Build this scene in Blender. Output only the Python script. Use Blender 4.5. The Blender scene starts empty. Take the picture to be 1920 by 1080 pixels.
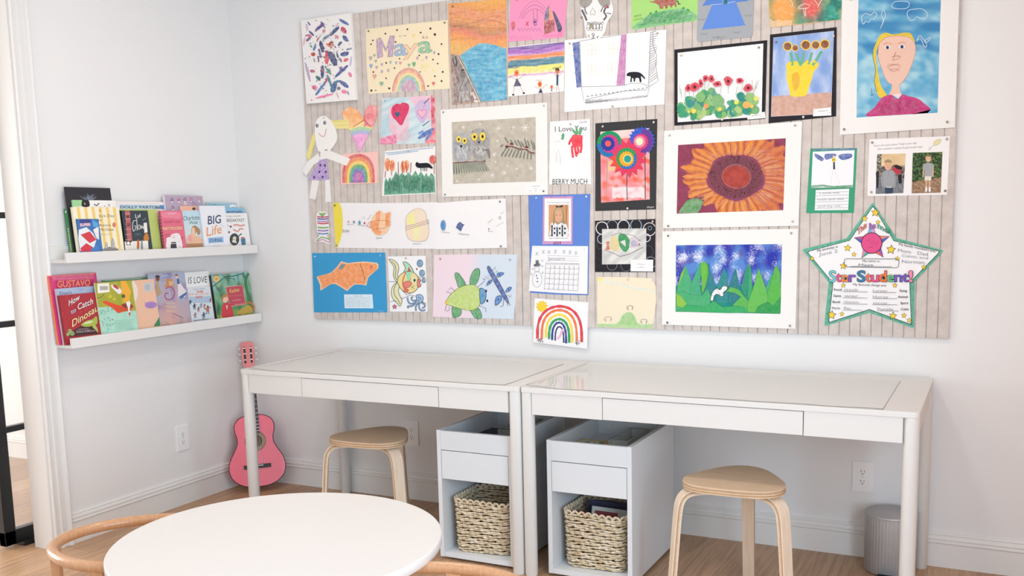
import bpy, bmesh, math, random
from mathutils import Vector, Matrix, noise
random.seed(7)
D=bpy.data; S=bpy.context.scene; COL=S.collection
# ------------------------------------------------------------------ camera
CP=Vector((3.595,-3.8885,1.3522)); YAW,PIT,ROL=.4587,-.1308,-.0208; FPX=1788.528; PPX,PPY=989.06,653.16
_cy,_sy,_cp,_sp,_cr,_sr=math.cos(YAW),math.sin(YAW),math.cos(PIT),math.sin(PIT),math.cos(ROL),math.sin(ROL)
FW=Vector((-_sy*_cp,_cy*_cp,_sp)); _r=Vector((_cy,_sy,0)); _u=_r.cross(FW)
RT=_cr*_r+_sr*_u; UP=-_sr*_r+_cr*_u
cd=D.cameras.new('camera'); cam=D.objects.new('camera',cd); COL.objects.link(cam); S.camera=cam
cam.matrix_world=Matrix(((RT.x,UP.x,-FW.x,CP.x),(RT.y,UP.y,-FW.y,CP.y),(RT.z,UP.z,-FW.z,CP.z),(0,0,0,1)))
cd.sensor_width=36; cd.lens=FPX/1920*36; cd.shift_x=(960-PPX)/1920; cd.shift_y=(PPY-540)/1920; cd.clip_start=.02
# ------------------------------------------------------------------ light
w=D.worlds.new('world'); S.world=w; w.use_nodes=True
bg=w.node_tree.nodes['Background']; bg.inputs[0].default_value=(.80,.90,1,1); bg.inputs[1].default_value=1.0
def area(name,loc,rot,sx,sy,power,col):
    l=D.lights.new(name,'AREA'); l.shape='RECTANGLE'; l.size=sx; l.size_y=sy; l.energy=power; l.color=col
    o=D.objects.new(name,l); COL.objects.link(o); o.location=loc; o.rotation_euler=rot; return o
R90=math.pi/2
# daylight through the openings of the rear wall, the right wall and the next room
area('daylight_rear',(2.2,-5.55,1.95),(R90,0,0),3.0,.9,5,(.88,.94,1))
area('daylight_right',(4.40,-3.35,1.17),(R90,0,R90),2.1,1.75,112,(.66,.845,1))
area('daylight_next_room',(-3.2,-2.6,1.5),(R90,0,-R90),2.2,1.9,120,(1,.99,.97))
# recessed ceiling lamps (warm)
LAMPS=[(1.35,-1.15),(2.55,-1.15),(.9,-3.7),(2.5,-3.9)]
S.view_settings.view_transform='Standard'; S.view_settings.look='None'; S.view_settings.gamma=1; S.view_settings.exposure=0.0
S.view_settings.use_curve_mapping=False
# ------------------------------------------------------------------ colour / material helpers
def lin(c):
    if isinstance(c,str):
        c=c.lstrip('#'); c=tuple(int(c[i:i+2],16)/255 for i in (0,2,4))
    return tuple(x/12.92 if x<=.04045 else ((x+.055)/1.055)**2.4 for x in c[:3])
MT={}
def mat(name,col,rough=.5,spec=.5,metal=0,noise_amt=0,noise_scale=20,stretch=(1,1,1),bump=0,col2=None,trans=0,alpha=1,coat=0,bscale=None,ior=1.45):
    if name in MT: return MT[name]
    m=D.materials.new(name); m.use_nodes=True; nt=m.node_tree; p=nt.nodes['Principled BSDF']
    c=lin(col)+(1,)
    p.inputs['Base Color'].default_value=c; p.inputs['Roughness'].default_value=rough
    p.inputs['Specular IOR Level'].default_value=spec; p.inputs['Metallic'].default_value=metal
    p.inputs['Transmission Weight'].default_value=trans; p.inputs['Alpha'].default_value=alpha
    p.inputs['Coat Weight'].default_value=coat; p.inputs['IOR'].default_value=ior
    if noise_amt or bump:
        tc=nt.nodes.new('ShaderNodeTexCoord'); mp=nt.nodes.new('ShaderNodeMapping'); mp.inputs['Scale'].default_value=stretch
        nz=nt.nodes.new('ShaderNodeTexNoise'); nz.inputs['Scale'].default_value=noise_scale; nz.inputs['Detail'].default_value=6
        nt.links.new(tc.outputs['Object'],mp.inputs[0]); nt.links.new(mp.outputs[0],nz.inputs['Vector'])
        if noise_amt:
            mx=nt.nodes.new('ShaderNodeMix'); mx.data_type='RGBA'
            c2=lin(col2)+(1,) if col2 else tuple(x*(1-noise_amt) for x in c[:3])+(1,)
            mx.inputs[6].default_value=c; mx.inputs[7].default_value=c2
            rp=nt.nodes.new('ShaderNodeMapRange'); rp.inputs[1].default_value=.3; rp.inputs[2].default_value=.7
            nt.links.new(nz.outputs['Fac'],rp.inputs[0]); nt.links.new(rp.outputs[0],mx.inputs[0]); nt.links.new(mx.outputs[2],p.inputs['Base Color'])
        if bump:
            b=nt.nodes.new('ShaderNodeBump'); b.inputs['Strength'].default_value=bump; b.inputs['Distance'].default_value=.002
            src=nz
            if bscale:
                src=nt.nodes.new('ShaderNodeTexNoise'); src.inputs['Scale'].default_value=bscale; src.inputs['Detail'].default_value=4
                nt.links.new(mp.outputs[0],src.inputs['Vector'])
            nt.links.new(src.outputs['Fac'],b.inputs['Height']); nt.links.new(b.outputs[0],p.inputs['Normal'])
    MT[name]=m; return m
def wood(name,c1,c2,stretch,scale=6,rough=.45,bump=.05,coat=0):
    if name in MT: return MT[name]
    m=mat(name,c1,rough=rough,noise_amt=.2,noise_scale=scale,stretch=stretch,bump=bump,col2=c2,coat=coat); return m
# vertex-pigment material: colour from the mesh attribute, alpha channel = how waxy (crayon) the stroke is
def pigment(name,rough,spec,bump=.0):
    m=D.materials.new(name); m.use_nodes=True; nt=m.node_tree; p=nt.nodes['Principled BSDF']
    at=nt.nodes.new('ShaderNodeAttribute'); at.attribute_name='Col'
    tc=nt.nodes.new('ShaderNodeTexCoord'); mp=nt.nodes.new('ShaderNodeMapping')
    mp.inputs['Rotation'].default_value=(.6,.7,.5); mp.inputs['Scale'].default_value=(1,.22,.6)
    nz=nt.nodes.new('ShaderNodeTexNoise'); nz.inputs['Scale'].default_value=420; nz.inputs['Detail'].default_value=3
    n2=nt.nodes.new('ShaderNodeTexNoise'); n2.inputs['Scale'].default_value=55; n2.inputs['Detail'].default_value=3
    ad=nt.nodes.new('ShaderNodeMath'); ad.operation='ADD'
    nt.links.new(tc.outputs['Object'],mp.inputs[0]); nt.links.new(mp.outputs[0],nz.inputs['Vector']); nt.links.new(tc.outputs['Object'],n2.inputs['Vector'])
    nt.links.new(nz.outputs['Fac'],ad.inputs[0]); nt.links.new(n2.outputs['Fac'],ad.inputs[1])
    rp=nt.nodes.new('ShaderNodeMapRange'); rp.inputs[1].default_value=.75; rp.inputs[2].default_value=1.25
    mu=nt.nodes.new('ShaderNodeMath'); mu.operation='MULTIPLY'
    nt.links.new(ad.outputs[0],rp.inputs[0]); nt.links.new(rp.outputs[0],mu.inputs[0]); nt.links.new(at.outputs['Alpha'],mu.inputs[1])
    mx=nt.nodes.new('ShaderNodeMix'); mx.data_type='RGBA'; mx.inputs[7].default_value=(.88,.86,.82,1)
    nt.links.new(mu.outputs[0],mx.inputs[0]); nt.links.new(at.outputs['Color'],mx.inputs[6]); nt.links.new(mx.outputs[2],p.inputs['Base Color'])
    p.inputs['Roughness'].default_value=rough; p.inputs['Specular IOR Level'].default_value=spec
    return m
PAPER=pigment('pigment_on_paper',.75,.25); GLOSS=pigment('printed_cover',.32,.5)
# ------------------------------------------------------------------ mesh builder
class MB:
    def __init__(s): s.v=[]; s.f=[]; s.m=[]; s.c=[]; s.mats=[]; s.sm=[]
    def mi(s,m):
        if m not in s.mats: s.mats.append(m)
        return s.mats.index(m)
    def add(s,vs,fs,m,col=None,smooth=False):
        o=len(s.v); k=s.mi(m); s.v+=[tuple(v) for v in vs]
        for f in fs: s.f.append([i+o for i in f]); s.m.append(k); s.c.append(col); s.sm.append(smooth)
    def box(s,x0,x1,y0,y1,z0,z1,m,bev=0,M=None,col=None):
        bm=bmesh.new(); bmesh.ops.create_cube(bm,size=1)
        for v in bm.verts: v.co=Vector(((x0+x1)/2+v.co.x*(x1-x0),(y0+y1)/2+v.co.y*(y1-y0),(z0+z1)/2+v.co.z*(z1-z0)))
        if bev: bmesh.ops.bevel(bm,geom=bm.edges[:],offset=bev,segments=2,affect='EDGES',profile=.7)
        s.bm(bm,m,M,col)
    def bm(s,bm,m,M=None,col=None,smooth=False):
        bm.verts.index_update(); vs=[(M@v.co if M else v.co.copy()) for v in bm.verts]
        s.add(vs,[[v.index for v in f.verts] for f in bm.faces],m,col,smooth); bm.free()
    def prism(s,pts,d,m,M=None,bev=0,col=None,smooth=False):
        # pts: 2D outline (x,y); extruded 0..d along z, transformed by M
        bm=bmesh.new(); vs=[bm.verts.new((p[0],p[1],0)) for p in pts]; f=bm.faces.new(vs)
        r=bmesh.ops.extrude_face_region(bm,geom=[f]); ex=[g for g in r['geom'] if isinstance(g,bmesh.types.BMVert)]
        for v in ex: v.co.z+=d
        bmesh.ops.recalc_face_normals(bm,faces=bm.faces[:])
        if bev:
            ed=[e for e in bm.edges if len(e.link_faces)==2 and e.calc_face_angle(0)>1.2]
            bmesh.ops.bevel(bm,geom=ed,offset=bev,segments=2,affect='EDGES',profile=.6)
        s.bm(bm,m,M,col,smooth)
    def tube(s,pts,r,m,n=8,closed=False,caps=True,col=None,flat=None,upv=None):
        # r number or list; flat=(a,b): elliptical section half sizes
        P=[Vector(p) for p in pts]; N=len(P); vs=[]; fs=[]; up=None
        for i,p in enumerate(P):
            a=P[(i-1)%N] if (closed or i>0) else p; b=P[(i+1)%N] if (closed or i<N-1) else p
            t=(b-a).normalized()
            if up is None:
                up=Vector(upv) if upv else (Vector((0,0,1)) if abs(t.z)<.9 else Vector((1,0,0)))
            elif upv: up=Vector(upv)
            sd=t.cross(up).normalized(); uu=sd.cross(t).normalized(); up=uu
            rr=r[i] if isinstance(r,(list,tuple)) else r
            for k in range(n):
                an=2*math.pi*k/n
                if flat: q=p+sd*math.cos(an)*flat[0]+uu*math.sin(an)*flat[1]
                else: q=p+sd*math.cos(an)*rr+uu*math.sin(an)*rr
                vs.append(q)
        L=N if closed else N-1
        for i in range(L):
            for k in range(n):
                a=i*n+k; b=i*n+(k+1)%n; c=((i+1)%N)*n+(k+1)%n; d=((i+1)%N)*n+k; fs.append([a,b,c,d])
        s.add(vs,fs,m,col,True)
        if caps and not closed:
            s.add(vs[:n],[list(range(n))[::-1]],m,col); s.add(vs[-n:],[list(range(n))],m,col)
    def ribbon(s,pts,wv,w,t,m,col=None):
        # rectangular section bent strip: path pts, width axis wv, width w, thickness t
        P=[Vector(p) for p in pts]; wv=Vector(wv).normalized(); vs=[]; fs=[]; N=len(P)
        ww=w if isinstance(w,(list,tuple)) else [w]*N
        for i,p in enumerate(P):
            a=P[max(i-1,0)]; b=P[min(i+1,N-1)]; tt=(b-a).normalized(); n=tt.cross(wv).normalized()
            for sx,sn in ((-1,-1),(1,-1),(1,1),(-1,1)): vs.append(p+wv*sx*ww[i]/2+n*sn*t/2)
        for i in range(N-1):
            for k in range(4): fs.append([i*4+k,i*4+(k+1)%4,(i+1)*4+(k+1)%4,(i+1)*4+k])
        fs.append([3,2,1,0]); fs.append([(N-1)*4+k for k in range(4)])
        s.add(vs,fs,m,col)
    def lathe(s,prof,m,cx=0,cy=0,n=48,col=None,sx=1,sy=1,rot=0,smooth=True,rib=None):
        vs=[];fs=[]
        for (r,z) in prof:
            for k in range(n):
                a=2*math.pi*k/n; rr=r*(rib(k) if rib else 1); x=rr*math.cos(a)*sx; y=rr*math.sin(a)*sy
                vs.append((cx+x*math.cos(rot)-y*math.sin(rot),cy+x*math.sin(rot)+y*math.cos(rot),z))
        for i in range(len(prof)-1):
            for k in range(n): fs.append([i*n+k,i*n+(k+1)%n,(i+1)*n+(k+1)%n,(i+1)*n+k])
        s.add(vs,fs,m,col,smooth)
        s.add(vs[:n],[list(range(n))[::-1]],m,col); s.add(vs[-n:],[list(range(n))],m,col)
    def build(s,name,parent=None,origin=None,bevel=0):
        me=D.meshes.new(name); org=Vector(origin) if origin else Vector((0,0,0))
        if parent is not None and origin is None: org=parent.matrix_world.translation.copy() if False else PO.get(parent.name,Vector((0,0,0)))
        me.from_pydata([Vector(v)-org for v in s.v],[],s.f)
        for m in s.mats: me.materials.append(m)
        me.polygons.foreach_set('material_index',s.m); me.polygons.foreach_set('use_smooth',s.sm)
        if any(c is not None for c in s.c):
            at=me.color_attributes.new('Col','FLOAT_COLOR','CORNER'); buf=[]
            for f,c in zip(s.f,s.c):
                if c is None: c=(.8,.8,.8,0)
                if isinstance(c[0],(tuple,list)):
                    for k in c: buf+=list(k)
                else: buf+=list(c)*len(f)
            at.data.foreach_set('color',buf)
        me.validate(); me.update()
        ob=D.objects.new(name,me); COL.objects.link(ob)
        PO[ob.name]=org
        if parent is None: ob.location=org
        else: ob.parent=parent
        return ob
PO={}
def thing(name,loc,label,cat,group=None):
    o=D.objects.new(name,None); COL.objects.link(o); o.location=loc; o.empty_display_size=.05
    o['label']=label; o['category']=cat
    if group: o['group']=group
    PO[o.name]=Vector(loc); return o
def tag(o,label,cat,group=None):
    o['label']=label; o['category']=cat
    if group: o['group']=group
    return o
def struct(o): o['kind']='structure'; return o
def dup(root,label,loc,rotz=0,group=None):
    r=root.copy(); COL.objects.link(r); r.location=loc; r.rotation_euler=(0,0,rotz); r['label']=label
    if group: r['group']=group
    for ch in list(root.children):
        c=ch.copy(); COL.objects.link(c); c.parent=r
        for g in list(ch.children):
            d=g.copy(); COL.objects.link(d); d.parent=c
    return r
def frame(o,x,y,z):   # matrix from origin + axes
    x,y,z=Vector(x),Vector(y),Vector(z); return Matrix(((x.x,y.x,z.x,o[0]),(x.y,y.y,z.y,o[1]),(x.z,y.z,z.z,o[2]),(0,0,0,1)))
def spline(pts,n=8,closed=False):
    P=[tuple(p) for p in pts]; N=len(P); out=[]
    for i in range(N if closed else N-1):
        g=lambda k:P[k%N] if closed else P[min(max(k,0),N-1)]
        a,b,c,d=g(i-1),g(i),g(i+1),g(i+2)
        for j in range(n):
            t=j/n; out.append(tuple(.5*((2*b[k])+(-a[k]+c[k])*t+(2*a[k]-5*b[k]+4*c[k]-d[k])*t*t+(-a[k]+3*b[k]-3*c[k]+d[k])*t**3) for k in range(len(b))))
    if not closed: out.append(P[-1])
    return out
# ------------------------------------------------------------------ materials
WALL=mat('wall_paint','#ececec',rough=.6,spec=.3,bump=.06,noise_scale=180)
TRIM=mat('trim_paint','#e9e8e6',rough=.35,spec=.45,bump=.02,noise_scale=30)
CEIL=mat('ceiling_paint','#f2f1ef',rough=.8,spec=.2,bump=.03,noise_scale=120)
DESK=mat('white_laminate','#dfddda',rough=.42,spec=.5,bump=.015,noise_scale=300)
UNIT=mat('white_melamine','#d9dcdf',rough=.42,spec=.5,bump=.015,noise_scale=300)
GAP=mat('shadow_gap','#5a5856',rough=.9,bump=.1,noise_scale=80)
BLACK=mat('black_steel','#17191c',rough=.35,spec=.5,noise_amt=.2,noise_scale=40)
PLATE=mat('outlet_plastic','#f4f4f4',rough=.35,spec=.5,bump=.01,noise_scale=50)
SLOT=mat('slot_dark','#141414',rough=.8,bump=.05,noise_scale=90)
CHROME=mat('bright_metal','#d8d5d0',rough=.22,metal=1,noise_amt=.06,noise_scale=60)
BIRCH=wood('birch_veneer','#d9c0a4','#cdb194',(3,30,30),5,.5)
PLY=wood('birch_ply_edge','#e3cfb6','#c9ab88',(2,2,60),7,.55)
ASH=wood('steamed_wood','#cf9f78','#c08c63',(20,20,3),6,.3,.03,coat=.3)
def floor_mat():
    m=D.materials.new('oak_planks'); m.use_nodes=True; nt=m.node_tree; p=nt.nodes['Principled BSDF']; L=nt.links.new; N=nt.nodes.new
    tc=N('ShaderNodeTexCoord'); mp=N('ShaderNodeMapping'); mp.inputs['Rotation'].default_value=(0,0,R90)
    br=N('ShaderNodeTexBrick'); br.inputs['Scale'].default_value=1; br.inputs['Brick Width'].default_value=1.9; br.inputs['Row Height'].default_value=.17
    br.inputs['Mortar Size'].default_value=.0008; br.inputs['Mortar Smooth'].default_value=.1; br.offset=.37; br.inputs['Bias'].default_value=0
    br.inputs['Color1'].default_value=lin('#cfa884')+(1,); br.inputs['Color2'].default_value=lin('#b28b6a')+(1,); br.inputs['Mortar'].default_value=lin('#8a6a50')+(1,)
    L(tc.outputs['Object'],mp.inputs[0]); L(mp.outputs[0],br.inputs['Vector'])
    m2=N('ShaderNodeMapping'); m2.inputs['Scale'].default_value=(22,1.3,1); nz=N('ShaderNodeTexNoise'); nz.inputs['Scale'].default_value=3; nz.inputs['Detail'].default_value=8; nz.inputs['Distortion'].default_value=.5
    L(tc.outputs['Object'],m2.inputs[0]); L(m2.outputs[0],nz.inputs['Vector'])
    n3=N('ShaderNodeTexNoise'); n3.inputs['Scale'].default_value=6
    L(tc.outputs['Object'],n3.inputs['Vector'])
    mx=N('ShaderNodeMix'); mx.data_type='RGBA'; mx.blend_type='MULTIPLY'
    rp=N('ShaderNodeMapRange'); rp.inputs[1].default_value=.35; rp.inputs[2].default_value=.7; rp.inputs[4].default_value=.55
    L(nz.outputs['Fac'],rp.inputs[0]); L(rp.outputs[0],mx.inputs[0]); mx.inputs[7].default_value=lin('#a8968a')+(1,)
    L(br.outputs['Color'],mx.inputs[6]); L(mx.outputs[2],p.inputs['Base Color'])
    p.inputs['Roughness'].default_value=.38
    b=N('ShaderNodeBump'); b.inputs['Strength'].default_value=.12; b.inputs['Distance'].default_value=.002; L(nz.outputs['Fac'],b.inputs['Height']); L(b.outputs[0],p.inputs['Normal'])
    return m
OAK=floor_mat()
# ------------------------------------------------------------------ room shell
RX,RY,H=4.45,-5.6,2.75
DY=-1.247     # end of the left wall: edge of the opening into the next room
DEND=-2.75    # far side of the opening
b=MB(); b.box(-3.6,RX+.15,RY-.15,.15,-.1,0,OAK); struct(b.build('floor'))
b=MB(); b.box(-3.6,RX+.15,RY-.15,.15,H,H+.1,CEIL); struct(b.build('ceiling'))
b=MB(); b.box(-.11,RX+.15,0,.12,0,H,WALL); struct(b.build('wall_back'))
b=MB(); b.box(-3.6,-.11,-.166,-.05,0,H,WALL); struct(b.build('wall_next_room_back'))
b=MB(); b.box(-.11,0,DY,0,0,H,WALL); b.box(-.11,0,RY,DEND,0,H,WALL); b.box(-.11,0,DEND,DY,2.45,H,WALL); struct(b.build('wall_left'))
b=MB()   # rear wall with a wide window opening
wx0,wx1,wz0,wz1=.7,3.7,1.45,2.45
b.box(-3.6,wx0,RY-.12,RY,0,H,WALL); b.box(wx1,RX+.15,RY-.12,RY,0,H,WALL); b.box(wx0,wx1,RY-.12,RY,0,wz0,WALL); b.box(wx0,wx1,RY-.12,RY,wz1,H,WALL); struct(b.build('wall_rear'))
WARM=mat('warm_bounce_paint','#d99e74',rough=.7,spec=.2,bump=.05,noise_scale=150)  # invented colour for the unseen right wall, added to bounce warmth onto the back wall
b=MB(); ry0,ry1=-4.4,-2.3
b.box(RX,RX+.12,RY,ry0,0,H,WARM); b.box(RX,RX+.12,ry1,.12,0,H,WARM); b.box(RX,RX+.12,ry0,ry1,0,.25,WARM); b.box(RX,RX+.12,ry0,ry1,2.1,H,WARM); struct(b.build('wall_right'))
b=MB(); b.box(-3.6,-3.48,RY,-3.75,0,H,WALL); b.box(-3.6,-3.48,-1.45,-.05,0,H,WALL); b.box(-3.6,-3.48,-3.75,-1.45,0,.5,WALL); b.box(-3.6,-3.48,-3.75,-1.45,2.5,H,WALL); struct(b.build('wall_next_room_left'))
def window(n,M,w,h,nx,nz):
    b=MB()
    t=.05
    for (x0,x1,z0,z1) in ((0,w,0,t),(0,w,h-t,h),(0,t,0,h),(w-t,w,0,h)): b.box(x0,x1,-.05,.05,z0,z1,TRIM,.004,M)
    for i in range(1,nx): b.box(w*i/nx-.018,w*i/nx+.018,-.02,.02,t,h-t,TRIM,0,M)
    for i in range(1,nz): b.box(t,w-t,-.02,.02,h*i/nz-.012,h*i/nz+.012,TRIM,0,M)
    return struct(b.build('window_%d'%n))
window(1,Matrix.Translation((wx0,RY-.06,wz0)),wx1-wx0,wz1-wz0,3,2)
window(2,frame((RX+.06,ry0,.25),(0,1,0),(-1,0,0),(0,0,1)),ry1-ry0,1.85,2,2)
window(3,frame((-3.54,-3.75,.5),(0,1,0),(-1,0,0),(0,0,1)),2.3,2.0,2,2)
# baseboards: stepped profile with two fine beads
def baseboard(name,p0,p1,nrm):
    prof=[(0,0),(.014,0),(.014,.092),(.018,.096),(.018,.101),(.013,.105),(.016,.112),(.014,.120),(.009,.124),(.011,.129),(.007,.135),(0,.135)]
    p0,p1,n=Vector(p0),Vector(p1),Vector(nrm); vs=[];k=len(prof)
    for p in (p0,p1):
        for a,z in prof: vs.append(p+n*a+Vector((0,0,z)))
    fs=[[i,(i+1)%k,k+(i+1)%k,k+i] for i in range(k)]+[list(range(k)),list(range(k,2*k))[::-1]]
    b=MB(); b.add(vs,fs,TRIM); return struct(b.build(name))
baseboard('baseboard_back',(0,0,0),(RX,0,0),(0,-1,0))
baseboard('baseboard_left',(0,-1.155,0),(0,0,0),(1,0,0))
baseboard('baseboard_next_room',(-3.48,-.166,0),(-.125,-.166,0),(0,-1,0))
baseboard('baseboard_right',(RX,RY,0),(RX,0,0),(-1,0,0))
baseboard('baseboard_rear',(0,RY,0),(RX,RY,0),(0,1,0))
# casing of the opening: fluted flat profile
def casing(name,y0,sgn,side=1):
    prof=[(0,0),(0,.020),(.006,.022),(.012,.016),(.030,.014),(.034,.019),(.040,.019),(.044,.014),(.066,.013),(.070,.020),(.078,.024),(.086,.022),(.090,.012),(.090,0)]
    vs=[];k=len(prof); x0=0 if side>0 else -.125
    for z in (0,2.45):
        for a,x in prof: vs.append((x0+side*x,y0+sgn*a,z))
    fs=[[i,(i+1)%k,k+(i+1)%k,k+i] for i in range(k)]+[list(range(k)),list(range(k,2*k))]
    b=MB(); b.add(vs,fs,TRIM)
    return b
b=casing('c',DY,1); o=struct(b.build('trim_1'))
b=casing('c',DEND,-1); struct(b.build('trim_2'))
b=MB(); b.box(-.112,.002,DY-.006,DY,0,2.45,TRIM); struct(b.build('trim_3'))
# black steel and glass sliding door on the far side of the opening
GLASS=mat('door_glass','#f4f8f8',rough=.0,spec=.5,alpha=.12,bump=.003,noise_scale=5)
b=MB(); DX0,DX1=-.235,-.195; y0,y1=-1.330,-.30
for (a,c,z0,z1) in ((y0,y0+.052,.012,2.5),(y1-.062,y1,.012,2.5),(y0,y1,.012,.075),(y0,y1,2.43,2.5)): b.box(DX0,DX1,a,c,z0,z1,BLACK,.003)
for z in (.515,.968,1.43,1.9): b.box(DX0+.005,DX1-.005,y0+.045,y1-.05,z-.013,z+.013,BLACK,.002)
door=struct(b.build('door_1',origin=(-.215,-.8,0)))
PO[door.name]=Vector((-.215,-.8,0))
b=MB(); b.box(-.218,-.212,y0+.055,y1-.055,.07,2.44,GLASS); b.build('glass_pane',door)
b=MB(); b.box(-.245,-.165,-1.262,-1.215,0,.022,BLACK,.004); struct(b.build('trim_4'))
# recessed ceiling lamps
EM=D.materials.new('lamp_diffuser'); EM.use_nodes=True; _p=EM.node_tree.nodes['Principled BSDF']; _p.inputs['Emission Color'].default_value=(1,.85,.68,1); _p.inputs['Emission Strength'].default_value=6
b=MB(); b.lathe([(.085,0),(.085,-.006),(.07,-.008),(.065,-.002)],TRIM,n=32); 
for i,(x,y) in enumerate(LAMPS):
    t=thing('ceiling_lamp',(x,y,H-.001),'round recessed white ceiling lamp '+['nearest the bookshelf corner','over the right hand desk','over the open floor near the doorway','above the photographer'][i],'lamp')
    c=MB(); c.lathe([(.085,H-.001),(.085,H-.007),(.07,H-.009),(.066,H-.004)],TRIM,x,y,32); c.build('rim',t)
    c=MB(); c.lathe([(.064,H-.002),(.064,H-.005)],EM,x,y,32); c.build('diffuser',t)
    l=D.lights.new('lamp_light','AREA'); l.shape='DISK'; l.size=.25; l.energy=6.5 if y<-2 else 7.6; l.color=(1,.89,.77)
    lo=D.objects.new('lamp_light',l); COL.objects.link(lo); lo.location=(0,0,-.02); lo.parent=t
# ------------------------------------------------------------------ desks
def rrect(x0,x1,y0,y1,r,n=6):
    out=[]
    for cx,cy,a0 in ((x1-r,y1-r,0),(x0+r,y1-r,90),(x0+r,y0+r,180),(x1-r,y0+r,270)):
        for i in range(n+1):
            a=math.radians(a0+90*i/n); out.append((cx+r*math.cos(a),cy+r*math.sin(a)))
    return out
MAT=mat('clear_vinyl','#fffdfb',rough=.05,spec=.75,alpha=.4,bump=.02,noise_scale=14)
YF,YB=-.733,-.022
def desk(x0,x1,label):
    t=thing('desk',((x0+x1)/2,YF,0),label,'desk','white desks along the wall')
    b=MB(); b.prism(rrect(x0,x1,YF,YB,.018),.0195,DESK,Matrix.Translation((0,0,.7205)),.002); b.build('desktop',t)
    r=.0245
    for lx in (x0+r,x1-r):
        for ly in (YF+r,YB-r):
            b=MB(); b.lathe([(r-.003,.0),(r,.004),(r,.7205)],DESK,lx,ly,32); b.build('leg',t)
    a0,a1=x0+2*r,x1-2*r; d0=x0+(.341 if x0<1 else .333); d1=x1-.355
    for q in ((a0,d0-.0015,YF+.004,YF+.022),(d1+.0015,a1,YF+.004,YF+.022),(a0,a1,YB-.03,YB-.012)):
        b=MB(); b.box(*q,.638,.7203,DESK,.0012); b.build('apron',t)
    for xa in (x0+.012,x1-.03):
        b=MB(); b.box(xa,xa+.018,YF+2*r,YB-2*r,.638,.7203,DESK); b.build('side_rail',t)
    b=MB(); b.box(d0+.0015,d1-.0015,YF+.003,YF+.021,.639,.7185,DESK,.0012); b.box(d0+.01,d1-.01,YF+.02,YF+.4,.65,.655,DESK); 
    b.box(d0+.01,d0+.022,YF+.02,YF+.4,.655,.71,DESK); b.box(d1-.022,d1-.01,YF+.02,YF+.4,.655,.71,DESK); b.build('drawer',t)
    return t
desk(.620,1.9945,'long white desk nearest the pink guitar, round legs and a shallow drawer')
desk(1.9985,3.396,'long white desk on the right, standing over the grey bin')
def deskmat(pts,label,curl):
    # thin clear sheet with slightly lifting, wavy edges
    n,mm=46,20; vs=[];fs=[]
    A,B,C_,D_=[Vector(p) for p in pts]   # front-left, front-right, back-right, back-left
    for j in range(mm+1):
        for i in range(n+1):
            s,t=i/n,j/mm; p=(A*(1-s)+B*s)*(1-t)+(D_*(1-s)+C_*s)*t
            e=max(0,1-t*9); z=.7408+.0022*e*abs(math.sin(s*17+curl))+.007*max(0,1-s*14)*max(0,1-t*6)*curl
            z+=.0005*math.sin(s*40+t*7)*max(0,1-t*3)
            vs.append((p.x,p.y,z))
    for j in range(mm):
        for i in range(n): a=j*(n+1)+i; fs.append([a,a+1,a+n+2,a+n+1])
    b=MB(); b.add(vs,fs,MAT,smooth=True); 
    # visible cut edge of the sheet
    rim=[vs[i] for i in range(n+1)]+[vs[j*(n+1)+n] for j in range(1,mm+1)]
    b.tube([(x,y,z) for x,y,z in rim],.0009,mat('vinyl_edge','#8f8a86',rough=.3,bump=.02,noise_scale=20),n=4)
    left=[vs[j*(n+1)] for j in range(mm+1)]; b.tube(left,.0006,MT['vinyl_edge'],n=4)
    o=b.build('desk_mat',origin=(A.x,A.y,.7405)); tag(o,label,'desk mat','clear sheets on the desks'); return o
deskmat([(.668,-.722,0),(1.926,-.722,0),(1.920,-.142,0),(.672,-.060,0)],'clear plastic sheet covering the top of the desk near the guitar',.9)
deskmat([(2.022,-.722,0),(3.285,-.722,0),(3.287,-.135,0),(2.012,-.100,0)],'clear plastic sheet on the right hand desk, rainbow reflected in its corner',1.0)
# ------------------------------------------------------------------ drawer units
def unit(x0,label):
    w=.341; x1=x0+w; y0,y1=-.69,-.19; z1=.537; t=.018
    r=thing('drawer_unit',(x0+w/2,y0,0),label,'drawer unit','white drawer units under the desks')
    for xa in (x0,x1-t):
        b=MB(); b.box(xa,xa+t,y0,y1,.012,z1,UNIT,.0012); b.build('side_panel',r)
    b=MB(); b.box(x0+t,x1-t,y1-.012,y1,.03,z1-.006,UNIT); bp=b.build('back_panel',r)
    b=MB(); b.box(x0+t,x1-t,y0+.002,y1-.012,.012,.032,UNIT,.001); b.build('bottom_shelf',r)
    b=MB(); b.box(x0+t,x1-t,y0+.001,y0+.018,.4575,z1-.002,UNIT,.0012); b.box(x0+t,x1-t,y0+.018,y1-.012,.452,.462,UNIT); b.build('open_tray',r)
    b=MB(); b.box(x0+t+.002,x1-t-.002,y0+.0,y0+.018,.339,.4545,UNIT,.0012); b.box(x0+t+.006,x1-t-.006,y0+.018,y1-.03,.345,.350,UNIT)
    b.box(x0+t+.006,x0+t+.016,y0+.018,y1-.03,.35,.44,UNIT); b.box(x1-t-.016,x1-t-.006,y0+.018,y1-.03,.35,.44,UNIT); b.build('drawer',r)
    for cx in (x0+.035,x1-.035):
        for cy in (y0+.05,y1-.05):
            b=MB(); b.lathe([(.012,0),(.014,.002),(.014,.012)],SLOT,cx,cy,16); b.build('foot',r)
    b=MB()
    for (u,v) in ((x0+.08,.50),):
        M=frame((u,y1-.0121,v),(1,0,0),(0,0,1),(0,-1,0)); b.prism([(.004*math.cos(a*.785),.004*math.sin(a*.785)) for a in range(8)],.0008,mat('cam_cover','#c9c7c4',rough=.5,bump=.02,noise_scale=30),M)
    b.build('screw_cover',bp)
    return r
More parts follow.
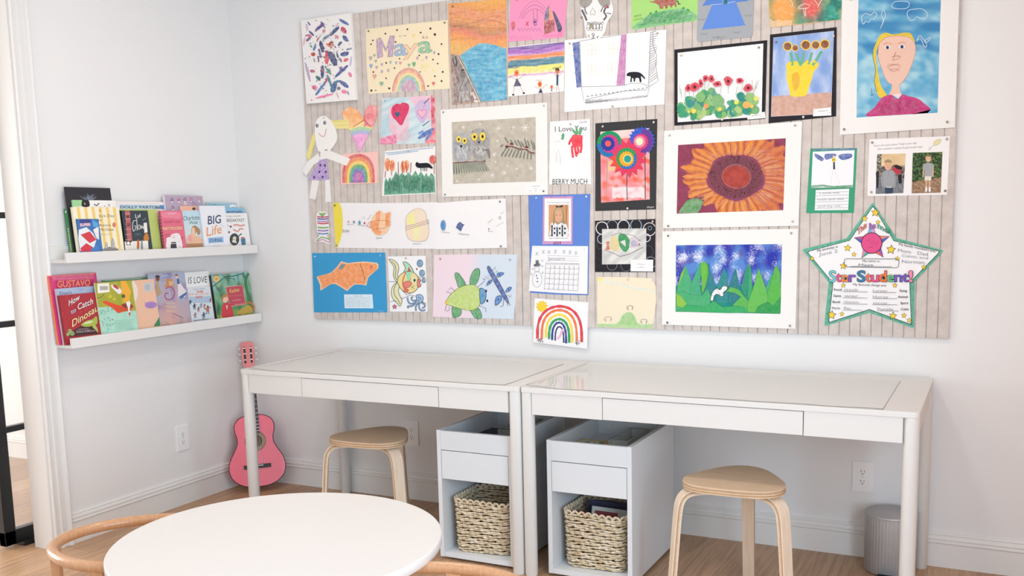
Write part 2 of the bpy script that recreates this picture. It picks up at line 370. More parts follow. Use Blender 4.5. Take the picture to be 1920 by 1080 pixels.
unit(1.600,'white drawer unit with open top tray under the guitar side desk')
unit(2.087,'white drawer unit holding a yellow crayon box in its top tray')
# contents of the top trays
ACR=mat('clear_acrylic','#c9c9c4',rough=.06,spec=.6,alpha=.28,bump=.004,noise_scale=9)
ACE=mat('acrylic_edge','#b9bab6',rough=.1,spec=.6,alpha=.75,bump=.004,noise_scale=9)
def acrylic(x,y,rot,label,L=.25,W=.09,h=.045):
    M=Matrix.Translation((x,y,.4625))@Matrix.Rotation(rot,4,'Z'); b=MB(); t=.003
    b.box(0,W,0,L,0,t,ACR,0,M); b.box(0,t,0,L,t,h,ACR,0,M); b.box(W-t,W,0,L,t,h,ACR,0,M); b.box(t,W-t,0,t,t,h,ACR,0,M); b.box(t,W-t,L-t,L,t,h,ACR,0,M)
    q=[(M@Vector(p)) for p in ((0,0,h),(W,0,h),(W,L,h),(0,L,h))]; b.tube(q,.0018,ACE,n=4,closed=True)
    for p in ((0,0),(W,0),(W,L),(0,L)): b.tube([M@Vector((p[0],p[1],0)),M@Vector((p[0],p[1],h))],.0016,ACE,n=4)
    o=b.build('acrylic_tray',origin=M.translation); return tag(o,label,'tray','clear acrylic trays')
acrylic(2.262,-.49,-.02,'clear acrylic tray lying beside the yellow crayon box',.235,.078)
acrylic(1.768,-.48,.0,'clear acrylic tray lying beside the dark blue folder',.25,.085)
NAVY=mat('navy_card','#23264d',rough=.5,noise_amt=.15,noise_scale=60)
b=MB(); M=Matrix.Translation((1.625,-.56,.4622))@Matrix.Rotation(-.05,4,'Z'); b.box(0,.14,0,.27,0,.0055,NAVY,.001,M); b.box(.004,.138,.004,.266,.0012,.0045,mat('page_block','#ece6da',rough=.8,noise_amt=.08,noise_scale=200,stretch=(1,1,30)),0,M)
tag(b.build('folder',origin=(1.64,-.46,.4622)),'dark blue folder lying in the top tray of the left unit','folder')
# crayon box: yellow carton, green chevrons, oval panel
b=MB(); YEL=(lin('#e3b81f')+(0,)); x0,x1,y0,y1,z0,z1=2.118,2.243,-.60,-.375,.4625,.487
M=Matrix.Translation((2.12,-.585,.4625))@Matrix.Rotation(-.02,4,'Z'); wC,lC,hC=.128,.165,.024
b.box(0,wC,0,lC,0,hC,GLOSS,.0006,M,YEL)
def flat(b,M,pts,z,col,m=GLOSS,a=0): b.add([M@Vector((p[0],p[1],z)) for p in pts],[list(range(len(pts)))],m,lin(col)+(a,))
E1=lambda cx,cy,rx,ry,n=24:[(cx+rx*math.cos(2*math.pi*i/n),cy+ry*math.sin(2*math.pi*i/n)) for i in range(n)]
flat(b,M,[(.005,.015),(.098,.015),(.098,.15),(.005,.15)],hC+.0001,'#e9d9a6'); flat(b,M,[(.085,.02),(.105,.02),(.118,.08),(.105,.14),(.085,.14),(.098,.08)],hC+.0002,'#2f8f4a')
flat(b,M,[(.02,.02),(.08,.02),(.09,.07),(.02,.07)],hC+.0002,'#3c4f8c'); flat(b,M,E1(.045,.11,.03,.022),hC+.0003,'#2c2c2c'); flat(b,M,E1(.045,.11,.027,.019),hC+.0004,'#f0ead8'); flat(b,M,E1(.045,.11,.012,.008),hC+.0005,'#2c2c2c')
flat(b,M,E1(.03,.045,.008,.012),hC+.0003,'#d8434a'); flat(b,M,E1(.05,.045,.007,.012),hC+.0003,'#3aa07a'); flat(b,M,E1(.068,.047,.007,.012),hC+.0003,'#8f4fa0')
tag(b.build('crayon_box',origin=(2.12,-.585,.4625)),'yellow and green crayon box lying in the right unit tray','box')
# ------------------------------------------------------------------ woven baskets
SEA=mat('seagrass','#ecdfc8',rough=.75,spec=.25,noise_amt=.3,noise_scale=45,bump=.25,col2='#cbb490')
SEAD=mat('seagrass_dark','#8d7657',rough=.85,spec=.2,noise_amt=.3,noise_scale=60,bump=.2)
def basket(cx,cy,rot,w,d,h,label,z0=.0325):
    t=thing('storage_basket',(cx,cy,z0),label,'basket','woven baskets in the drawer units')
    M=Matrix.Translation((cx,cy,z0))@Matrix.Rotation(rot,4,'Z')
    def ring(z,off,n,r=.03):
        k=1+.05*(z/h)**1.5 - .04*max(0,1-z/(.12*h)); base=rrect(-w/2*k,w/2*k,-d/2*k,d/2*k,r,8)
        # resample by arc length
        L=[0]; 
        for i in range(len(base)): p,q=base[i],base[(i+1)%len(base)]; L.append(L[-1]+math.hypot(q[0]-p[0],q[1]-p[1]))
        out=[]; j=0
        for i in range(n):
            s=L[-1]*i/n
            while L[j+1]<s: j+=1
            p,q=base[j],base[(j+1)%len(base)]; f=(s-L[j])/(L[j+1]-L[j]+1e-9); x,y=p[0]+(q[0]-p[0])*f,p[1]+(q[1]-p[1])*f
            tx,ty=q[0]-p[0],q[1]-p[1]; tl=math.hypot(tx,ty) or 1; nx,ny=ty/tl,-tx/tl
            out.append((x+nx*off(i),y+ny*off(i),nx,ny))
        return out
    rows=23; NS=44; n=NS*6; b=MB(); rng=random.Random(int(cx*1000))
    for j in range(rows):
        z=.006+(h-.018)*j/(rows-1); ph=math.pi*(j%2)
        rr=.0041
        pts=ring(z,lambda i:.0024*math.sin(i/n*NS*math.pi+ph),n)
        pp=[M@Vector((p[0],p[1],z+.0018*math.sin(i*.11+j*2.1)+.0010*math.sin(i*.37+j*1.3)+rng.uniform(-.0007,.0007)+.004*math.sin(i/n*6.28*2+1)*(z/h))) for i,p in enumerate(pts)]
        rl=[rr*(1+.18*math.sin(i*.9+j)+rng.uniform(-.08,.08)) for i in range(n)]
        b.tube(pp,rl,SEA,n=5,closed=True)
    b.build('woven_wall',t)
    b=MB()
    for k in range(NS):
        pts=[]
        for j in range(8):
            z=.004+(h-.012)*j/7; p=ring(z,lambda i:0,NS)[k]; pts.append(M@Vector((p[0],p[1],z)))
        b.tube(pts,.0032,SEAD,n=4)
    b.build('stakes',t)
    b=MB(); NR=34; top=ring(h,lambda i:.002,NR*8)
    for k in range(NR):   # scalloped looped rim, double strand
        for dz,do in ((0,.002),(-.0045,-.003)):
            pts=[]
            for i in range(9):
                p=top[(k*8+i)%(NR*8)]; a=math.pi*i/8; zz=h-.010+.015*max(0,math.sin(a))**.55+dz
                pts.append(M@Vector((p[0]+p[2]*do,p[1]+p[3]*do,zz+.004*math.sin((k*8+i)/(NR*8)*6.28*2+1))))
            b.tube(pts,.0036,SEA,n=6,caps=False)
    b.build('scalloped_rim',t)
    b=MB(); b.prism(rrect(-w/2+.006,w/2-.006,-d/2+.006,d/2-.006,.03,5),.006,SEAD,M); b.build('base',t)
    return t
basket(1.765,-.535,.10,.232,.235,.215,'woven cream basket, empty, in the left drawer unit')
basket(2.252,-.525,.03,.232,.235,.218,'woven cream basket filled with papers in the right drawer unit')
CARD=mat('grey_card','#b9bcb8',rough=.7,noise_amt=.1,noise_scale=40); MAROON=mat('maroon_card','#7c3238',rough=.6,noise_amt=.2,noise_scale=40); OLIVE=mat('olive_card','#8c7c4a',rough=.6,noise_amt=.2,noise_scale=40)
def leaf(name,label,cat,m,x,y,z,w,h,t,rx,rz,ry=0):
    M=Matrix.Translation((x,y,z))@Matrix.Rotation(rz,4,'Z')@Matrix.Rotation(ry,4,'Y')@Matrix.Rotation(rx,4,'X'); b=MB(); b.box(-w/2,w/2,-t/2,t/2,0,h,m,.001,M); return b,M
b,M=leaf('b','','',CARD,2.275,-.545,.045,.165,.20,.012,-.12,.25,.10)
b.box(-.07,.02,-.0065,-.006,.165,.185,MAROON,0,M); b.box(-.02,.07,-.0065,-.006,.13,.155,OLIVE,0,M)
tag(b.build('booklet',origin=(2.275,-.545,.045)),'grey booklet with maroon lettering leaning in the paper filled basket','booklet')
b,M=leaf('b','','',NAVY,2.25,-.50,.045,.17,.21,.01,-.15,.22,.06); tag(b.build('folder',origin=(2.25,-.50,.045)),'navy folder standing behind the grey booklet in the basket','folder')
b,M=leaf('b','','',MAROON,2.172,-.572,.045,.05,.185,.010,-.08,.0,0); tag(b.build('notebook',origin=(2.172,-.572,.045)),'small dark red notebook at the left of the filled basket','notebook')
# ------------------------------------------------------------------ stools
LEGW=wood('pale_birch','#ead9c4','#dfcab1',(30,30,2),3,.5)
def stool(label,cx,cy,rot):
    t=thing('stool',(0,0,0),label,'stool','three legged birch stools at the desks')
    def out(r0): return [((r0+.0205*math.cos(3*a)+.0015*math.cos(6*a))*math.cos(a+R90),(r0+.0205*math.cos(3*a)+.0015*math.cos(6*a))*math.sin(a+R90)) for a in [2*math.pi*i/60 for i in range(60)]]
    b=MB(); b.prism(out(.168),.0065,BIRCH,Matrix.Translation((0,0,.4435)),.0015)
    for k,(z,m,dr) in enumerate(((.439,SPLY,0),(.4345,PLY,.0),(.430,SPLY,0),(.4255,PLY,0))): b.prism(out(.168-.001*(k%2)),.0046,m,Matrix.Translation((0,0,z)))
    b.build('seat',t)
    for k in range(3):
        a=R90+k*2*math.pi/3; d=Vector((math.cos(a),math.sin(a),0)); wv=(-math.sin(a),math.cos(a),0)
        prof=[(.02,.414),(.10,.414),(.150,.4125),(.172,.408),(.187,.399),(.198,.385),(.205,.366),(.209,.340),(.213,.30),(.221,.20),(.229,.10),(.238,0.002)]
        prof=spline([(r,z) for r,z in prof],4)
        pts=[d*r+Vector((0,0,z)) for r,z in prof]; n=len(pts)
        b=MB()
        for q,(off,m) in enumerate(((-.0075,LEGW),(-.0025,PLY),(.0025,SPLY),(.0075,LEGW))):
            pp=[]
            for i in range(n):
                tt=(pts[min(i+1,n-1)]-pts[max(i-1,0)]).normalized(); nn=tt.cross(Vector(wv)).normalized(); pp.append(pts[i]+nn*off)
            b.ribbon(pp,wv,[.052-.010*min(1,i/n) for i in range(n)],.0052,m)
        b.build('leg',t)
    t.location=(cx,cy,0); t.rotation_euler=(0,0,rot)
    return t
SPLY=mat('ply_dark_layer','#c29a74',rough=.6,noise_amt=.15,noise_scale=50)
s1=stool('birch stool under the right hand desk',2.803,-.655,.03)
s2=dup(s1,'birch stool with rounded triangular seat between the guitar and the left drawer unit',(1.182,-.535,0),.0+.04)
s1['label']='birch stool with rounded triangular seat right of the yellow crayon box unit'
# ------------------------------------------------------------------ outlets
def outlet(M,label):
    t=thing('wall_outlet',M.translation,label,'wall outlet','double sockets low on the walls')
    b=MB(); b.box(-.0395,.0395,0,.006,-.0625,.0625,PLATE,.003,M); cp=b.build('cover_plate',t)
    b=MB()
    for s in (-1,1):
        pts=[(x*.0165,y*.0145) for x,y in [(max(-.92,min(.92,math.cos(q)*1.12)),math.sin(q)) for q in [i*math.pi/12 for i in range(24)]]]
        b.prism(pts,.0016,PLATE,M@frame((0,.0058,s*.0195),(1,0,0),(0,0,1),(0,1,0)),.0004)
    b.build('socket_face',cp)
    b=MB()
    for s in (-1,1):
        z=s*.0195
        b.box(-.0072,-.0052,.0073,.0076,z-.001,z+.008,SLOT,0,M); b.box(.0052,.0068,.0073,.0076,z-.001,z+.007,SLOT,0,M); b.box(-.0022,.0022,.0073,.0076,z-.0095,z-.0055,SLOT,0,M)
    b.box(-.002,.002,.006,.0065,-.002,.002,CHROME,0,M)
    b.build('slots',cp)
outlet(frame((3.147,0,.326),(1,0,0),(0,-1,0),(0,0,1)),'white double wall outlet above the grey bin')
outlet(frame((1.029,0,.334),(1,0,0),(0,-1,0),(0,0,1)),'white double wall outlet behind the left stool')
outlet(frame((0,-.495,.331),(0,1,0),(1,0,0),(0,0,1)),'white double wall outlet below the bookshelves, left of the guitar')
# ------------------------------------------------------------------ bin
BIN=mat('grey_metal','#bdbdbe',rough=.42,spec=.5,noise_amt=.05,noise_scale=40,metal=.25)
t=thing('trash_bin',(3.268,-.122,0),'small grey ribbed bin under the right end of the desk','bin')
NB=192; rib=lambda k:1+.018*max(0,math.cos(k/4*2*math.pi/2*1.0))
b=MB(); b.lathe([(.088,.002),(.094,.006),(.0945,.212),(.0945,.222)],BIN,3.268,-.122,NB,rib=lambda k:1-.022*(1 if (k%4)==0 else 0)); b.build('ribbed_body',t)
b=MB(); b.lathe([(.0955,.221),(.0965,.224),(.0965,.229),(.094,.232),(.0,.2325)],BIN,3.268,-.122,64); b.build('lid',t)
b=MB(); b.box(3.235,3.30,-.240,-.214,.003,.012,SLOT,.002); b.build('foot_pedal',t)
# ------------------------------------------------------------------ round table and hoop chairs
TAB=mat('table_laminate','#e2dedb',rough=.38,spec=.5,bump=.01,noise_scale=300)
RIM=mat('table_edge','#eef2f5',rough=.35,spec=.5,bump=.01,noise_scale=60)
TC=Vector((1.7934,-1.8591,0)); TZ=.48
t=thing('round_table',(TC.x,TC.y,0),'low round white table in the foreground','table')
ang=math.atan2(.3378,-.9412)
b=MB(); sx,sy=.4683,.4550
b.lathe([(.955,TZ-.030),(.994,TZ-.029),(1,TZ-.026),(1,TZ-.003),(.9965,TZ-.0005),(.994,TZ)],TAB,TC.x,TC.y,128,sx=sx,sy=sy,rot=ang); b.build('tabletop',t)
for k in range(4):
    a=math.radians(45+90*k); d=Vector((math.cos(a),math.sin(a),0)); b=MB()
    b.tube([TC+d*.30+Vector((0,0,0.0)),TC+d*.26+Vector((0,0,TZ-.03))],[.016,.022],ASH,n=20); b.build('leg',t)
b=MB(); b.lathe([(.27,TZ-.045),(.28,TZ-.03)],TAB,TC.x,TC.y,48); b.build('apron',t)
def hoop_chair(label):
    # local frame: origin on the floor under the middle of the hoop, apex of the hoop at x=-.25
    t=thing('chair',(0,0,0),label,'chair','low wooden hoop back chairs')
    hw,ha=.2234,.299; half=[(-.25+ha*(1-math.cos(q)),hw*math.sin(q)) for q in [i*math.pi/2/14 for i in range(15)]]+[(.10,hw*.998),(.17,hw*.985),(.23,hw*.96)]
    P=[(x,-y) for x,y in half[::-1]]+half[1:]
    b=MB(); b.tube([Vector((x,y,.44)) for x,y in spline(P,3)],.0165,ASH,n=16); b.build('hoop_rail',t)
    for (x,y) in ((-.226,-.074),(-.01,-.219),(-.01,.219)):
        l=math.hypot(x,y); b=MB(); b.ribbon([Vector((x,y,0)),Vector((x,y,.2)),Vector((x,y,.436))],(-y/l,x/l,0),[.032,.036,.040],.022,ASH); b.build('leg',t)
    b=MB(); b.prism([(.02+.205*math.cos(q),.195*math.sin(q)) for q in [2*math.pi*i/48 for i in range(48)]],.018,ASH,Matrix.Translation((0,0,.235)),.004); b.build('seat',t)
    return t
def seat_at(c,ax,ay,phi): c.location=(ax+.25*math.cos(phi),ay+.25*math.sin(phi),0); c.rotation_euler=(0,0,phi); return c
c1=seat_at(hoop_chair('wooden hoop chair at the left edge of the round table'),1.1104,-2.0328,.3484)
c2=seat_at(dup(c1,'wooden hoop chair right of the round table, only its rail showing',(0,0,0)),2.6209,-1.9057,3.4853)
# ------------------------------------------------------------------ guitar
PINK=mat('pink_lacquer','#f9778b',rough=.3,spec=.4,noise_amt=.06,noise_scale=30,stretch=(20,1,1),coat=.1)
PINKH=mat('pink_head','#e8868a',rough=.3,spec=.5,noise_amt=.06,noise_scale=30,coat=.3)
BIND=mat('dark_red_binding','#4a1420',rough=.35,noise_amt=.1,noise_scale=40)
FRET=mat('dark_fretboard','#231b1e',rough=.45,noise_amt=.2,noise_scale=40)
INS=mat('guitar_inside','#6b5a48',rough=.9,noise_amt=.2,noise_scale=30)
def guitar():
    bot=Vector((.213,-.205,.030)); top=Vector((.070,-.078,.768))
    yv=(top-bot).normalized(); nrm=Vector((.68,-.733,0)); nrm=(nrm-yv*nrm.dot(yv)).normalized(); xv=yv.cross(nrm).normalized()
    L=(top-bot).length
    t=thing('guitar',(bot.x,bot.y,0),'pink acoustic guitar leaning in the corner beside the desk','guitar')
    dep=.062; M=frame(bot,xv,yv,nrm)   # z = toward room, face at z=0
    # half outline (x,y) in metres along length, measured from body foot
    hp=[(0,0),(.05,.003),(.095,.020),(.128,.052),(.141,.095),(.134,.14),(.110,.185),(.092,.222),(.090,.255),(.099,.292),(.098,.325),(.080,.352),(.050,.367),(.02,.371),(0,.371)]
    right=spline(hp,5); left=[(-x,y) for x,y in right[::-1]][1:-1]; outl=right+left
    b=MB(); b.prism(outl,dep,PINK,M@Matrix.Translation((0,0,-dep)),.0)
    body=b.build('body',t)
    b=MB()
    for z in (-.001,-dep+.002): b.tube([M@Vector((x,y,z)) for x,y in outl],.0022,BIND,n=6,closed=True)
    b.build('binding',body)
    sc=(0,.235)
    b=MB()
    def ringf(r0,r1,z,m,n=48,M=M):
        vs=[M@Vector((sc[0]+r*math.cos(2*math.pi*i/n),sc[1]+r*math.sin(2*math.pi*i/n),z)) for r in (r0,r1) for i in range(n)]
        b.add(vs,[[i,(i+1)%n,n+(i+1)%n,n+i] for i in range(n)],m)
    ringf(.0,.036,.0004,INS); ringf(.036,.039,.0006,mat('rosette_light','#cfb79a',rough=.5,noise_amt=.1,noise_scale=80)); ringf(.039,.053,.0006,BIND)
    for i in range(40):
        a=2*math.pi*i/40; p=Vector((sc[0]+.046*math.cos(a),sc[1]+.046*math.sin(a),.0008)); q=M@Matrix.Translation(p)@Matrix.Rotation(a,4,'Z')
        b.add([q@Vector(v) for v in ((-.005,-.0018,0),(.005,-.0018,0),(.005,.0018,0),(-.005,.0018,0))],[[0,1,2,3]],MT['rosette_light'])
    b.build('rosette',body)
    b=MB(); b.box(-.068,.068,.094,.114,.0,.007,FRET,.0015,M); b.box(-.03,.03,.106,.109,.007,.010,PLATE,0,M); b.build('bridge',body)
    b=MB(); b.box(-.025,.025,.273,L-.145,.0005,.008,FRET,.001,M)
    nk=[]; 
    for i in range(14): y=L-.145-(L-.145-.273)*(1-2**(-i/9.5))/(1-2**(-14/9.5)); b.box(-.025,.025,y-.0008,y+.0008,.008,.0088,CHROME,0,M)
    b.build('fretboard',t)
    b=MB(); pr=[(.024*math.cos(a),-.018*math.sin(a)) for a in [math.pi*i/10 for i in range(11)]]
    b.prism(pr,L-.145-.371,PINKH,M@frame((0,.371,0),(1,0,0),(0,0,1),(0,1,0))@Matrix.Scale(-1,4,(1,0,0))); b.build('neck',t)
    # slotted head
    hM=M@Matrix.Translation((0,L-.145,.004))@Matrix.Rotation(-.12,4,'X')
    ho=[(-.022,0),(.022,0),(.028,.02),(.032,.05),(.034,.125),(.030,.140),(.018,.145),(.008,.141),(0,.146),(-.008,.141),(-.018,.145),(-.030,.140),(-.034,.125),(-.032,.05),(-.028,.02)]
    b=MB(); b.prism(ho,.014,PINKH,hM@Matrix.Translation((0,0,-.014)),.0015); head=b.build('headstock',t)
    b=MB()
    for s in (-1,1):
        sl=[(s*.016+.0052*math.cos(a),(.113 if math.sin(a)>0 else .032)+.0052*math.sin(a)) for a in [2*math.pi*i/20 for i in range(20)]]
        b.add([hM@Vector((p[0],p[1],.0003)) for p in sl],[list(range(20))],FRET)
        for y in (.045,.078,.108): b.box(s*.016-.0055,s*.016+.0055,y-.003,y+.003,.0003,.0035,CHROME,0,hM)
    b.build('head_slots',head)
    for s in (-1,1):
        for y in (.045,.078,.108):
            b=MB(); b.tube([hM@Vector((s*.033,y,-.007)),hM@Vector((s*.040,y,-.007))],.002,CHROME,n=8); 
            b.lathe([(.002,-.004),(.0055,-.0025),(.0055,.0025),(.002,.004)],PLATE,n=12)
            for i in range(-50,0): pass
            k=len(b.v)-48
            for i in range(len(b.v)):
                if i>=18+0 and abs(b.v[i][0])<.01 and abs(b.v[i][1])<.01 and abs(b.v[i][2])<.01: b.v[i]=tuple(hM@Vector((s*(.042),y,-.007))+Vector(b.v[i]))
            b.build('tuning_peg',head)
    b=MB()
    for i in range(6):
        x=-.0155+.0062*i; b.tube([M@Vector((x*1.5,.106,.0095)),M@Vector((x,L-.147,.0105))],.0005,CHROME,n=4)
    b.build('strings',t)
    return t
guitar()
# ------------------------------------------------------------------ picture ledges
def ledge(zb,label):
    t=thing('picture_ledge',(0,-.58,zb),label,'shelf','white picture ledges on the left wall')
    y0,y1=(-1.160 if zb>1 else -1.168),-.012
    b=MB(); b.box(0.0005,.013,y0,y1,zb,zb+.070,TRIM,.001); b.build('back_strip',t)
    b=MB(); b.box(.013,.108,y0,y1,zb,zb+.013,TRIM,.0008); b.build('shelf_board',t)
    b=MB(); b.box(.108,.120,y0,y1,zb,zb+.043,TRIM,.001); b.build('front_lip',t)
LZ1,LZ2=1.225,.867
ledge(LZ1,'upper white picture ledge on the left wall')
ledge(LZ2,'lower white picture ledge on the left wall')
# ------------------------------------------------------------------ drawing kit: flat shapes laid on a sheet of paper
def unproj(u,v,O,n):
    d=FW+RT*(u-PPX)/FPX-UP*(v-PPY)/FPX; t=(O-CP).dot(n)/d.dot(n); return CP+d*t
_tc={}
def glyphs(s,off=0):
    k=(s,off)
    if k in _tc: return _tc[k]
    c=D.curves.new('t','FONT'); c.body=s; c.size=1; c.resolution_u=3; c.offset=off; c.fill_mode='FRONT' if hasattr(c,'fill_mode') else 'BOTH'
    o=D.objects.new('t',c); COL.objects.link(o); dg=bpy.context.evaluated_depsgraph_get(); me=D.meshes.new_from_object(o.evaluated_get(dg))
    vs=[(v.co.x,v.co.y) for v in me.vertices]; fs=[list(p.vertices) for p in me.polygons]
    D.objects.remove(o); D.meshes.remove(me); D.curves.remove(c)
    xs=[v[0] for v in vs] or [0]; _tc[k]=(vs,fs,min(xs),max(xs)); return _tc[k]
def mixc(a,b,t): t=max(0,min(1,t)); return tuple(x*(1-t)+y*t for x,y in zip(a,b))
def hx(c): c=c.lstrip('#'); return tuple(int(c[i:i+2],16)/255 for i in (0,2,4))
def nz(x,y,s=0): return noise.noise(Vector((x,y,s*7.3)))
def inpoly(p,poly):
    x,y=p; r=False; j=len(poly)-1
    for i in range(len(poly)):
        a,b=poly[i],poly[j]
        if (a[1]>y)!=(b[1]>y) and x<(b[0]-a[0])*(y-a[1])/(b[1]-a[1])+a[0]: r=not r
        j=i
    return r
def hrt(cx,cy,w,h,rot=0,n=28):
    o=[]
    for i in range(n):
        t=2*math.pi*i/n; x=16*math.sin(t)**3/17; y=-(13*math.cos(t)-5*math.cos(2*t)-2*math.cos(3*t)-math.cos(4*t))/15
        x*=w/2; y*=h/2; o.append((cx+x*math.cos(rot)-y*math.sin(rot),cy+x*math.sin(rot)+y*math.cos(rot)))
    return o
def star(cx,cy,r,k=.5,rot=-90,n=5):
    return [(cx+(r if i%2==0 else r*k)*math.cos(math.radians(rot+i*180/n)),cy+(r if i%2==0 else r*k)*math.sin(math.radians(rot+i*180/n))) for i in range(2*n)]
def ell(cx,cy,rx,ry=None,rot=0,n=24,a0=0,a1=360):
    ry=rx if ry is None else ry; o=[]; full=(a1-a0)>=360; c,s=math.cos(math.radians(rot)),math.sin(math.radians(rot))
    for i in range(n if full else n+1):
        a=math.radians(a0+(a1-a0)*i/n); x,y=rx*math.cos(a),ry*math.sin(a); o.append((cx+x*c-y*s,cy+x*s+y*c))
    return o
def sp(pts,n=5,closed=True): return spline(pts,n,closed)
class Art:
    def raw(s,pts,col,a=0): s.b.add(pts,[list(range(len(pts)))],s.mat,lin(col)+(a,)); return s
    ST=.00004
    def __init__(s,name,label,cat,crop,plane=None,group=None,mat=None,d=0,root=None):
        s.crop=crop; s.mat=mat or PAPER; s.d=d
        s.O,s.n,s.ex,s.ey = plane or (Vector((0,-.0125,0)),Vector((0,-1,0)),Vector((1,0,0)),Vector((0,0,1)))
        s.O=s.O+s.n*d; s.k=0; s.b=None; s.name=name; s.label=label; s.cat=cat; s.group=group; s.root=root; s.rnd=random.Random(sum(map(ord,label)))
    def W(s,p,k=None):
        q=unproj(s.crop[0]+p[0]/s.crop[2],s.crop[1]+p[1]/s.crop[2],s.O,s.n); return q+s.n*((s.k if k is None else k)*s.ST)
    def at(s,d): s.O=s.O+s.n*d; return s
    def part(s,name):
        s.fin(); s.b=MB(); s.pn=name; s.k=0; return s
    def fin(s):
        if s.b is not None and s.b.v:
            if s.root is None:
                vs=s.b.v; c=[sum(v[i] for v in vs)/len(vs) for i in range(3)]
                s.root=thing(s.name,c,s.label,s.cat,s.group)
            s.b.build(s.pn,s.root)
        s.b=None
    def sheet(s,pts,col,th=.0004,a=0,curl=0):
        # real slab: front outline at the current depth, thickness th behind it
        c=lin(col)+(a,); F_=[s.W(p,0) for p in pts]; Bk=[p-s.n*th for p in F_]; n=len(F_)
        s.b.add(F_,[list(range(n))],s.mat,c); s.b.add(F_+Bk,[[i,n+i,n+(i+1)%n,(i+1)%n] for i in range(n)],s.mat,c); s.b.add(Bk,[list(range(n))[::-1]],s.mat,c); s.k=1; return s
    def P(s,pts,col,a=0):
        s.k+=1; s.b.add([s.W(p) for p in pts],[list(range(len(pts)))],s.mat,lin(col)+(a,)); return s
    def E(s,cx,cy,rx,ry,col,a=0,rot=0,n=20): return s.P(ell(cx,cy,rx,ry,rot,n),col,a)
    def dots(s,L,r,col,a=0):
        s.k+=1
        for q in L:
            rr=q[2] if len(q)>2 else r; s.k+=.05; s.b.add([s.W(p) for p in ell(q[0],q[1],rr,rr,0,8)],[list(range(8))],s.mat,lin(col)+(a,))
        return s
    def _strip(s,pts,w,c,closed=False):
        s.k+=.13; N=len(pts); vs=[];fs=[]
        for i,p in enumerate(pts):
            a=pts[(i-1)%N] if closed or i>0 else p; b=pts[(i+1)%N] if closed or i<N-1 else p
            tx,ty=b[0]-a[0],b[1]-a[1]; l=math.hypot(tx,ty) or 1; ww=(w[min(i,len(w)-1)] if isinstance(w,(list,tuple)) else w)/2
            nx,ny=-ty/l*ww,tx/l*ww; vs+=[s.W((p[0]+nx,p[1]+ny)),s.W((p[0]-nx,p[1]-ny))]
        for i in range(N if closed else N-1): j=(i+1)%N; fs.append([2*i,2*i+1,2*j+1,2*j])
        s.b.add(vs,fs,s.mat,c)
    def L(s,pts,w,col,a=0,closed=False,smooth=0):
        s.k+=1
        if smooth: pts=spline(pts,smooth,closed)
        s._strip(pts,w,lin(col)+(a,),closed); return s
    def LL(s,lst,w,col,a=0,smooth=0):
        s.k+=1
        for pts in lst: s._strip(spline(pts,smooth) if smooth else pts,w,lin(col)+(a,))
        return s
    def brush(s,x0,y0,x1,y1,w,col,a=.25):
        if math.hypot(x1-x0,y1-y0)<1.25*w: return s.P(ell((x0+x1)/2,(y0+y1)/2,max(w*.5,math.hypot(x1-x0,y1-y0)*.62),w*.46,math.degrees(math.atan2(y1-y0,x1-x0)),18),col,a)
        n=14; pts=[];ws=[]
        for i in range(n+1):
            t=i/n; pts.append((x0+(x1-x0)*t+s.rnd.uniform(-.06,.06)*w,y0+(y1-y0)*t+s.rnd.uniform(-.06,.06)*w)); ws.append(w*math.sin(math.pi*(.05+.9*t))**.45*s.rnd.uniform(.88,1.08))
        s.k+=1; s._strip(pts,ws,lin(col)+(a,)); return s
    def hatch(s,poly,ang,step,w,col,a=.3,jit=.35):
        c,q=math.cos(math.radians(ang)),math.sin(math.radians(ang)); R=[(x*c+y*q,-x*q+y*c) for x,y in poly]
        y=min(p[1] for p in R); ym=max(p[1] for p in R); s.k+=1; cc=lin(col)+(a,)
        while y<ym:
            xs=[]; 
            for i in range(len(R)):
                A,B=R[i],R[(i+1)%len(R)]
                if (A[1]>y)!=(B[1]>y): xs.append(A[0]+(y-A[1])*(B[0]-A[0])/(B[1]-A[1]))
            xs.sort()
            for i in range(0,len(xs)-1,2):
                j=step*jit; p0=(xs[i]+s.rnd.uniform(0,j),y+s.rnd.uniform(-j,j)); p1=(xs[i+1]-s.rnd.uniform(0,j),y+s.rnd.uniform(-j,j))
                s._strip([(p0[0]*c-p0[1]*q,p0[0]*q+p0[1]*c),(p1[0]*c-p1[1]*q,p1[0]*q+p1[1]*c)],w,cc)
            y+=step
        return s
    def scribble(s,poly,n,ln,w,col,ang=None,a=.3,spread=25):
        xs=[p[0] for p in poly]; ys=[p[1] for p in poly]; s.k+=1; cc=lin(col)+(a,); m=0
        for _ in range(n*6):
            if m>=n: break
            p=(s.rnd.uniform(min(xs),max(xs)),s.rnd.uniform(min(ys),max(ys)))
            if not inpoly(p,poly): continue
            an=math.radians((s.rnd.uniform(0,180) if ang is None else ang+s.rnd.uniform(-spread,spread))); l=ln*s.rnd.uniform(.5,1.2)/2
            q0=(p[0]-math.cos(an)*l,p[1]-math.sin(an)*l); q1=(p[0]+math.cos(an)*l,p[1]+math.sin(an)*l)
            if inpoly(q0,poly) and inpoly(q1,poly): s._strip([q0,q1],w,cc); m+=1
        return s
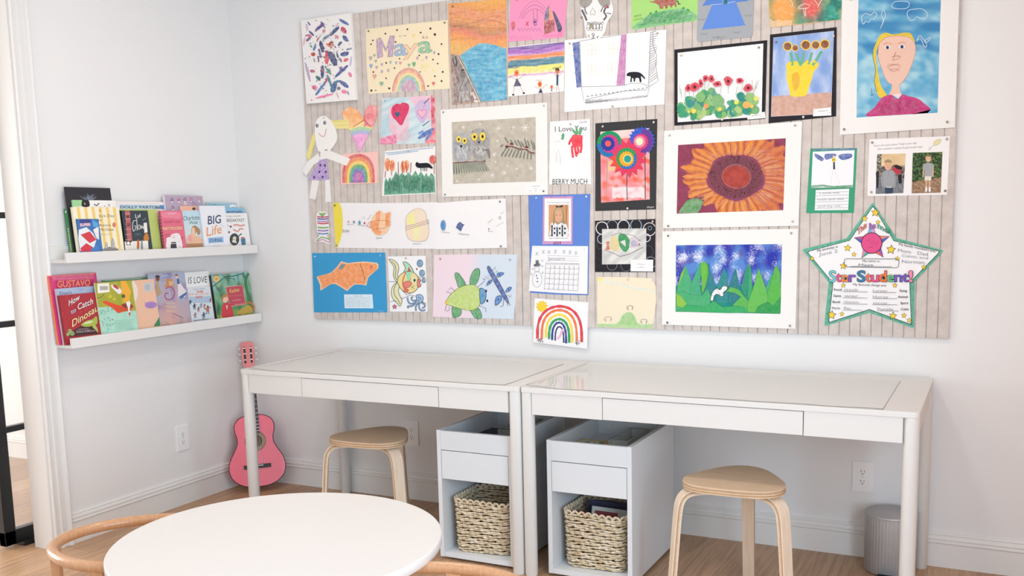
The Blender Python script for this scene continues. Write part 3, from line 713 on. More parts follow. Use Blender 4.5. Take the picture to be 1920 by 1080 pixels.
    def G(s,TL,TR,BR,BL,nx,ny,fn):
        s.k+=1; vs=[];cs=[];fs=[]
        for j in range(ny+1):
            for i in range(nx+1):
                u,v=i/nx,j/ny; x=(TL[0]*(1-u)+TR[0]*u)*(1-v)+(BL[0]*(1-u)+BR[0]*u)*v; y=(TL[1]*(1-u)+TR[1]*u)*(1-v)+(BL[1]*(1-u)+BR[1]*u)*v
                vs.append(s.W((x,y))); c=fn(u,v,x,y); c=hx(c) if isinstance(c,str) else c; cs.append(lin(c[:3])+((c[3] if len(c)>3 else 0),))
        o=len(s.b.v); mi=s.b.mi(s.mat); s.b.v+=[tuple(v) for v in vs]
        for j in range(ny):
            for i in range(nx):
                a=j*(nx+1)+i; f=[a,a+nx+1,a+nx+2,a+1]; s.b.f.append([q+o for q in f]); s.b.m.append(mi); s.b.c.append([cs[q] for q in f]); s.b.sm.append(False)
        return s
    def T(s,txt,p0,p1,h,col,off=0,out=None,ow=.05,a=0,cap=.73,shear=0):
        k0=s.k; A=s.W(p0); B=s.W(p1); U=s.W((p0[0],p0[1]-h)); ex=(B-A); ey=(U-A)/cap
        if 'M' in txt or 'W' in txt: off=0; out=None
        for (o,c) in (([(ow+off,out)] if out else [])+[(off,col)]):
            vs,fs,x0,x1=glyphs(txt,o); g=glyphs(txt,off); w=(g[3]-g[2]) or 1; s.k+=1; dk=s.n*((s.k-k0)*s.ST)
            s.b.add([A+ex*((v[0]-g[2]+shear*v[1])/w)+ey*v[1]+dk for v in vs],fs,s.mat,lin(c)+(a,))
        return s
    def scrawl(s,p0,p1,h,n,col='#4a4a4a',w=2.5):
        # unreadable small writing: connected up-down pen stroke with word gaps
        s.k+=1; segs=[];cur=[]
        for i in range(n):
            t=i/n
            if s.rnd.random()<.14 and len(cur)>2: segs.append(cur);cur=[];continue
            cur.append((p0[0]+(p1[0]-p0[0])*t,p0[1]+(p1[1]-p0[1])*t+s.rnd.uniform(-h/2,h/2)))
        if len(cur)>1: segs.append(cur)
        for c in segs:
            if len(c)>1: s._strip(c,w,lin(col)+(0,))
        return s
    def pins(s,L,col='#a3978b'):
        s.fin()
        for q in L:
            c=col if len(q)<3 else q[2]; b=MB(); o=s.W((q[0],q[1]),max(6,s.k+1)); ey=s.n; M=frame(o,s.ex,s.ey,s.n)
            vs=[];fs=[];pr=[(.0036,-.0022),(.0042,0),(.0046,.0012),(.0040,.0026),(.0022,.0034)];n=14
            for r,z in pr: vs+=[M@Vector((r*math.cos(2*math.pi*i/n),r*math.sin(2*math.pi*i/n),z)) for i in range(n)]
            for k in range(4): fs+=[[k*n+i,k*n+(i+1)%n,(k+1)*n+(i+1)%n,(k+1)*n+i] for i in range(n)]
            fs.append([4*n+i for i in range(n)]); b.add(vs,fs,s.mat,lin(c)+(0,),True); b.build('push_pin',s.root)
        return s
# ------------------------------------------------------------------ felt pinboard
FELT=D.materials.new('grey_felt'); FELT.use_nodes=True
def _felt():
    nt=FELT.node_tree; p=nt.nodes['Principled BSDF']; N=nt.nodes.new; L=nt.links.new; tc=N('ShaderNodeTexCoord')
    n1=N('ShaderNodeTexNoise'); n1.inputs['Scale'].default_value=260; n1.inputs['Detail'].default_value=5; n2=N('ShaderNodeTexNoise'); n2.inputs['Scale'].default_value=25; n2.inputs['Detail'].default_value=5
    L(tc.outputs['Object'],n1.inputs['Vector']); L(tc.outputs['Object'],n2.inputs['Vector'])
    ad=N('ShaderNodeMath'); ad.operation='ADD'; L(n1.outputs['Fac'],ad.inputs[0]); L(n2.outputs['Fac'],ad.inputs[1])
    rp=N('ShaderNodeMapRange'); rp.inputs[1].default_value=.7; rp.inputs[2].default_value=1.3; L(ad.outputs[0],rp.inputs[0])
    mx=N('ShaderNodeMix'); mx.data_type='RGBA'; mx.inputs[6].default_value=lin('#c3bab4')+(1,); mx.inputs[7].default_value=lin('#dcd3cd')+(1,)
    L(rp.outputs[0],mx.inputs[0]); L(mx.outputs[2],p.inputs['Base Color']); p.inputs['Roughness'].default_value=.95; p.inputs['Specular IOR Level'].default_value=.1
    b=N('ShaderNodeBump'); b.inputs['Strength'].default_value=.25; b.inputs['Distance'].default_value=.002; L(n1.outputs['Fac'],b.inputs['Height']); L(b.outputs[0],p.inputs['Normal'])
_felt()
FGR=mat('felt_groove','#9a9590',rough=.95,spec=.1,noise_amt=.2,noise_scale=100)
BX0,BX1,BZ0,BZ1=.4733,3.441,.8887,2.357
t=thing('pinboard',((BX0+BX1)/2,-.001,BZ0),'long light grey felt pinboard with vertical grooves above the desks','pinboard')
npan=5; pw=(BX1-BX0)/npan
for i in range(npan):
    x0=BX0+i*pw+(.0015 if i else 0); x1=BX0+(i+1)*pw-(.0015 if i<npan-1 else 0)
    # grooved panel: strips with V grooves between
    ns=15; pts=[]; sw=(x1-x0)/ns
    for k in range(ns+1):
        x=x0+k*sw
        if k>0: pts.append((x-.0022 if k<ns else x1-.001,-.0122))
        if 0<k<ns: pts+= [(x-.0010,-.0080),(x+.0010,-.0080)]
        if k<ns: pts.append((x+.0022 if k else x0+.001,-.0122))
    pts+=[(x1,-.0112),(x1,-.0006),(x0,-.0006),(x0,-.0112)]
    vs=[(x,y,z) for z in (BZ0,BZ1) for x,y in pts]; n=len(pts)
    b=MB(); b.add(vs,[[q,(q+1)%n,n+(q+1)%n,n+q] for q in range(n)]+[list(range(n)),list(range(n,2*n))[::-1]],FELT); b.build('felt_panel',t)
# ================================================================== the children's pictures
CA=(540,0,5.144); CB=(820,0,5.142); CC=(1040,0,4.911); CD=(1240,0,4.319); CE=(1560,0,4.153); CF=(550,170,4.91); CG=(810,180,5.144)
CH=(1090,210,5.4); CI=(1230,220,4.91); CJ=(1500,240,5.4); CK=(570,360,4.8); CL=(570,460,7.2); CM=(800,460,5.144); CN=(970,350,9); CO=(1090,400,4.695); CPx=(1230,420,5.143); CQ=(1500,370,4)
BLK='#1c1c22'
def label(a,q,lines,d=.0006):
    a.part('caption_label'); a.at(d); a.sheet(q,'#f4f3f3')
    (x0,y0),(x1,y1),(x2,y2),(x3,y3)=q
    for i,(f0,f1,fy,txt) in enumerate(lines):
        p0=(x0+(x1-x0)*f0+(x3-x0)*fy,y0+(y1-y0)*f0+(y3-y0)*fy); p1=(x0+(x1-x0)*f1+(x3-x0)*fy,y0+(y1-y0)*f1+(y3-y0)*fy)
        if txt: a.T(txt,p0,p1,8,'#3a3a3a',.01)
        else: a.scrawl(p0,p1,4,14,'#6a6a6a',2)
# 1 stretched canvas with paint dabs
a=Art('painted_canvas','white canvas with blue and pink paint dabs, at the left end of the pinboard','painting',CA,d=.0185)
a.part('stretched_canvas').sheet([(122,198),(603,124),(655,962),(178,1000)],'#f3f1ef',.018)
B1,B2,PK='#2f4f98','#27407f','#ea6b94'
for q in [(165,600,215,790,26,'#b9a6c4'),(178,230,188,300,22,'#cdb6d4'),(148,440,165,360,20,'#f2b7c8'),(600,640,612,545,20,'#c9bedd'),(560,482,618,465,20,'#8d9ab0'),(190,210,215,245,14,B1),(262,295,338,238,28,B1),(405,345,492,258,34,B2),(495,188,585,238,28,'#3a63ad'),(205,300,248,345,22,'#46567f'),(178,398,218,360,24,'#4c5c86'),(248,490,268,430,22,'#3c6ea8'),(312,395,340,505,38,B2),(530,345,578,402,38,B1),(482,440,518,402,26,B2),(508,530,585,512,42,B1),(380,490,372,615,46,'#e2375a'),(398,495,465,632,62,'#41507d'),(332,755,336,632,36,B2),(455,742,578,632,30,B1),(268,918,358,798,28,'#4a78b4'),(425,890,462,790,52,'#2c5c96'),(440,800,500,780,26,'#2b6d94'),(498,780,582,842,38,B1),(440,880,378,720,24,'#2f7aa0'),(518,262,558,320,44,'#dd3f74'),(270,948,438,905,22,'#f07fa6'),(522,880,566,890,40,'#ef7da4'),(588,698,612,742,28,'#ef7da4'),(232,838,282,850,40,'#ef7da4'),(188,335,228,360,30,PK),(540,588,582,568,30,'#ea5d76'),(212,682,260,690,30,'#c96a92'),(225,520,262,528,40,'#d9502e'),(395,450,432,405,42,'#f08a62'),(340,320,352,280,24,'#f1a3a0'),(455,340,490,370,30,'#f0a0b4'),(382,665,412,712,30,'#35a58b'),(272,735,312,775,32,'#2a6f7c'),(320,210,350,260,24,'#5c4a86'),(375,750,365,800,22,'#cc3f66'),(215,440,235,455,18,'#46b58c'),(478,850,505,855,36,'#6b6678'),(470,890,490,945,14,'#e9b3cd'),(575,880,590,915,14,'#8d8db5'),(340,380,400,340,26,'#7686a8')]:
    a.brush(*q)
for q in [(300,470,320,560,18,'#5c4a86'),(300,600,290,540,14,'#7a3f6a'),(330,430,350,470,16,'#6b4a7a'),(370,420,410,450,20,'#e06a52'),(420,400,425,470,14,'#f08a62'),(360,640,390,690,16,'#2f9c8a'),(390,740,405,800,22,'#2a7f94'),(280,400,300,360,12,'#c93b55'),(470,500,490,560,14,'#4a5a86'),(250,560,262,600,12,'#7a8aa4'),(500,560,520,600,14,'#6b4a7a'),(300,260,330,225,12,'#9a5c94'),(405,340,425,310,22,'#8a94a8'),(345,700,330,660,14,'#c93b55'),(520,640,500,680,16,'#8d6aa0')]: a.brush(*q)
for c,n in (('#33406b',90),('#c93b55',54),('#6b4a7a',46),('#2e6c6a',26)):
    L=[]
    while len(L)<n:
        x,y=a.rnd.gauss(390,95),a.rnd.gauss(480,240)
        if inpoly((x,y),[(150,215),(595,140),(645,945),(190,985)]): L.append((x,y,a.rnd.uniform(1.5,6)))
    a.dots(L,4,c)
a.fin()
# 2 cream name sheet
a=Art('name_drawing','cream sheet with coloured name letters, black dots and a rainbow','drawing',CA,d=.0006)
a.part('paper').sheet([(750,282),(1150,232),(1540,192),(1546,500),(1560,855),(1150,880),(778,907),(757,600)],'#f5e6c6')
RB=['#e08a78','#efb07f','#f3dc84','#8fc39b','#8fb4c9','#c193b0']
for i,(rx,ry) in enumerate(((158,226),(140,202),(122,180),(106,158),(90,134),(74,112))):
    e=ell(1165,882,rx,ry,0,24,180,360); a.P(e,RB[i],.55)
a.L(ell(1165,882,158,226,0,24,180,360),2.5,'#b5655c')
a.P([(853,382),(890,360),(948,470),(985,345),(1027,342),(1008,548),(962,552),(972,440),(946,500),(905,440),(915,545),(864,566)],'#b791b4',.5).L([(853,382),(890,360),(948,470),(985,345),(1027,342),(1008,548),(962,552),(972,440),(946,500),(905,440),(915,545),(864,566)],3,'#6d5a70',closed=True).T('a',(1024,538),(1146,526),128,'#7fa8cf',.012,out='#51658a',ow=.014,a=.5,cap=.56)
a.T('y',(1108,530),(1258,512),118,'#f5cd9f',.0,out='#a98a60',ow=.014,a=.4,cap=.56).T('a',(1258,512),(1386,502),128,'#7dbb8d',.012,out='#4c7a5a',ow=.014,a=.5,cap=.56)
a.dots([(940,325),(1052,290),(1152,282),(1280,314),(1374,276,11),(1417,333,13),(1482,425),(1453,522,10),(819,390,8),(802,426,8),(1038,405,9),(1266,535,8),(1399,575,8),(1444,614,8),(1493,694,10),(1417,735,9),(1482,782,10),(1352,830,9),(1274,694,7),(948,755,8),(977,853,11),(805,873,11),(824,695,9),(1028,657,8),(948,607,9),(1077,566,8),(1081,349,5),(1112,345,4),(1133,345,5),(847,872,6)],9,'#4a4440')
for x,y,w,h,c in ((797,562,34,50,'#a99aa6'),(834,535,26,38,'#7fae94'),(848,590,24,38,'#8aa5a0'),(802,636,36,54,'#8aa2cc'),(856,650,28,36,'#b6a0a8'),(906,622,24,34,'#a894b0'),(835,738,42,60,'#e09f93'),(902,808,42,52,'#7fb085'),(1168,628,28,38,'#7fae94'),(1216,620,38,60,'#6fae74'),(1336,555,22,38,'#a79bb0'),(1085,608,28,38,'#e08f8a'),(1404,806,32,44,'#d3605c')):
    a.P(hrt(x,y,w,h),c,.3)
for x,y,c in ((990,600,'#9db9b3'),(1044,606,'#9db0c4'),(907,690,'#b6a6c0'),(968,680,'#b9a4b0'),(1250,560,'#a99fb4'),(1412,508,'#a0a0b4')): a.P([(x-9,y-14),(x+9,y-15),(x+9,y+13),(x-9,y+15)],c,.3)
for x,y,r,c in ((1213,342,22,'#f2dd7e'),(1300,636,24,'#f2e48c'),(1345,632,22,'#f2e48c'),(1402,680,20,'#f2e48c'),(1328,680,18,'#f2e48c'),(1372,735,16,'#f2e9a4'),(1300,582,16,'#f0c8ac')): a.P(star(x,y,r,.5),c,.4)
for x in (1306,1340): a.P([(x,342),(x+14,370),(x-14,372)],'#c69a8c',.3)
a.pins([(779,301),(1513,220)],'#8d8279')
# 3 sunset over blue water
a=Art('sunset_drawing','tall crayon picture of an orange sunset over blue water with a small grey cutout figure','drawing',CB,d=.0014)
wat=[(218,536),(290,485),(400,420),(480,418),(570,438),(668,470),(670,962),(430,985)]
peb=[(128,520),(214,536),(424,990),(140,1010)]
ys=[-10,60,130,200,262,300,350,400,470,560]; cs=['#f3ae4a','#f0a14a','#ec9a6e','#eda05a','#c98a5c','#e9866a','#f39a52','#f4a654','#e8b45e','#e8b068']
def f(u,v,x,y):
    if inpoly((x,y),wat):
        g=nz(x*.012+y*.004,y*.05,1)+.5*nz(x*.05,y*.12,2); ed=.0 if y>500 or x>400 else .0
        c=mixc(hx('#2f93c2'),hx('#6fc3dc'),.5+g*.8)
        return c+(.25,)
    if inpoly((x,y),peb): return mixc(hx('#b09a94'),hx('#7f6460'),.5+1.1*nz(x*.06,y*.012,5))+(.35,)
    yy=y+26*math.sin(x*.009+.5)-40*math.exp(-((x-560)/200)**2)*(y>150)+22*nz(x*.01,y*.01,3)+9*nz(x*.03,y*.2,4)
    i=0
    while i<len(ys)-2 and ys[i+1]<yy: i+=1
    c=mixc(hx(cs[i]),hx(cs[i+1]),(yy-ys[i])/(ys[i+1]-ys[i])); return mixc(c,hx('#b5684f'),max(0,nz(x*.02,y*.35,6)-.15)*.8)+(.2,)
a.part('paper').sheet([(105,36),(390,10),(664,-14),(678,962),(430,985),(140,1011)],'#e8a860',.0005)
a.G((107,38),(664,-12),(676,960),(142,1008),88,130,f)
for y0,c in ((60,'#d98a4a'),(85,'#c9763f'),(140,'#c9764a'),(185,'#b0643c'),(205,'#a85a3c'),(290,'#b0503c'),(305,'#c9604a'),(350,'#d98a4a'),(370,'#c98a3c'),(120,'#b9663e'),(160,'#c77a52'),(232,'#7a4a3a'),(250,'#8a4f3f'),(266,'#9a5a44'),(330,'#d06a4a'),(385,'#b98336')):
    a.L([(x,y0+16*math.sin(x*.012+y0)-34*math.exp(-((x-540)/120)**2)) for x in range(125,660,14)],2.4,c,.3)
a.L([(205,540),(300,720),(424,988)],9,'#6a7a7a',.2); a.L([(200,545),(292,725),(415,985)],6,'#e8e2d8',.2)
a.scribble([(130,525),(210,545),(400,980),(150,1000)],90,60,2.5,'#5f4a4a',80,.3)
a.P(sp([(140,545),(160,530),(185,540),(195,600),(190,650),(165,640),(145,600)]),'#8a7f80',.3); a.L([(150,560),(160,610),(180,640)],6,'#2a2626'); a.L([(175,545),(190,600),(185,640)],7,'#1f1c1c')
a.part('figure_cutout'); a.at(.0004)
a.sheet(sp([(248,668),(275,690),(282,735),(300,760),(322,810),(312,870),(300,905),(310,970),(255,968),(205,975),(215,900),(225,870),(200,860),(192,830),(212,760),(222,700)],3),'#a8a6a4',.0003)
a.E(247,712,30,44,'#8f8c8a').P([(225,690),(235,665),(262,665),(278,690),(262,680),(240,684)],'#4f4c4c').P(sp([(222,830),(262,750),(280,770),(240,860)],3),'#b9b6b3').L([(262,755),(222,850)],5,'#666262').L([(300,790),(260,830)],4,'#777373').P([(215,885),(300,880),(308,965),(208,970)],'#c5c2bd').L([(235,890),(228,965)],3,'#8a8683').L([(268,890),(275,965)],3,'#8a8683').dots([(238,700),(256,700)],4,'#2c2a2a').L([(240,728),(258,726)],3,'#4a3f3f')
for p in ([(320,890),(355,885),(360,920),(325,925)],[(330,900),(350,905),(385,945),(360,960)],[(350,968),(380,960),(405,985),(360,990)]): a.P(p,'#e6dfd8')
a.part('paper_clip').at(-.0004); a.pins([(147,62)],'#9a7a45')
# 4 pink sheet
a=Art('castle_drawing','bright pink sheet with pen arches, flowers and red towers','drawing',CB,d=.0010)
a.part('paper').sheet([(712,-60),(1260,-60),(1222,358),(950,385),(680,402)],'#f79cc3')
for rx,ry,c in ((150,140,'#b25f92'),(130,110,'#7a4a86'),(112,78,'#9a4f86')): a.L([(940-rx+ (2*rx)*t, 180-ry*math.sin(math.pi*t)**.7*1.2) for t in [i/20 for i in range(20)]],3,c)
a.L([(925,95),(928,170),(940,250),(955,245),(965,170),(962,85)],3,'#5a4a8a').L(ell(942,215,16,30),4,'#4a3f86',closed=True).E(942,212,8,12,'#4a3f86')
a.L(sum([[(775+i*17,300 if i%2 else 268)] for i in range(14)],[]),3.5,'#4a3a78').L(sum([[(700+i*16,385 if i%2 else 345-6*(i%3))] for i in range(14)],[]),2.5,'#9a5a8a').L(sum([[(1015+i*12,355 if i%2 else 338)] for i in range(16)],[]),2.5,'#d0557a')
a.E(730,240,20,34,'#d9435c',.3).L([(730,270),(730,298)],4,'#4f6a4a').L([(708,272),(728,284),(750,268)],4,'#4f6a4a').LL([[(855,208),(878,248)],[(880,208),(856,248)]],7,'#d9435c')
a.P([(1075,45),(1092,110),(1080,205),(1028,205),(1045,110)],'#5a5a86',.4).P([(1078,60),(1118,150),(1110,210),(1076,210)],'#f0906a',.3).P([(1030,190),(1128,190),(1135,300),(1030,332)],'#b93a48',.4).P(sp([(1112,112),(1135,125),(1168,190),(1200,260),(1195,300),(1165,305),(1148,240)]),'#38406a',.2)
a.scribble([(1030,200),(1128,200),(1130,300),(1035,325)],40,30,3,'#7a2438',90).L([(1178,300),(1170,340)],3,'#d0557a').L([(1188,300),(1200,345)],3,'#d0557a')
a.pins([(768,5,'#d89ab8')])
# 5 family under a rainbow sky
a=Art('family_drawing','white sheet with stick figures, yellow stars and a purple and orange striped sky','drawing',CB,d=.0006)
a.part('paper').sheet([(678,460),(950,425),(1226,402),(1222,880),(950,905),(681,932)],'#f3f1f0')
bn=[(0,'#6a4a9c'),(.07,'#9a50b8'),(.155,'#c58ad0'),(.2,'#ee7a3c'),(.29,'#f0a06c'),(.315,'#2f6f86'),(.46,'#e9e46a'),(.57,'#eeeab0'),(.62,'#dca0d8'),(.655,'#f3f1f0')]
def f(u,v,x,y):
    w=v*.66*1.0; yy=w+.02*math.sin(u*7+1)+.012*nz(u*14,v*8,3)+(.04*math.sin(u*3.1) if v>.3 else 0)
    c=bn[0][1]
    for q,cc in bn:
        if yy>=q: c=cc
    if c=='#f3f1f0': return c
    return mixc(hx(c),(1,1,1),.18+.4*nz(u*5,v*60,4))+(.15,)
a.G((680,462),(1224,404),(1222,715),(680,760),70,48,f)
a.E(764,706,24,36,'#ee8a52',.4).E(764,706,14,22,'#e8703a').dots([(757,703),(771,703)],3,BLK).P([(766,750),(735,835),(812,828)],'#4a4468',.2).LL([[(760,770),(700,735)],[(775,768),(845,715)],[(742,835),(732,912)],[(795,830),(832,895)],[(700,735),(690,752)],[(700,735),(712,735)],[(845,715),(855,728)],[(845,715),(830,712)]],4,'#b98a84').E(732,914,12,8,BLK).E(834,898,12,8,BLK)
a.E(988,812,22,32,'#f0a24c',.4).E(988,812,15,22,'#e07040').dots([(982,810),(994,810)],3,BLK).P([(996,848),(975,898),(1018,893)],'#4a4468').LL([[(985,860),(935,830)],[(1000,860),(1058,812)],[(985,893),(978,905)],[(1008,893),(1016,902)]],4,'#c99a94')
a.E(1102,838,13,17,'#e07a50').P([(1103,852),(1096,878),(1110,878)],'#3f4a70').LL([[(1100,858),(1080,850)],[(1106,858),(1130,850)]],3,'#c99a94').E(1158,688,20,28,'#d9865c').P(ell(1158,680,22,24,0,12,180,360),'#6a4030').dots([(1151,688),(1165,688)],3,BLK).P([(1150,718),(1168,718),(1166,822),(1148,822)],'#34557a').LL([[(1150,740),(1125,705)],[(1168,735),(1200,705)],[(1152,822),(1150,878)],[(1164,822),(1176,878)]],4,'#c99a94')
for i,x in enumerate((840,888,952,1016,1085)): a.P(star(x,680+4*(i%2),22,.5),'#ece27c',.2)
a.T('Noton',(692,662),(790,656),24,'#55555f').T('Maya',(1115,672),(1195,648),18,'#55555f').T('Noa',(955,780),(1015,775),10,'#8a8a90')
a.pins([(745,652,'#b9b4ae')])
# 6 house drawing
a=Art('house_drawing','large white sheet with a pencil house, blue and purple columns and a black cat','drawing',CC,d=.0010)
a.part('paper').sheet([(95,370),(560,322),(1028,272),(1010,962),(560,992),(90,1033)],'#f4f4f5')
a.P([(165,395),(226,382),(245,800),(202,808)],'#4a6cb5',.3).hatch([(165,395),(226,382),(245,800),(202,808)],75,9,4,'#2f4f98').P([(614,318),(663,314),(648,782),(568,788)],'#cf84c0',.35).hatch([(614,318),(663,314),(648,782),(568,788)],100,10,3,'#a95a9c')
a.LL([[(228,380),(400,352),(612,320)],[(245,800),(420,796),(640,788)],[(232,385),(246,800)],[(640,788),(700,768),(790,765),(870,795)],[(246,800),(272,945),(560,925),(855,888),(872,795)],[(285,918),(450,880),(640,838),(850,828)]],3,'#3c3c40')
for x,y in ((303,405),(500,400),(303,595),(485,585)): a.L([(x,y+5),(x+80,y-3),(x+78,y+95),(x+4,y+108)],3,'#e6dcb4',closed=True).LL([[(x+40,y),(x+40,y+100)],[(x+2,y+55),(x+80,y+48)]],3,'#e6dcb4')
a.P(sp([(662,690),(680,668),(740,662),(790,672),(832,715),(828,728),(795,700),(800,745),(785,758),(775,720),(745,722),(740,750),(728,752),(725,722),(712,722),(710,752),(696,752),(700,705),(672,702)],3),'#23252e')
a.LL([[(885,295),(875,500),(865,790)],[(905,290),(905,420),(940,510),(930,600),(955,745),(872,795)]]+[[(882-i*.6,300+i*22),(935+12*math.sin(i),290+i*20)] for i in range(22)],3,'#33343a')
a.LL([[(285+i*6,925-i*.35+a.rnd.uniform(-8,4)),(287+i*6,960-i*.9+a.rnd.uniform(-8,8))] for i in range(96)],2,'#3a3a40')
for i in range(15): a.LL([[(298+i*39,893-i*5.6+8*math.sin(i)*0),(306+i*39,878-i*5.6)],[(302+i*39,890-i*5.6),(318+i*39,886-i*5.6)]],4,'#5f8a70')
a.pins([(140,402,'#b9ab92'),(948,308,'#b9ab9a'),(535,980,'#b9ab92')])
# 7 skull cut-out
a=Art('skull_cutout','white paper skull cut-out pinned over the top of the house drawing','paper cutout',CC,d=.0024)
a.part('paper').sheet(sp([(240,80),(232,20),(240,-50),(290,-110),(380,-125),(460,-100),(500,-40),(522,20),(540,80),(530,135),(485,205),(465,290),(430,340),(395,355),(330,358),(300,340),(283,280),(265,180),(250,150)],4),'#f2f0ef')
a.P(sp([(240,60),(235,-20),(300,-30),(345,0),(330,40),(290,70)],4),'#9c9690',.2).P(sp([(395,-10),(440,-35),(500,-20),(512,40),(470,70),(425,50)],4),'#9c9690',.2)
for p in ([(350,72),(328,115),(335,140),(350,128),(365,142),(375,115)],): a.L(p,3.5,BLK,closed=True)
a.L([(250,90),(275,140),(295,190)],18,'#55565e',.1,smooth=4).L([(275,60),(285,110),(300,130)],12,'#77787e',.1,smooth=4).L([(470,70),(455,110),(475,150),(450,185)],16,'#55565e',.1,smooth=4).L([(425,110),(450,60),(490,40)],10,'#77787e',.1,smooth=4).L([(480,120),(520,128)],10,'#888a90').E(487,65,14,12,'#b2525a')
a.LL([[(295,258),(370,262),(440,252)],[(300,205),(340,222),(370,200),(410,222),(450,200)]],3,'#33333a')
for i in range(5): a.L(ell(310+i*29,250,14,34,0,12),3,'#33333a',closed=True)
for i in range(6): a.L(ell(308+i*26,215,10,12,0,8),2.5,'#55555a',closed=True)
a.E(341,243,12,18,'#a89868',.2).L(ell(356,318,11,11),4,BLK,closed=True).LL([[(356,328),(356,352)],[(310,322),(322,342)],[(405,330),(388,350)],[(340,350),(372,352)]],5,BLK)
a.pins([(250,160,'#8d7f74'),(360,-90,'#8d7f74')])
# 8 green sheet
a=Art('animal_drawing','pale green sheet with a red brown animal on a grassy hill, topmost row','drawing',CC,d=.0006)
a.part('paper').sheet([(705,-150),(1330,-170),(1325,190),(1010,232),(708,275)],'#aadc80')
a.P(sp([(715,265),(800,185),(870,130),(940,110),(1060,88),(1180,78),(1240,92),(1315,180),(1000,228)],4),'#5cb86a',.4)
a.scribble([(720,262),(870,130),(1060,92),(1240,95),(1310,180),(1000,225)],120,95,7,'#2f9c52',-28,.3,20)
a.P([(870,10),(900,15),(930,0),(1115,-15),(1122,65),(1112,68),(1105,45),(1090,48),(1080,72),(1068,70),(1060,48),(1045,50),(1035,80),(1020,80),(1018,55),(1002,55),(998,82),(965,80),(962,50),(930,30),(880,20)],'#a4442c',.25).P([(930,0),(1115,-15),(1100,-70),(960,-70)],'#a4442c',.25).L([(1118,10),(1135,12),(1140,38),(1158,35)],9,'#23232a').dots([(884,125),(936,108),(1186,75),(1228,92)],11,'#3f9c52')
a.T('MAYA',(735,160),(800,145),18,'#6a8a5a').T('COLORS',(730,192),(810,175),16,'#6a8a5a'); a.fin()
# 9 grey sheet with dress
a=Art('dress_collage','grey sheet with a blue cut paper dress and small pencil birds','collage',CD,d=.0016)
a.part('paper').sheet([(300,-90),(750,-110),(745,120),(738,285),(725,300),(400,328),(298,342),(286,320),(292,150)],'#a7acb2')
for x,y in ((325,158),(345,275),(610,262),(705,125),(440,302),(480,302)): a.L([(x-28,y-8),(x-15,y+8),(x-2,y-3),(x+12,y+8),(x+28,y-8)],3,'#5c6068')
a.L(ell(512,295,14,12),2.5,'#b9a880',closed=True)
a.part('dress'); a.at(.0005); a.sheet([(410,42),(600,8),(680,205),(328,242)],'#6690dc'); a.k+=3; a.P([(330,48),(385,-30),(700,-60),(700,8),(600,20),(400,40)],'#5f8ad6').L([(400,40),(520,28),(600,12)],3,'#e8e8ea')
a.part('belt'); a.at(.0004); a.sheet([(497,-10),(535,-14),(535,30),(497,34)],'#2f7488'); a.L([(500,-8),(502,30)],4,'#bbccdd'); a.fin()
# 10 orange and green painting at the top
a=Art('blot_painting','orange and green watercolour with white wax lines, cut off by the photo top','painting',CD,d=.0010)
def f(u,v,x,y):
    o=math.exp(-(((x-985)/110)**2+((y-80)/150)**2)); r=math.exp(-(((x-1215)/70)**2+((y-40)/110)**2))
    c=mixc(hx('#2f9c84'),hx('#1f6f62'),.5+1.2*nz(x*.012,y*.012,1)); c=mixc(c,hx('#a5c07c'),max(0,nz(x*.02,y*.015,2))*1.3)
    c=mixc(c,hx('#f0a050'),o*1.5+.3*nz(x*.03,y*.03,3)*o); c=mixc(c,hx('#dc5a52'),r*1.6)
    if y>165+12*nz(x*.03,0,4) and x<1060: c=mixc(c,hx('#f2c79c'),.8)
    return mixc(c,(1,1,1),.08+.25*max(0,nz(x*.04,y*.05,5)))
a.part('paper').sheet([(865,-110),(1475,-140),(1452,160),(1170,196),(884,224),(868,100)],'#e0b888')
a.G((868,-105),(1472,-135),(1450,158),(884,220),70,44,f)
a.LL([[(1040,0),(1060,20),(1065,50)],[(1105,65),(1130,40),(1165,30),(1205,45),(1190,65),(1110,72)],[(1150,70),(1162,132)],[(1170,70),(1168,130)],[(1265,60),(1285,20),(1300,0)],[(1240,0),(1275,45)]],4,'#f4ede4'); a.T('Norton',(1385,160),(1432,150),10,'#2a3a34'); a.fin()
# 11 poppies
a=Art('poppy_painting','black mounted painting of red poppies over green leaves','painting',CD,d=.0012)
a.part('black_mount').sheet([(105,402),(858,325),(840,962),(105,1018)],'#26252a',.001)
a.part('paper').at(.0006); a.sheet([(132,428),(826,352),(812,945),(132,990)],'#f2f1f1')
GR=['#6fae72','#3f9e6a','#8fc07a','#2f9a78','#7fb86a','#5aa584','#2f8f86','#a9c87a']
for i in range(115):
    x=a.rnd.uniform(150,800); top=790-70*math.exp(-((x-380)/80)**2)-20*math.exp(-((x-720)/70)**2)+45*math.exp(-((x-620)/60)**2)+30*math.exp(-((x-150)/40)**2); y=a.rnd.uniform(top+15,min(960-.06*(x-150),top+190)); r=a.rnd.uniform(15,34)
    if y+r>985-.07*(x-132): r=10
    a.P([(x+r*(1+.25*nz(math.cos(t)*2+i,math.sin(t)*2))*math.cos(t),y+r*1.1*math.sin(t)*(1+.2*nz(t,i))) for t in [k*.48 for k in range(13)]],GR[i%8],.08)
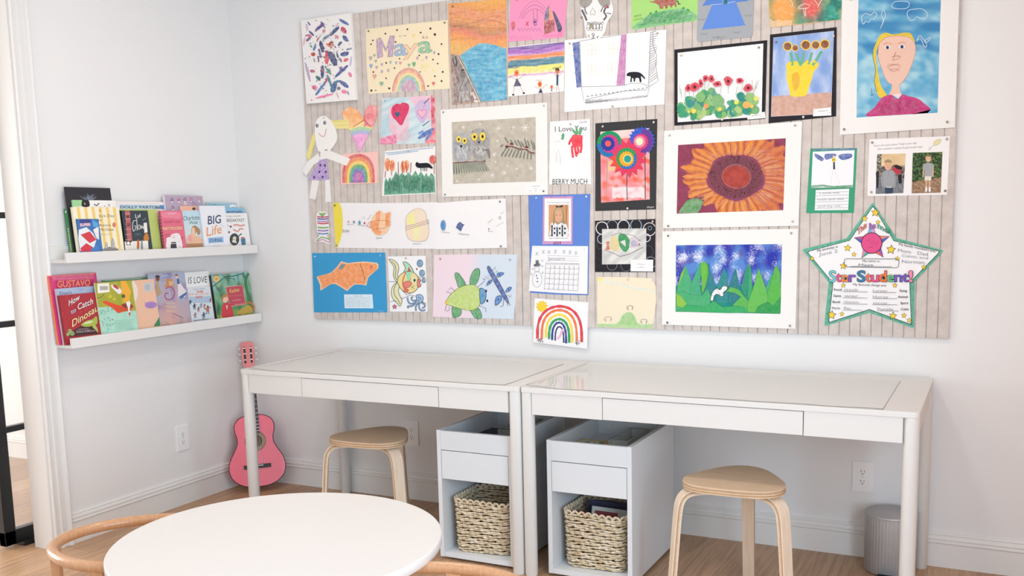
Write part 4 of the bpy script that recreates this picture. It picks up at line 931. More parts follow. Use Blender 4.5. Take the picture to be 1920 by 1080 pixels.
for x,y,r,c in ((460,820,52,'#7db276'),(645,780,34,'#1f8a7c'),(165,880,34,'#2f9a6c'),(320,790,40,'#7db870'),(720,790,38,'#8fbf72'),(465,930,26,'#2f9a6c'),(690,850,30,'#efb058'),(735,862,16,'#f0c060'),(265,900,20,'#ecd44a'),(475,885,16,'#ecd44a'),(610,830,18,'#f0e050'),(770,800,20,'#dfe06a'),(365,860,22,'#e0a060'),(260,955,22,'#2f9a6c'),(225,905,10,'#f0d84a')): a.P([(x+r*(1+.3*nz(math.cos(t)*2+x,math.sin(t)*2))*math.cos(t),y+r*math.sin(t)) for t in [k*.45 for k in range(14)]],c,.08)
a.LL([[(x,y),(x+d,y+70)] for x,y,d in ((228,740,8),(262,730,4),(318,690,-20),(355,660,2),(400,650,-25),(440,700,-20),(545,690,-2),(490,700,-15),(620,700,-15),(660,680,-8),(700,740,-10),(775,660,-15),(790,650,-20),(740,650,-5),(160,720,8),(195,730,4),(150,690,6),(770,700,-30))],2.5,'#7a9a86')
for x,y,rx,ry in ((220,712,24,28),(272,705,34,38),(322,676,18,30),(360,636,22,26),(408,638,24,26),(458,680,34,22),(543,657,34,34),(636,654,28,24),(704,712,36,30)):
    a.P([(x+rx*(1+.18*math.sin(3*t+x))*math.cos(t),y+ry*(1+.15*math.cos(2*t+y))*math.sin(t)) for t in [k*.35 for k in range(18)]],'#d94358',.12); a.P([(x+rx*.6*math.cos(t),y+ry*.6*math.sin(t)) for t in [k*.6 for k in range(10)]],'#c22d46',.1); a.E(x+2,y+2,rx*.28,ry*.3,'#3a2028')
label(a,[(695,928),(838,905),(842,956),(697,968)],[(.28,.8,.55,'Maya'),(.7,.95,.88,None)]); a.at(-.0006); a.pins([(162,450,'#cdb98e'),(790,385,'#9c8a84'),(492,968,'#e8e0d8')])
# 12 sunflowers in a yellow vase
a=Art('vase_painting','black mounted painting of brown and yellow flowers in a yellow vase','painting',CD,d=.0012)
a.part('black_mount').sheet([(880,280),(1420,220),(1415,942),(868,998)],'#26252a',.001)
a.part('paper').at(.0006); a.sheet([(908,305),(1398,250),(1375,920),(888,945)],'#d8dcea')
def f(u,v,x,y):
    if v>.745+.008*nz(u*8,0): return mixc(hx('#d9b4a4'),hx('#c9a090'),.5+nz(x*.03,y*.03))
    return mixc(hx('#86a5dc'),hx('#c4d2ee'),.42+1.0*nz(x*.012,y*.006,2)+.35*nz(x*.04,y*.02,3))
a.G((910,307),(1396,252),(1374,918),(890,943),56,76,f)
a.P(sp([(1012,520),(1045,500),(1080,495),(1160,505),(1235,500),(1275,515),(1265,545),(1235,580),(1215,650),(1190,720),(1165,775),(1055,778),(1035,720),(1015,640),(1015,570)],3),'#f4d526',.12).P(sp([(1060,600),(1110,590),(1120,680),(1080,740),(1060,680)],4),'#e8b52a',.1)
a.LL([[(1048,425),(1062,530)],[(1090,430),(1130,535)],[(1155,420),(1138,520)],[(1220,425),(1190,520)],[(1300,415),(1225,530)]],22,'#5fb08a',.1).dots([(1045,510,12),(1085,505,10),(1180,500,14),(1240,498,12)],10,'#f4d526')
for x,y,r in ((1022,375,42),(1085,388,30),(1170,365,46),(1250,365,40),(1325,358,44)):
    a.P(star(x,y,r,.84,0,9),'#f2cf2c',.1); a.E(x,y,r*.72,r*.72,'#8a4a2c',.12).scribble(ell(x,y,r*.65,r*.65),10,r*.5,3,'#5f2f1c')
label(a,[(1232,885),(1375,868),(1377,935),(1228,942)],[(.28,.82,.45,'Maya'),(.88,1,.75,None)]); a.at(-.0006); a.pins([(930,342,'#8a7a8c'),(1394,292,'#d8d0cc'),(1150,948,'#efe9e4')])
# 13 big portrait
a=Art('portrait_painting','large white matted portrait painting of a girl with a yellow braid on blue','painting',CE,d=.0030)
MATW='#f1efec'
def matted(a,o,i,col=MATW,th=.0016,inset=.0008):
    # a mat with a real window: four trapezoids
    a.part('mat_board')
    for k in range(4):
        q=[o[k],o[(k+1)%4],i[(k+1)%4],i[k]]; a.sheet(q,col,th)
    a.part('picture'); a.at(-inset); a.k=0
    return a
I=[(207,-60),(850,-60),(822,878),(190,915)]
matted(a,[(80,-95),(994,-95),(958,992),(60,1050)],I)
def f(u,v,x,y):
    g=nz(x*.006+y*.003,y*.009,1)+.5*nz(x*.02,y*.03,2); c=mixc(hx('#5fa8cf'),hx('#a5d2e2'),.45+g*.9)
    if y<420: c=mixc(c,hx('#3f86bb'),max(0,.35+1.2*nz(x*.005-y*.004,y*.016,5)))
    return mixc(c,hx('#cfe6e8'),max(0,nz(x*.01,y*.012,7)*1.2-.1) if y>350 else 0)
a.sheet(I,'#8fc0dc'); a.G(*I,80,120,f)
a.P(sp([(318,440),(325,380),(350,320),(380,270),(420,255),(480,268),(560,255),(610,258),(635,300),(648,330),(600,300),(500,280),(420,290),(375,330),(350,390),(345,450),(355,540),(375,650),(400,700),(425,735),(410,758),(370,758),(345,710),(330,620),(335,520)],3),'#e9c93a',.08)
a.dots([(340+8*math.sin(i)+.02*(i*9)**1.05,330+i*11,2.5) for i in range(36)],2.5,'#4f5a2c').L([(322,400),(318,440),(340,540),(330,640),(345,715)],4,'#2f7f6c').dots([(x,268+4*math.sin(x),2.5) for x in range(400,620,14)],2.5,'#5f5a2c')
a.P(sp([(375,330),(430,290),(520,280),(600,290),(640,330),(652,380),(640,450),(600,560),(560,625),(520,660),(460,655),(420,620),(385,530),(362,450),(360,390)],5),'#ecc3b0',.1).L(sp([(375,330),(430,290),(520,280),(600,290),(640,330),(652,380),(640,450),(600,560),(560,625),(520,660),(460,655),(420,620),(385,530),(362,450),(360,390)],4),3,'#c08a78',closed=True)
a.P([(468,655),(522,655),(530,710),(545,740),(440,742),(462,705)],'#ecc0ac',.1).P(sp([(280,908),(330,840),(380,770),(430,742),(470,740),(490,765),(525,768),(545,735),(600,750),(660,765),(710,800),(745,875)],3)+[(745,880)],'#c42a78',.12).P([(470,738),(520,730),(545,735),(515,768)],'#f0dce0').scribble([(290,905),(400,770),(640,770),(735,872)],120,50,3,'#a81f66',None,.2)
for x,y in ((432,370),(545,365)): a.P(ell(x,y,24,15),'#f4f0ee').E(x,y,13,14,'#4a5a8a').E(x,y,6,7,BLK).L([(x-32,y-24),(x,y-38),(x+32,y-26)],6,'#d9a070',.2)
a.L([(500,400),(480,450),(470,472),(500,462),(530,452),(510,430)],3,'#b08070').L([(465,445),(500,435),(535,440)],3,'#b08070').L([(430,520),(480,505),(530,510),(510,545),(470,560),(430,520)],3,'#c08474').L([(445,545),(490,535),(525,550)],3,'#c08474').L([(430,500),(525,500)],2.5,'#c89484')
WX='#e4f0f6'
for p in ([(235,170),(232,130),(265,105),(300,118),(330,95),(350,115),(325,150),(300,150),(290,175),(265,165),(245,188)],[(370,240),(400,160),(385,120),(398,78),(415,110),(405,160)],[(600,150),(585,110),(600,80),(640,72),(700,70),(740,100),(735,140),(690,145),(660,130),(640,155),(615,160)],[(660,320),(690,300),(720,365),(740,350),(700,290),(680,280)],[(720,320),(770,290),(740,330)],[(470,60),(480,20),(540,10),(600,20),(590,60),(540,70)]): a.L(p,4,WX,closed=True,smooth=3)
a.LL([[(305,690),(312,745)],[(300,745),(330,735)]],3,'#2f6f9c')
a.at(.0008); a.pins([(95,1008,'#8d8279'),(897,950,'#a3968c'),(148,-5,'#b0a69c')])
# 14 paper doll
a=Art('paper_doll','white paper girl with yellow hair and a purple spotted skirt, waving','paper cutout',CF,d=.0024)
a.part('hair'); a.at(-.0008)
a.sheet([(185,380),(205,440),(150,648),(120,600)],'#efe38e'); a.k=2; a.at(0)
a.part('hair'); a.sheet([(330,262),(370,276),(510,262),(515,350),(390,352),(355,330)],'#efe08a',a=.2); a.L([(340,285),(500,280)],3,'#d9c860').L([(360,320),(505,315)],3,'#d9c860'); 
a.part('leg'); a.sheet([(172,820),(238,830),(203,1004),(145,990)],'#f1efec'); a.part('leg'); a.sheet([(292,820),(335,815),(350,1022),(295,1027)],'#f1efec')
a.part('arm').at(.0004); a.sheet([(230,575),(255,640),(190,680),(120,785),(78,740),(130,655)],'#f2f0ed'); a.part('arm'); a.sheet([(320,545),(525,628),(488,692),(300,620)],'#f2f0ed')
a.part('skirt').at(.0004); a.sheet([(245,632),(305,628),(328,820),(130,826),(180,745)],'#b79ad2',a=.4); a.hatch([(245,635),(300,632),(325,815),(135,820)],-40,16,6,'#a180c4')
for x,y in ((248,685),(292,688),(240,748),(298,748),(192,798),(270,795)): a.E(x,y,9,13,'#5c3f86')
a.part('torso').at(.0002); a.sheet([(250,560),(340,545),(335,620),(245,636)],'#f2f0ed')
a.part('head').at(.0005); a.sheet(sp([(232,250),(285,230),(330,262),(380,330),(405,420),(390,480),(340,545),(290,552),(235,560),(208,480),(196,380),(205,300)],4),'#f4f2ef')
for x,y in ((220,322),(290,295)): a.E(x,y,14,18,'#5a5a66').E(x+2,y,8,11,'#dfe0e6').E(x,y+1,5,7,BLK)
a.L([(235,392),(262,420),(290,412),(303,352)],6,'#d98a94',smooth=4).L([(290,548),(315,545)],6,BLK)
a.pins([(281,250,'#c9c2ba'),(325,650,'#c9c2ba')])
# 15 heart
a=Art('rainbow_heart','heart cut-out with orange and red lobes and a rainbow band','paper cutout',CF,d=.0006)
H=sp([(650,262),(610,200),(560,160),(510,150),(465,180),(448,215),(470,280),(520,380),(570,480),(610,560),(660,470),(720,360),(760,260),(775,190),(765,145),(735,132),(700,138),(665,175),(655,220)],4)
a.part('paper').sheet(H,'#f3efe8')
xs=[p[0] for p in H]
def band(y0,y1,col): 
    pts=[p for p in H if y0-4<=p[1]<=y1+4]
def f(u,v,x,y):
    if x<652 and y<350-.45*(x-500)+0: c=mixc(hx('#f8a050'),hx('#f9cc96'),.5+nz(x*.02,y*.02))
    elif x>=640 and y<330+.0*x and y<640-.45*(x-100)*.0 -290+.2*x and x>650: c=mixc(hx('#e8606c'),hx('#f2a0a4'),.5+nz(x*.03,y*.015))
    else:
        r=y-(335-.05*(x-620)); r+=18*math.cos((x-620)*.02)
        c=hx('#f6d98a') if r<15 else hx('#a8d2a0') if r<45 else hx('#a9b6dc') if r<78 else mixc(hx('#e88ad2'),hx('#f2b8de'),.5+nz(x*.03,y*.03))
    return c+(.3,)
# clip: rows between the outline
a.k+=1; y=136
while y<556:
    xsn=[]
    for i in range(len(H)):
        A,B=H[i],H[(i+1)%len(H)]
        if (A[1]>y)!=(B[1]>y): xsn.append(A[0]+(y-A[1])*(B[0]-A[0])/(B[1]-A[1]))
    xsn.sort()
    for i in range(0,len(xsn)-1,2):
        x0,x1=xsn[i],xsn[i+1]; n=max(1,int((x1-x0)/9)); 
        for j in range(n):
            xa=x0+(x1-x0)*j/n; xb=x0+(x1-x0)*(j+1)/n; c=f(0,0,(xa+xb)/2,y+3); a.b.add([a.W((xa,y)),a.W((xa,y+6)),a.W((xb,y+6)),a.W((xb,y))],[[0,1,2,3]],PAPER,lin(c[:3])+(.3,))
    y+=6
a.L([(548,335),(640,278),(655,270)],6,'#c9682f').L([(650,262),(680,300),(715,338)],6,'#b93f55').L(H,3,'#d98a90',closed=True); a.fin()
# 16 small rainbow
a=Art('rainbow_drawing','small pink edged sheet with a crayon rainbow, below the paper heart','drawing',CF,d=.0016)
a.part('paper').sheet([(455,580),(780,560),(778,850),(435,865)],'#f6c9c0')
for i,(w,h,c) in enumerate(((150,268,'#d9525a'),(128,240,'#f0884a'),(105,205,'#f2d060'),(84,172,'#5aa86a'),(66,140,'#5a86b8'),(50,112,'#a05aa8'))):
    a.P([(600-w,850)]+[(600+w*math.cos(math.radians(180-t)),850-h*math.sin(math.radians(t))**.55) for t in range(8,180,8)]+[(600+w,845)],c,.3)
a.scribble([(560,840),(570,770),(600,740),(640,780),(650,838)],30,60,3,'#d06ac0',90); a.fin()
# 17 hearts painting
a=Art('heart_painting','square painting of two hearts, one crimson, one pale, on light blue','painting',CF,d=.0006)
def f(u,v,x,y):
    c=mixc(hx('#a9d0dc'),hx('#d9e6ec'),.5+nz(x*.01+y*.02,y*.008,1)+.3*nz(x*.05+y*.05,y*.02,2))
    if x>1060 and y<260 and (x-1060)>(y-60)*.7: c=mixc(c,hx('#f2b4cc'),.75)
    if inpoly((x,y),[(870,150),(1080,150),(1060,330),(960,480),(880,330)]): c=mixc(c,hx('#f3c0d2'),.75+.3*nz(x*.03,y*.03))
    if v>.86-.1*math.sin(u*3) and u<.3: c=mixc(hx('#e05a8c'),hx('#f4a8c4'),.5+1.5*nz(x*.05,y*.05))
    if u>.93: c=mixc(hx('#d94860'),hx('#f0b4c0'),.5+nz(x*.02,y*.02,3))
    if u>.8 and v>.72: c=mixc(hx('#e8606c'),hx('#f2b0b4'),.5+nz(x*.04,y*.04,3))
    return c+(.25,)
Q=[(818,72),(1302,42),(1312,485),(800,495)]; a.part('paper').sheet(Q,'#e4dfe4'); a.G(*Q,60,60,f)
a.P(sp([(900,190),(915,145),(950,120),(985,125),(1000,110),(1035,112),(1065,135),(1060,190),(1030,255),(995,320),(950,280),(912,235)],4),'#d92560',.12).P(hrt(958,218,46,56),'#2f6a8c').P(sp([(1118,170),(1140,110),(1190,85),(1250,95),(1260,150),(1225,250),(1190,300),(1140,250)],4),'#cbb0dc',.3).P(hrt(1185,208,80,90),'#f0b0cc',.3).L(hrt(1185,208,80,90),4,'#d06a9c',closed=True)
a.LL([[(1190,325),(1255,278)],[(1200,120),(1255,70)]],7,'#4a4a7a').brush(1150,440,1290,350,40,'#3a6ab8').brush(1150,400,1200,370,24,'#5a8ad0').brush(1215,460,1280,380,24,'#4a78c4').brush(1275,170,1290,250,24,'#cf3050').T('MAYA',(1196,160),(1240,90),14,'#c04a70')
a.hatch([(960,440),(1060,300),(1080,420),(1010,490)],-45,14,6,'#f0a8b8').hatch([(870,300),(940,330),(960,440),(900,400)],60,14,5,'#f0b0c4'); a.pins([(845,92,'#a9c0c8'),(1290,60,'#e0c8d0')])
# 18 black animal over grass
a=Art('bear_drawing','white sheet with a black animal standing above tall dark green grass','drawing',CF,d=.0006)
a.part('paper').sheet([(845,555),(1308,512),(1308,945),(815,970)],'#f3f2f1')
a.P([(835,960),(838,840),(852,800),(870,840),(890,795),(905,830),(945,740),(965,790),(1000,755),(1030,790),(1060,750),(1090,785),(1125,735),(1150,780),(1175,740),(1205,790),(1225,755),(1245,800),(1270,755),(1300,790),(1306,938)],'#2f9c7a',.35)
a.scribble([(838,955),(840,840),(945,760),(1300,790),(1304,938)],170,110,5,'#1f7a5c',90,.2,12)
for x,y,rx,ry in ((868,680,28,62),(912,690,26,55),(1012,700,24,58),(1045,690,24,52)): a.P(ell(x,y,rx,ry,0,14),'#f0a04c',.5).scribble(ell(x,y,rx,ry),14,60,5,'#e0603a',90,.2,15)
a.P(ell(1285,635,32,42),'#d9503f',.3).LL([[(845,800),(850,740)],[(905,780),(905,740)],[(968,770),(968,655)],[(1010,765),(1005,650)],[(1080,760),(1085,660)],[(1045,760),(1045,700)],[(1298,770),(1298,650)]],6,'#a0523a')
a.P(sp([(1125,680),(1140,655),(1160,668),(1230,665),(1262,680),(1285,710),(1275,718),(1240,708),(1180,712),(1150,710),(1135,700)],3),'#23232a').LL([[(1175,708),(1178,740)],[(1195,710),(1198,738)],[(1212,708),(1212,742)],[(1228,708),(1230,742)]],6,'#23232a')
a.LL([[(850,575),(1000,560),(1130,540),(1290,525)],[(870,590),(1010,572),(1150,555)]],7,'#8fb4d8',.4).pins([(1062,558,'#c9bfb5')])
# 19 owls
a=Art('owl_painting','large white matted painting of two grey owls on a snowy branch','painting',CG,d=.0028)
I=[(190,252),(1000,203),(1003,825),(203,848)]
matted(a,[(82,133),(1110,62),(1118,950),(100,973)],I); a.sheet(I,'#c9c2b4')
a.G(*I,60,44,lambda u,v,x,y:mixc(hx('#cbc4b6'),hx('#bcb4a6'),.5+nz(x*.02,y*.02)+.6*nz(x*.2,y*.2)))
def fl(x,y,r): a.LL([[(x-r*math.cos(t),y-r*math.sin(t)),(x+r*math.cos(t),y+r*math.sin(t))] for t in (.1,1.15,2.2)],max(3,r*.16),'#f2f0ec')
for q in ((300,302,22),(463,268,11),(640,312,26),(787,302,17),(900,303,38),(632,433,13),(600,566,24),(615,636,8),(700,740,24),(725,675,8),(818,702,16),(957,698,24),(582,762,22),(450,805,11),(240,822,18)): fl(*q)
a.LL([[(205+i*22,650-i*1.5),(212+i*25,760-i*2.4)] for i in range(14)],6,'#6f8a78').LL([[(215+i*22,655-i*1.5),(216+i*26,745-i*2)] for i in range(14)],3.5,'#38453e').L([(203,645),(300,640),(410,630),(520,628)],13,'#7a4a42',.15).L([(205,632),(300,625),(400,628)],4,'#e8e4de')
a.P(sp([(390,345),(440,315),(500,320),(545,360),(560,430),(552,520),(545,570),(520,615),(470,630),(415,620),(385,560),(380,450)],4),'#9d9a98',.3).scribble([(395,360),(545,370),(545,560),(480,620),(400,600)],110,40,3,'#6f6c6c',70).scribble([(400,460),(540,470),(530,560),(480,600),(420,560)],60,30,3,'#d9d7d4',70)
a.P(sp([(215,400),(260,360),(310,350),(360,370),(385,440),(390,520),(370,590),(340,628),(260,635),(215,610),(198,540),(200,460)],4),'#a5a7ab',.3).scribble([(215,420),(370,400),(375,560),(330,620),(230,610),(205,520)],150,38,3,'#7b7e84',75).scribble([(230,470),(360,470),(340,610),(240,610)],110,36,3,'#d0d2d6',75).L([(500,520),(552,520),(556,600)],14,'#8a7a74')
for x,y,rx,ry in ((262,418,24,32),(318,432,24,30),(414,395,30,38),(492,392,30,42)): a.E(x,y,rx,ry,'#efd45c').E(x,y,rx*.36,ry*.38,BLK)
a.P([(272,476),(300,476),(285,504)],BLK).P([(444,438),(468,438),(456,462)],BLK).LL([[(380,360),(370,345)],[(400,350),(392,335)],[(480,345),(500,330)]],4,'#55555a')
a.LL([[(705,400),(740,450)],[(690,470),(660,490)],[(760,420),(790,470)],[(800,430),(830,480)],[(830,425),(870,500)],[(860,440),(890,490)],[(895,410),(920,490)],[(925,430),(945,490)],[(960,430),(985,520)],[(985,450),(996,510)]]+[[(720+i*30,500+i*6),(670+i*36,580+i*4)] for i in range(9)],6,'#4a5750')
a.L([(715,490),(770,482),(850,515),(905,510),(950,545),(996,550)],14,'#7a4038',.15).E(770,468,16,18,'#7a4038').E(915,502,20,18,'#7a4038').E(725,490,14,13,'#6a3c38').LL([[(745,475),(790,478),(840,500)],[(870,500),(930,510),(980,540)]],5,'#eeeae6')
a.scribble(I,20,8,3,'#4a4a48').dots([(830,770,5),(770,320,4)],4,'#5f8a6a')
label(a,[(905,855),(1085,845),(1085,925),(908,932)],[(.35,.75,.3,'Maya'),(.4,.65,.55,None),(.15,.9,.8,None)],.0009); a.at(.0002); a.pins([(110,157,'#9c9189'),(1080,92,'#c9c2bb'),(126,951,'#9c9189'),(1076,918,'#7d726b')])
# 20 strawberry handprint
a=Art('handprint_card','narrow white sheet with a red handprint strawberry under printed words','card',CG,d=.0006)
a.part('paper').sheet([(1138,247),(1522,222),(1528,540),(1535,850),(1130,852)],'#f1f1f2')
a.T('I Love You',(1186,345),(1488,330),52,'#3a3a3e',0).T('BERRY MUCH',(1163,852),(1497,849),54,'#26262a',.006).T('CAVIN',(1420,265),(1492,258),20,'#55565c')
a.P(sp([(1345,400),(1365,372),(1400,375),(1450,380),(1452,420),(1440,480),(1400,495),(1360,490),(1345,440)],4),'#e5344a',.12)
for p in ([(1355,400),(1330,440),(1322,470)],[(1352,480),(1352,530),(1360,595)],[(1378,490),(1385,540),(1395,585)],[(1405,490),(1412,530),(1402,560)],[(1440,430),(1442,490),(1432,550)]): a.L(p,22,'#e5344a',.12)
a.brush(1375,340,1395,375,26,'#2f9a5c').brush(1440,310,1420,375,30,'#2f9a5c').brush(1390,290,1405,370,22,'#2f9a5c').brush(1355,320,1385,365,22,'#35a064').brush(1265,360,1262,415,26,'#3fa870').brush(1245,410,1270,415,18,'#3fa870').LL([[(1190,440),(1235,434)],[(1215,520),(1228,552)],[(1200,545),(1205,640)],[(1235,560),(1240,660)]],3,'#c9a4a8'); a.pins([(1335,272,'#c9b7a2')])
# 21 layered paper flowers
a=Art('flower_collage','black mounted pink painting with three layered cut paper flowers','collage',CH,d=.0012)
a.part('black_mount').sheet([(142,115),(768,70),(755,985),(140,1003)],'#3a3a3c',.001)
Q=[(192,200),(690,163),(693,885),(200,918)]
a.part('paper').at(.0006); a.sheet(Q,'#f0a0a8')
def f(u,v,x,y):
    c=mixc(hx('#f08a92'),hx('#f6c0c0'),.45+nz(x*.01,y*.01,1)); c=mixc(c,hx('#ee6a58'),max(0,nz(x*.02,y*.02,2)*1.6)); 
    if 760<y<870+20*nz(x*.02,1) and 310<x<640: c=mixc(c,hx('#f8e8ea'),.85-.8*max(0,nz(x*.02,y*.02,3)))
    if v<.12: c=mixc(c,hx('#f6e6e0'),.7)
    if 500<y<600 and 270<x<340: c=mixc(c,hx('#f6d48a'),.6)
    return c
a.G(*Q,50,72,f); a.LL([[(262,470),(262,600),(248,900)],],6,'#a89a6c').LL([[(462,630),(460,750),(466,890)],[(645,450),(648,880)]],8,'#3a2f30')
a.T('Maya',(665,975),(735,968),20,'#e4e4e6')
def disc(name,x,y,r,col,col2=None,jag=0,n=36,d=.0022,k=1):
    a.part(name).at(d); pts=[(x+r*(1+(jag if i%2 else -jag))*math.cos(2*math.pi*i/n),y+r*1.04*(1+(jag if i%2 else -jag))*math.sin(2*math.pi*i/n)) for i in range(n)]
    a.sheet(pts,col,.0008)
    if col2:
        a.P([p for i,p in enumerate(pts) if 0<=i<=n//2],col2)
        a.LL([[(x+r*.55*math.cos(t),y+r*.55*math.sin(t)),(x+r*.95*math.cos(t),y+r*.95*math.sin(t))] for t in [q*.35 for q in range(18)]],2.5,'#2a6a5a' if col=='#1f9a62' else '#5a3f7a')
disc('petal_layer',285,325,128,'#1f9a62','#2a78b8',0,40); disc('petal_layer',288,322,88,'#d03f8a',None,.07,d=.0014); disc('petal_layer',268,322,68,'#2f3f9c',None,.05,24,d=.0014); disc('petal_layer',270,320,30,'#f0605c',d=.0014)
a.at(-.0064); disc('petal_layer',612,290,128,'#3a5fc8',None,.10,44,d=.0022); a.P([(x,y) for x,y in ell(615,292,112,122,0,20,-90,110)],'#6a3f94'); disc('petal_layer',600,300,76,'#d8417a',None,.06,30,d=.0014); disc('petal_layer',590,300,58,'#e88aa8',None,.04,d=.0014); disc('petal_layer',588,298,36,'#f4ecc0',d=.0014)
a.at(-.0064); disc('petal_layer',468,465,168,'#dd3f62',None,.17,30,d=.0030); a.P([(x,y) for x,y in star(468,465,180,.72,0,16) if x<430 and y>430]+[(400,520)],'#e8563c'); disc('petal_layer',460,470,104,'#2f9a5c',None,.04,44,d=.0014); a.P(ell(462,475,98,104,0,18,-30,130),'#3a6fc0'); disc('petal_layer',458,475,74,'#e8a93a',None,.09,34,d=.0012); disc('petal_layer',468,475,46,'#efe070',None,.02,d=.0010); disc('petal_layer',468,475,36,'#2f9c9a',d=.0008)
a.at(-.0088); a.pins([(217,146,'#e9dfd8'),(733,104,'#e9dfd8'),(468,976,'#e9dfd8')])
# 22 big pastel sunflower
a=Art('sunflower_painting','large white matted pastel of an orange sunflower close up on maroon','painting',CI,d=.0028)
I=[(203,255),(1195,192),(1172,855),(190,887)]; matted(a,[(75,125),(1345,38),(1312,998),(65,1022)],I); a.sheet(I,'#8f3a5a')
def f(u,v,x,y):
    dx,dy=(x-735)/1.25,(y-550); r=math.hypot(dx,dy); t=math.atan2(dy,dx); base=mixc(hx('#94405f'),hx('#84344f'),.5+nz(x*.01,y*.01))
    L=385+30*math.sin(t*17+nz(t*3,0)*3)+ (45 if abs(t)<.9 else 0) - (60 if 1.9<t<2.6 else 0)
    if x<300 and y>560: L-=20
    if r<105: return mixc(hx('#b5483c'),hx('#9c3a34'),.4+nz(x*.02,y*.02)+.4*max(0,r/105-.6))+(.03,)
    if r<212+8*math.sin(t*5): 
        c=mixc(hx('#6f3a46'),hx('#7f3f50'),.5+1.5*nz(x*.08,y*.08)); 
        if r>195: c=mixc(c,hx('#8a3f62'),.8)
        return c+(.03,)
    if r<L and not(x<440 and y>745 and x<380+0*y):
        s=math.sin(t*34+2.5*nz(t*4,r*.01)); c=mixc(hx('#c96428'),hx('#e08a34'),.5+.6*s); c=mixc(c,hx('#9a3a40'),max(0,-s-.6)*1.2)
        if abs(t)<1.0: c=mixc(c,hx('#c05a3c'),.5)
        return c+(.1,)
    return base+(.03,)
a.G(*I,120,84,f)
a.P([(205,880),(235,830),(280,770),(340,745),(395,748),(438,775),(405,850),(380,880)],'#4f8f52',.25).L([(205,880),(290,800),(400,760)],4,'#7fb878')
rn=a.rnd
a.LL([[(735+math.cos(t)*1.25*225,550+math.sin(t)*225),(735+math.cos(t+.03)*1.25*rn.uniform(290,375),550+math.sin(t+.03)*rn.uniform(290,330))] for t in [rn.uniform(0,6.28) for _ in range(110)]],2.2,'#e8b070',.2)
a.LL([[(735+math.cos(t)*1.25*225,550+math.sin(t)*225),(735+math.cos(t)*1.25*300,550+math.sin(t)*290),(min(1180,735+math.cos(t+.05)*1.25*355),550+math.sin(t+.05)*310)] for t in [-.95+i*.14 for i in range(14)]],3,'#d9a0a8',.2)
a.L(ell(742,545,132,108,5,30),3,'#c9707c',.3,closed=True).L([(480,430),(540,360),(640,335),(760,330),(880,345),(960,400),(1000,500),(995,620),(940,710),(840,765),(740,778),(680,760)],3,'#b0607c',.2,smooth=4)
a.dots([(735+math.cos(t)*1.25*r,550+math.sin(t)*r,rn.uniform(2.5,6)) for t,r in [(rn.uniform(0,6.28),rn.uniform(125,195)) for _ in range(90)]],4,'#241a20')
a.at(.0008); a.pins([(126,167,'#c4bbb0'),(1280,74,'#b9b0a6'),(114,1000,'#8d8279'),(1258,958,'#c4bbb0')])
# 23 green card with figure and writing
a=Art('story_card','green card with a tall thin figure drawing above lined handwriting','card',CJ,d=.0006)
a.part('green_card').sheet([(105,208),(578,203),(545,860),(62,862)],'#3fa07a')
a.part('drawing').at(.0004); a.sheet([(130,240),(552,224),(535,600),(112,612)],'#f2f3f6')
for p in ([(145,262),(180,268),(235,300),(238,325),(215,335),(160,300)],[(255,265),(360,262),(355,290),(262,322)],[(385,285),(430,262),(520,262),(520,300),(430,325)]): a.P(sp(p,3),'#4a6ab8',.3).hatch(p,20,10,5,'#34549c')
a.L([(130,222),(350,218),(560,212)],14,'#4a78a8',.3).L([(112,592),(230,582),(340,596),(535,585)],18,'#5aa078',.35).L([(112,608),(330,604),(530,600)],10,'#4a9068',.3)
a.E(342,320,20,26,'#e8d04a').L([(325,330),(340,315),(358,330)],5,'#3a3a3a').E(342,292,10,14,'#e8d8b0').P([(336,345),(352,345),(356,418),(336,418)],'#3a3f50').LL([[(335,420),(310,560)],[(352,420),(402,560)]],2,'#c8c8d0')
a.part('writing').at(.0002); a.sheet([(160,628),(498,615),(488,830),(148,834)],'#f0f2f4')
a.LL([[(160-i*2,655+i*32),(494-i,645+i*32)] for i in range(6)],2.5,'#55585c').T('I love my',(200,672),(400,664),22,'#8a8d92').T('mom and dad',(175,735),(440,728),22,'#8a8d92').T('and my cat.',(180,805),(420,798),22,'#8a8d92'); a.fin()
# 24 sheet with two photographs
a=Art('photo_sheet','white sheet with two printed photographs of a small boy and script lines','photo sheet',CJ,d=.0006)
a.part('paper').sheet([(705,115),(1110,97),(1520,82),(1505,400),(1490,675),(1080,684),(682,690),(692,400)],'#f3f1f0')
a.T("You're off to great places! Today is your day!",(742,190),(1180,160),20,'#6a6a6e',shear=.25).T("Your mountain is waiting! So, get on your way!",(780,222),(1236,198),20,'#6a6a6e',shear=.25)
a.P(ell(1390,145,46,22,-38),'#e9dfa8').L(ell(1390,145,46,22,-38),2.5,'#8a8468',closed=True).LL([[(1355,172),(1325,200)],[(1350,180),(1330,192)]],2,'#8a8468').L([(1308,196),(1325,205),(1312,222),(1300,214)],4,'#4a4a52')
Q=[(780,265),(1070,258),(1046,658),(765,668)]
a.part('photograph').at(.0003); a.sheet(Q,'#c9ae8c')
def f(u,v,x,y):
    if u<.16 and v<.5: return mixc(hx('#4a4a44'),hx('#b9b4a8'),.4+2*nz(x*.06,y*.06))
    if v<.3: return mixc(hx('#d9b98c'),hx('#e8cfa4'),.5+nz(x*.01,y*.02))
    if v>.62: return mixc(hx('#6a7078'),hx('#8a8c90'),.5+nz(x*.03,y*.03))
    return mixc(hx('#9a8a80'),hx('#3a3a44'),.4+2*nz(x*.03,y*.03,3))
a.G(*Q,34,44,f)
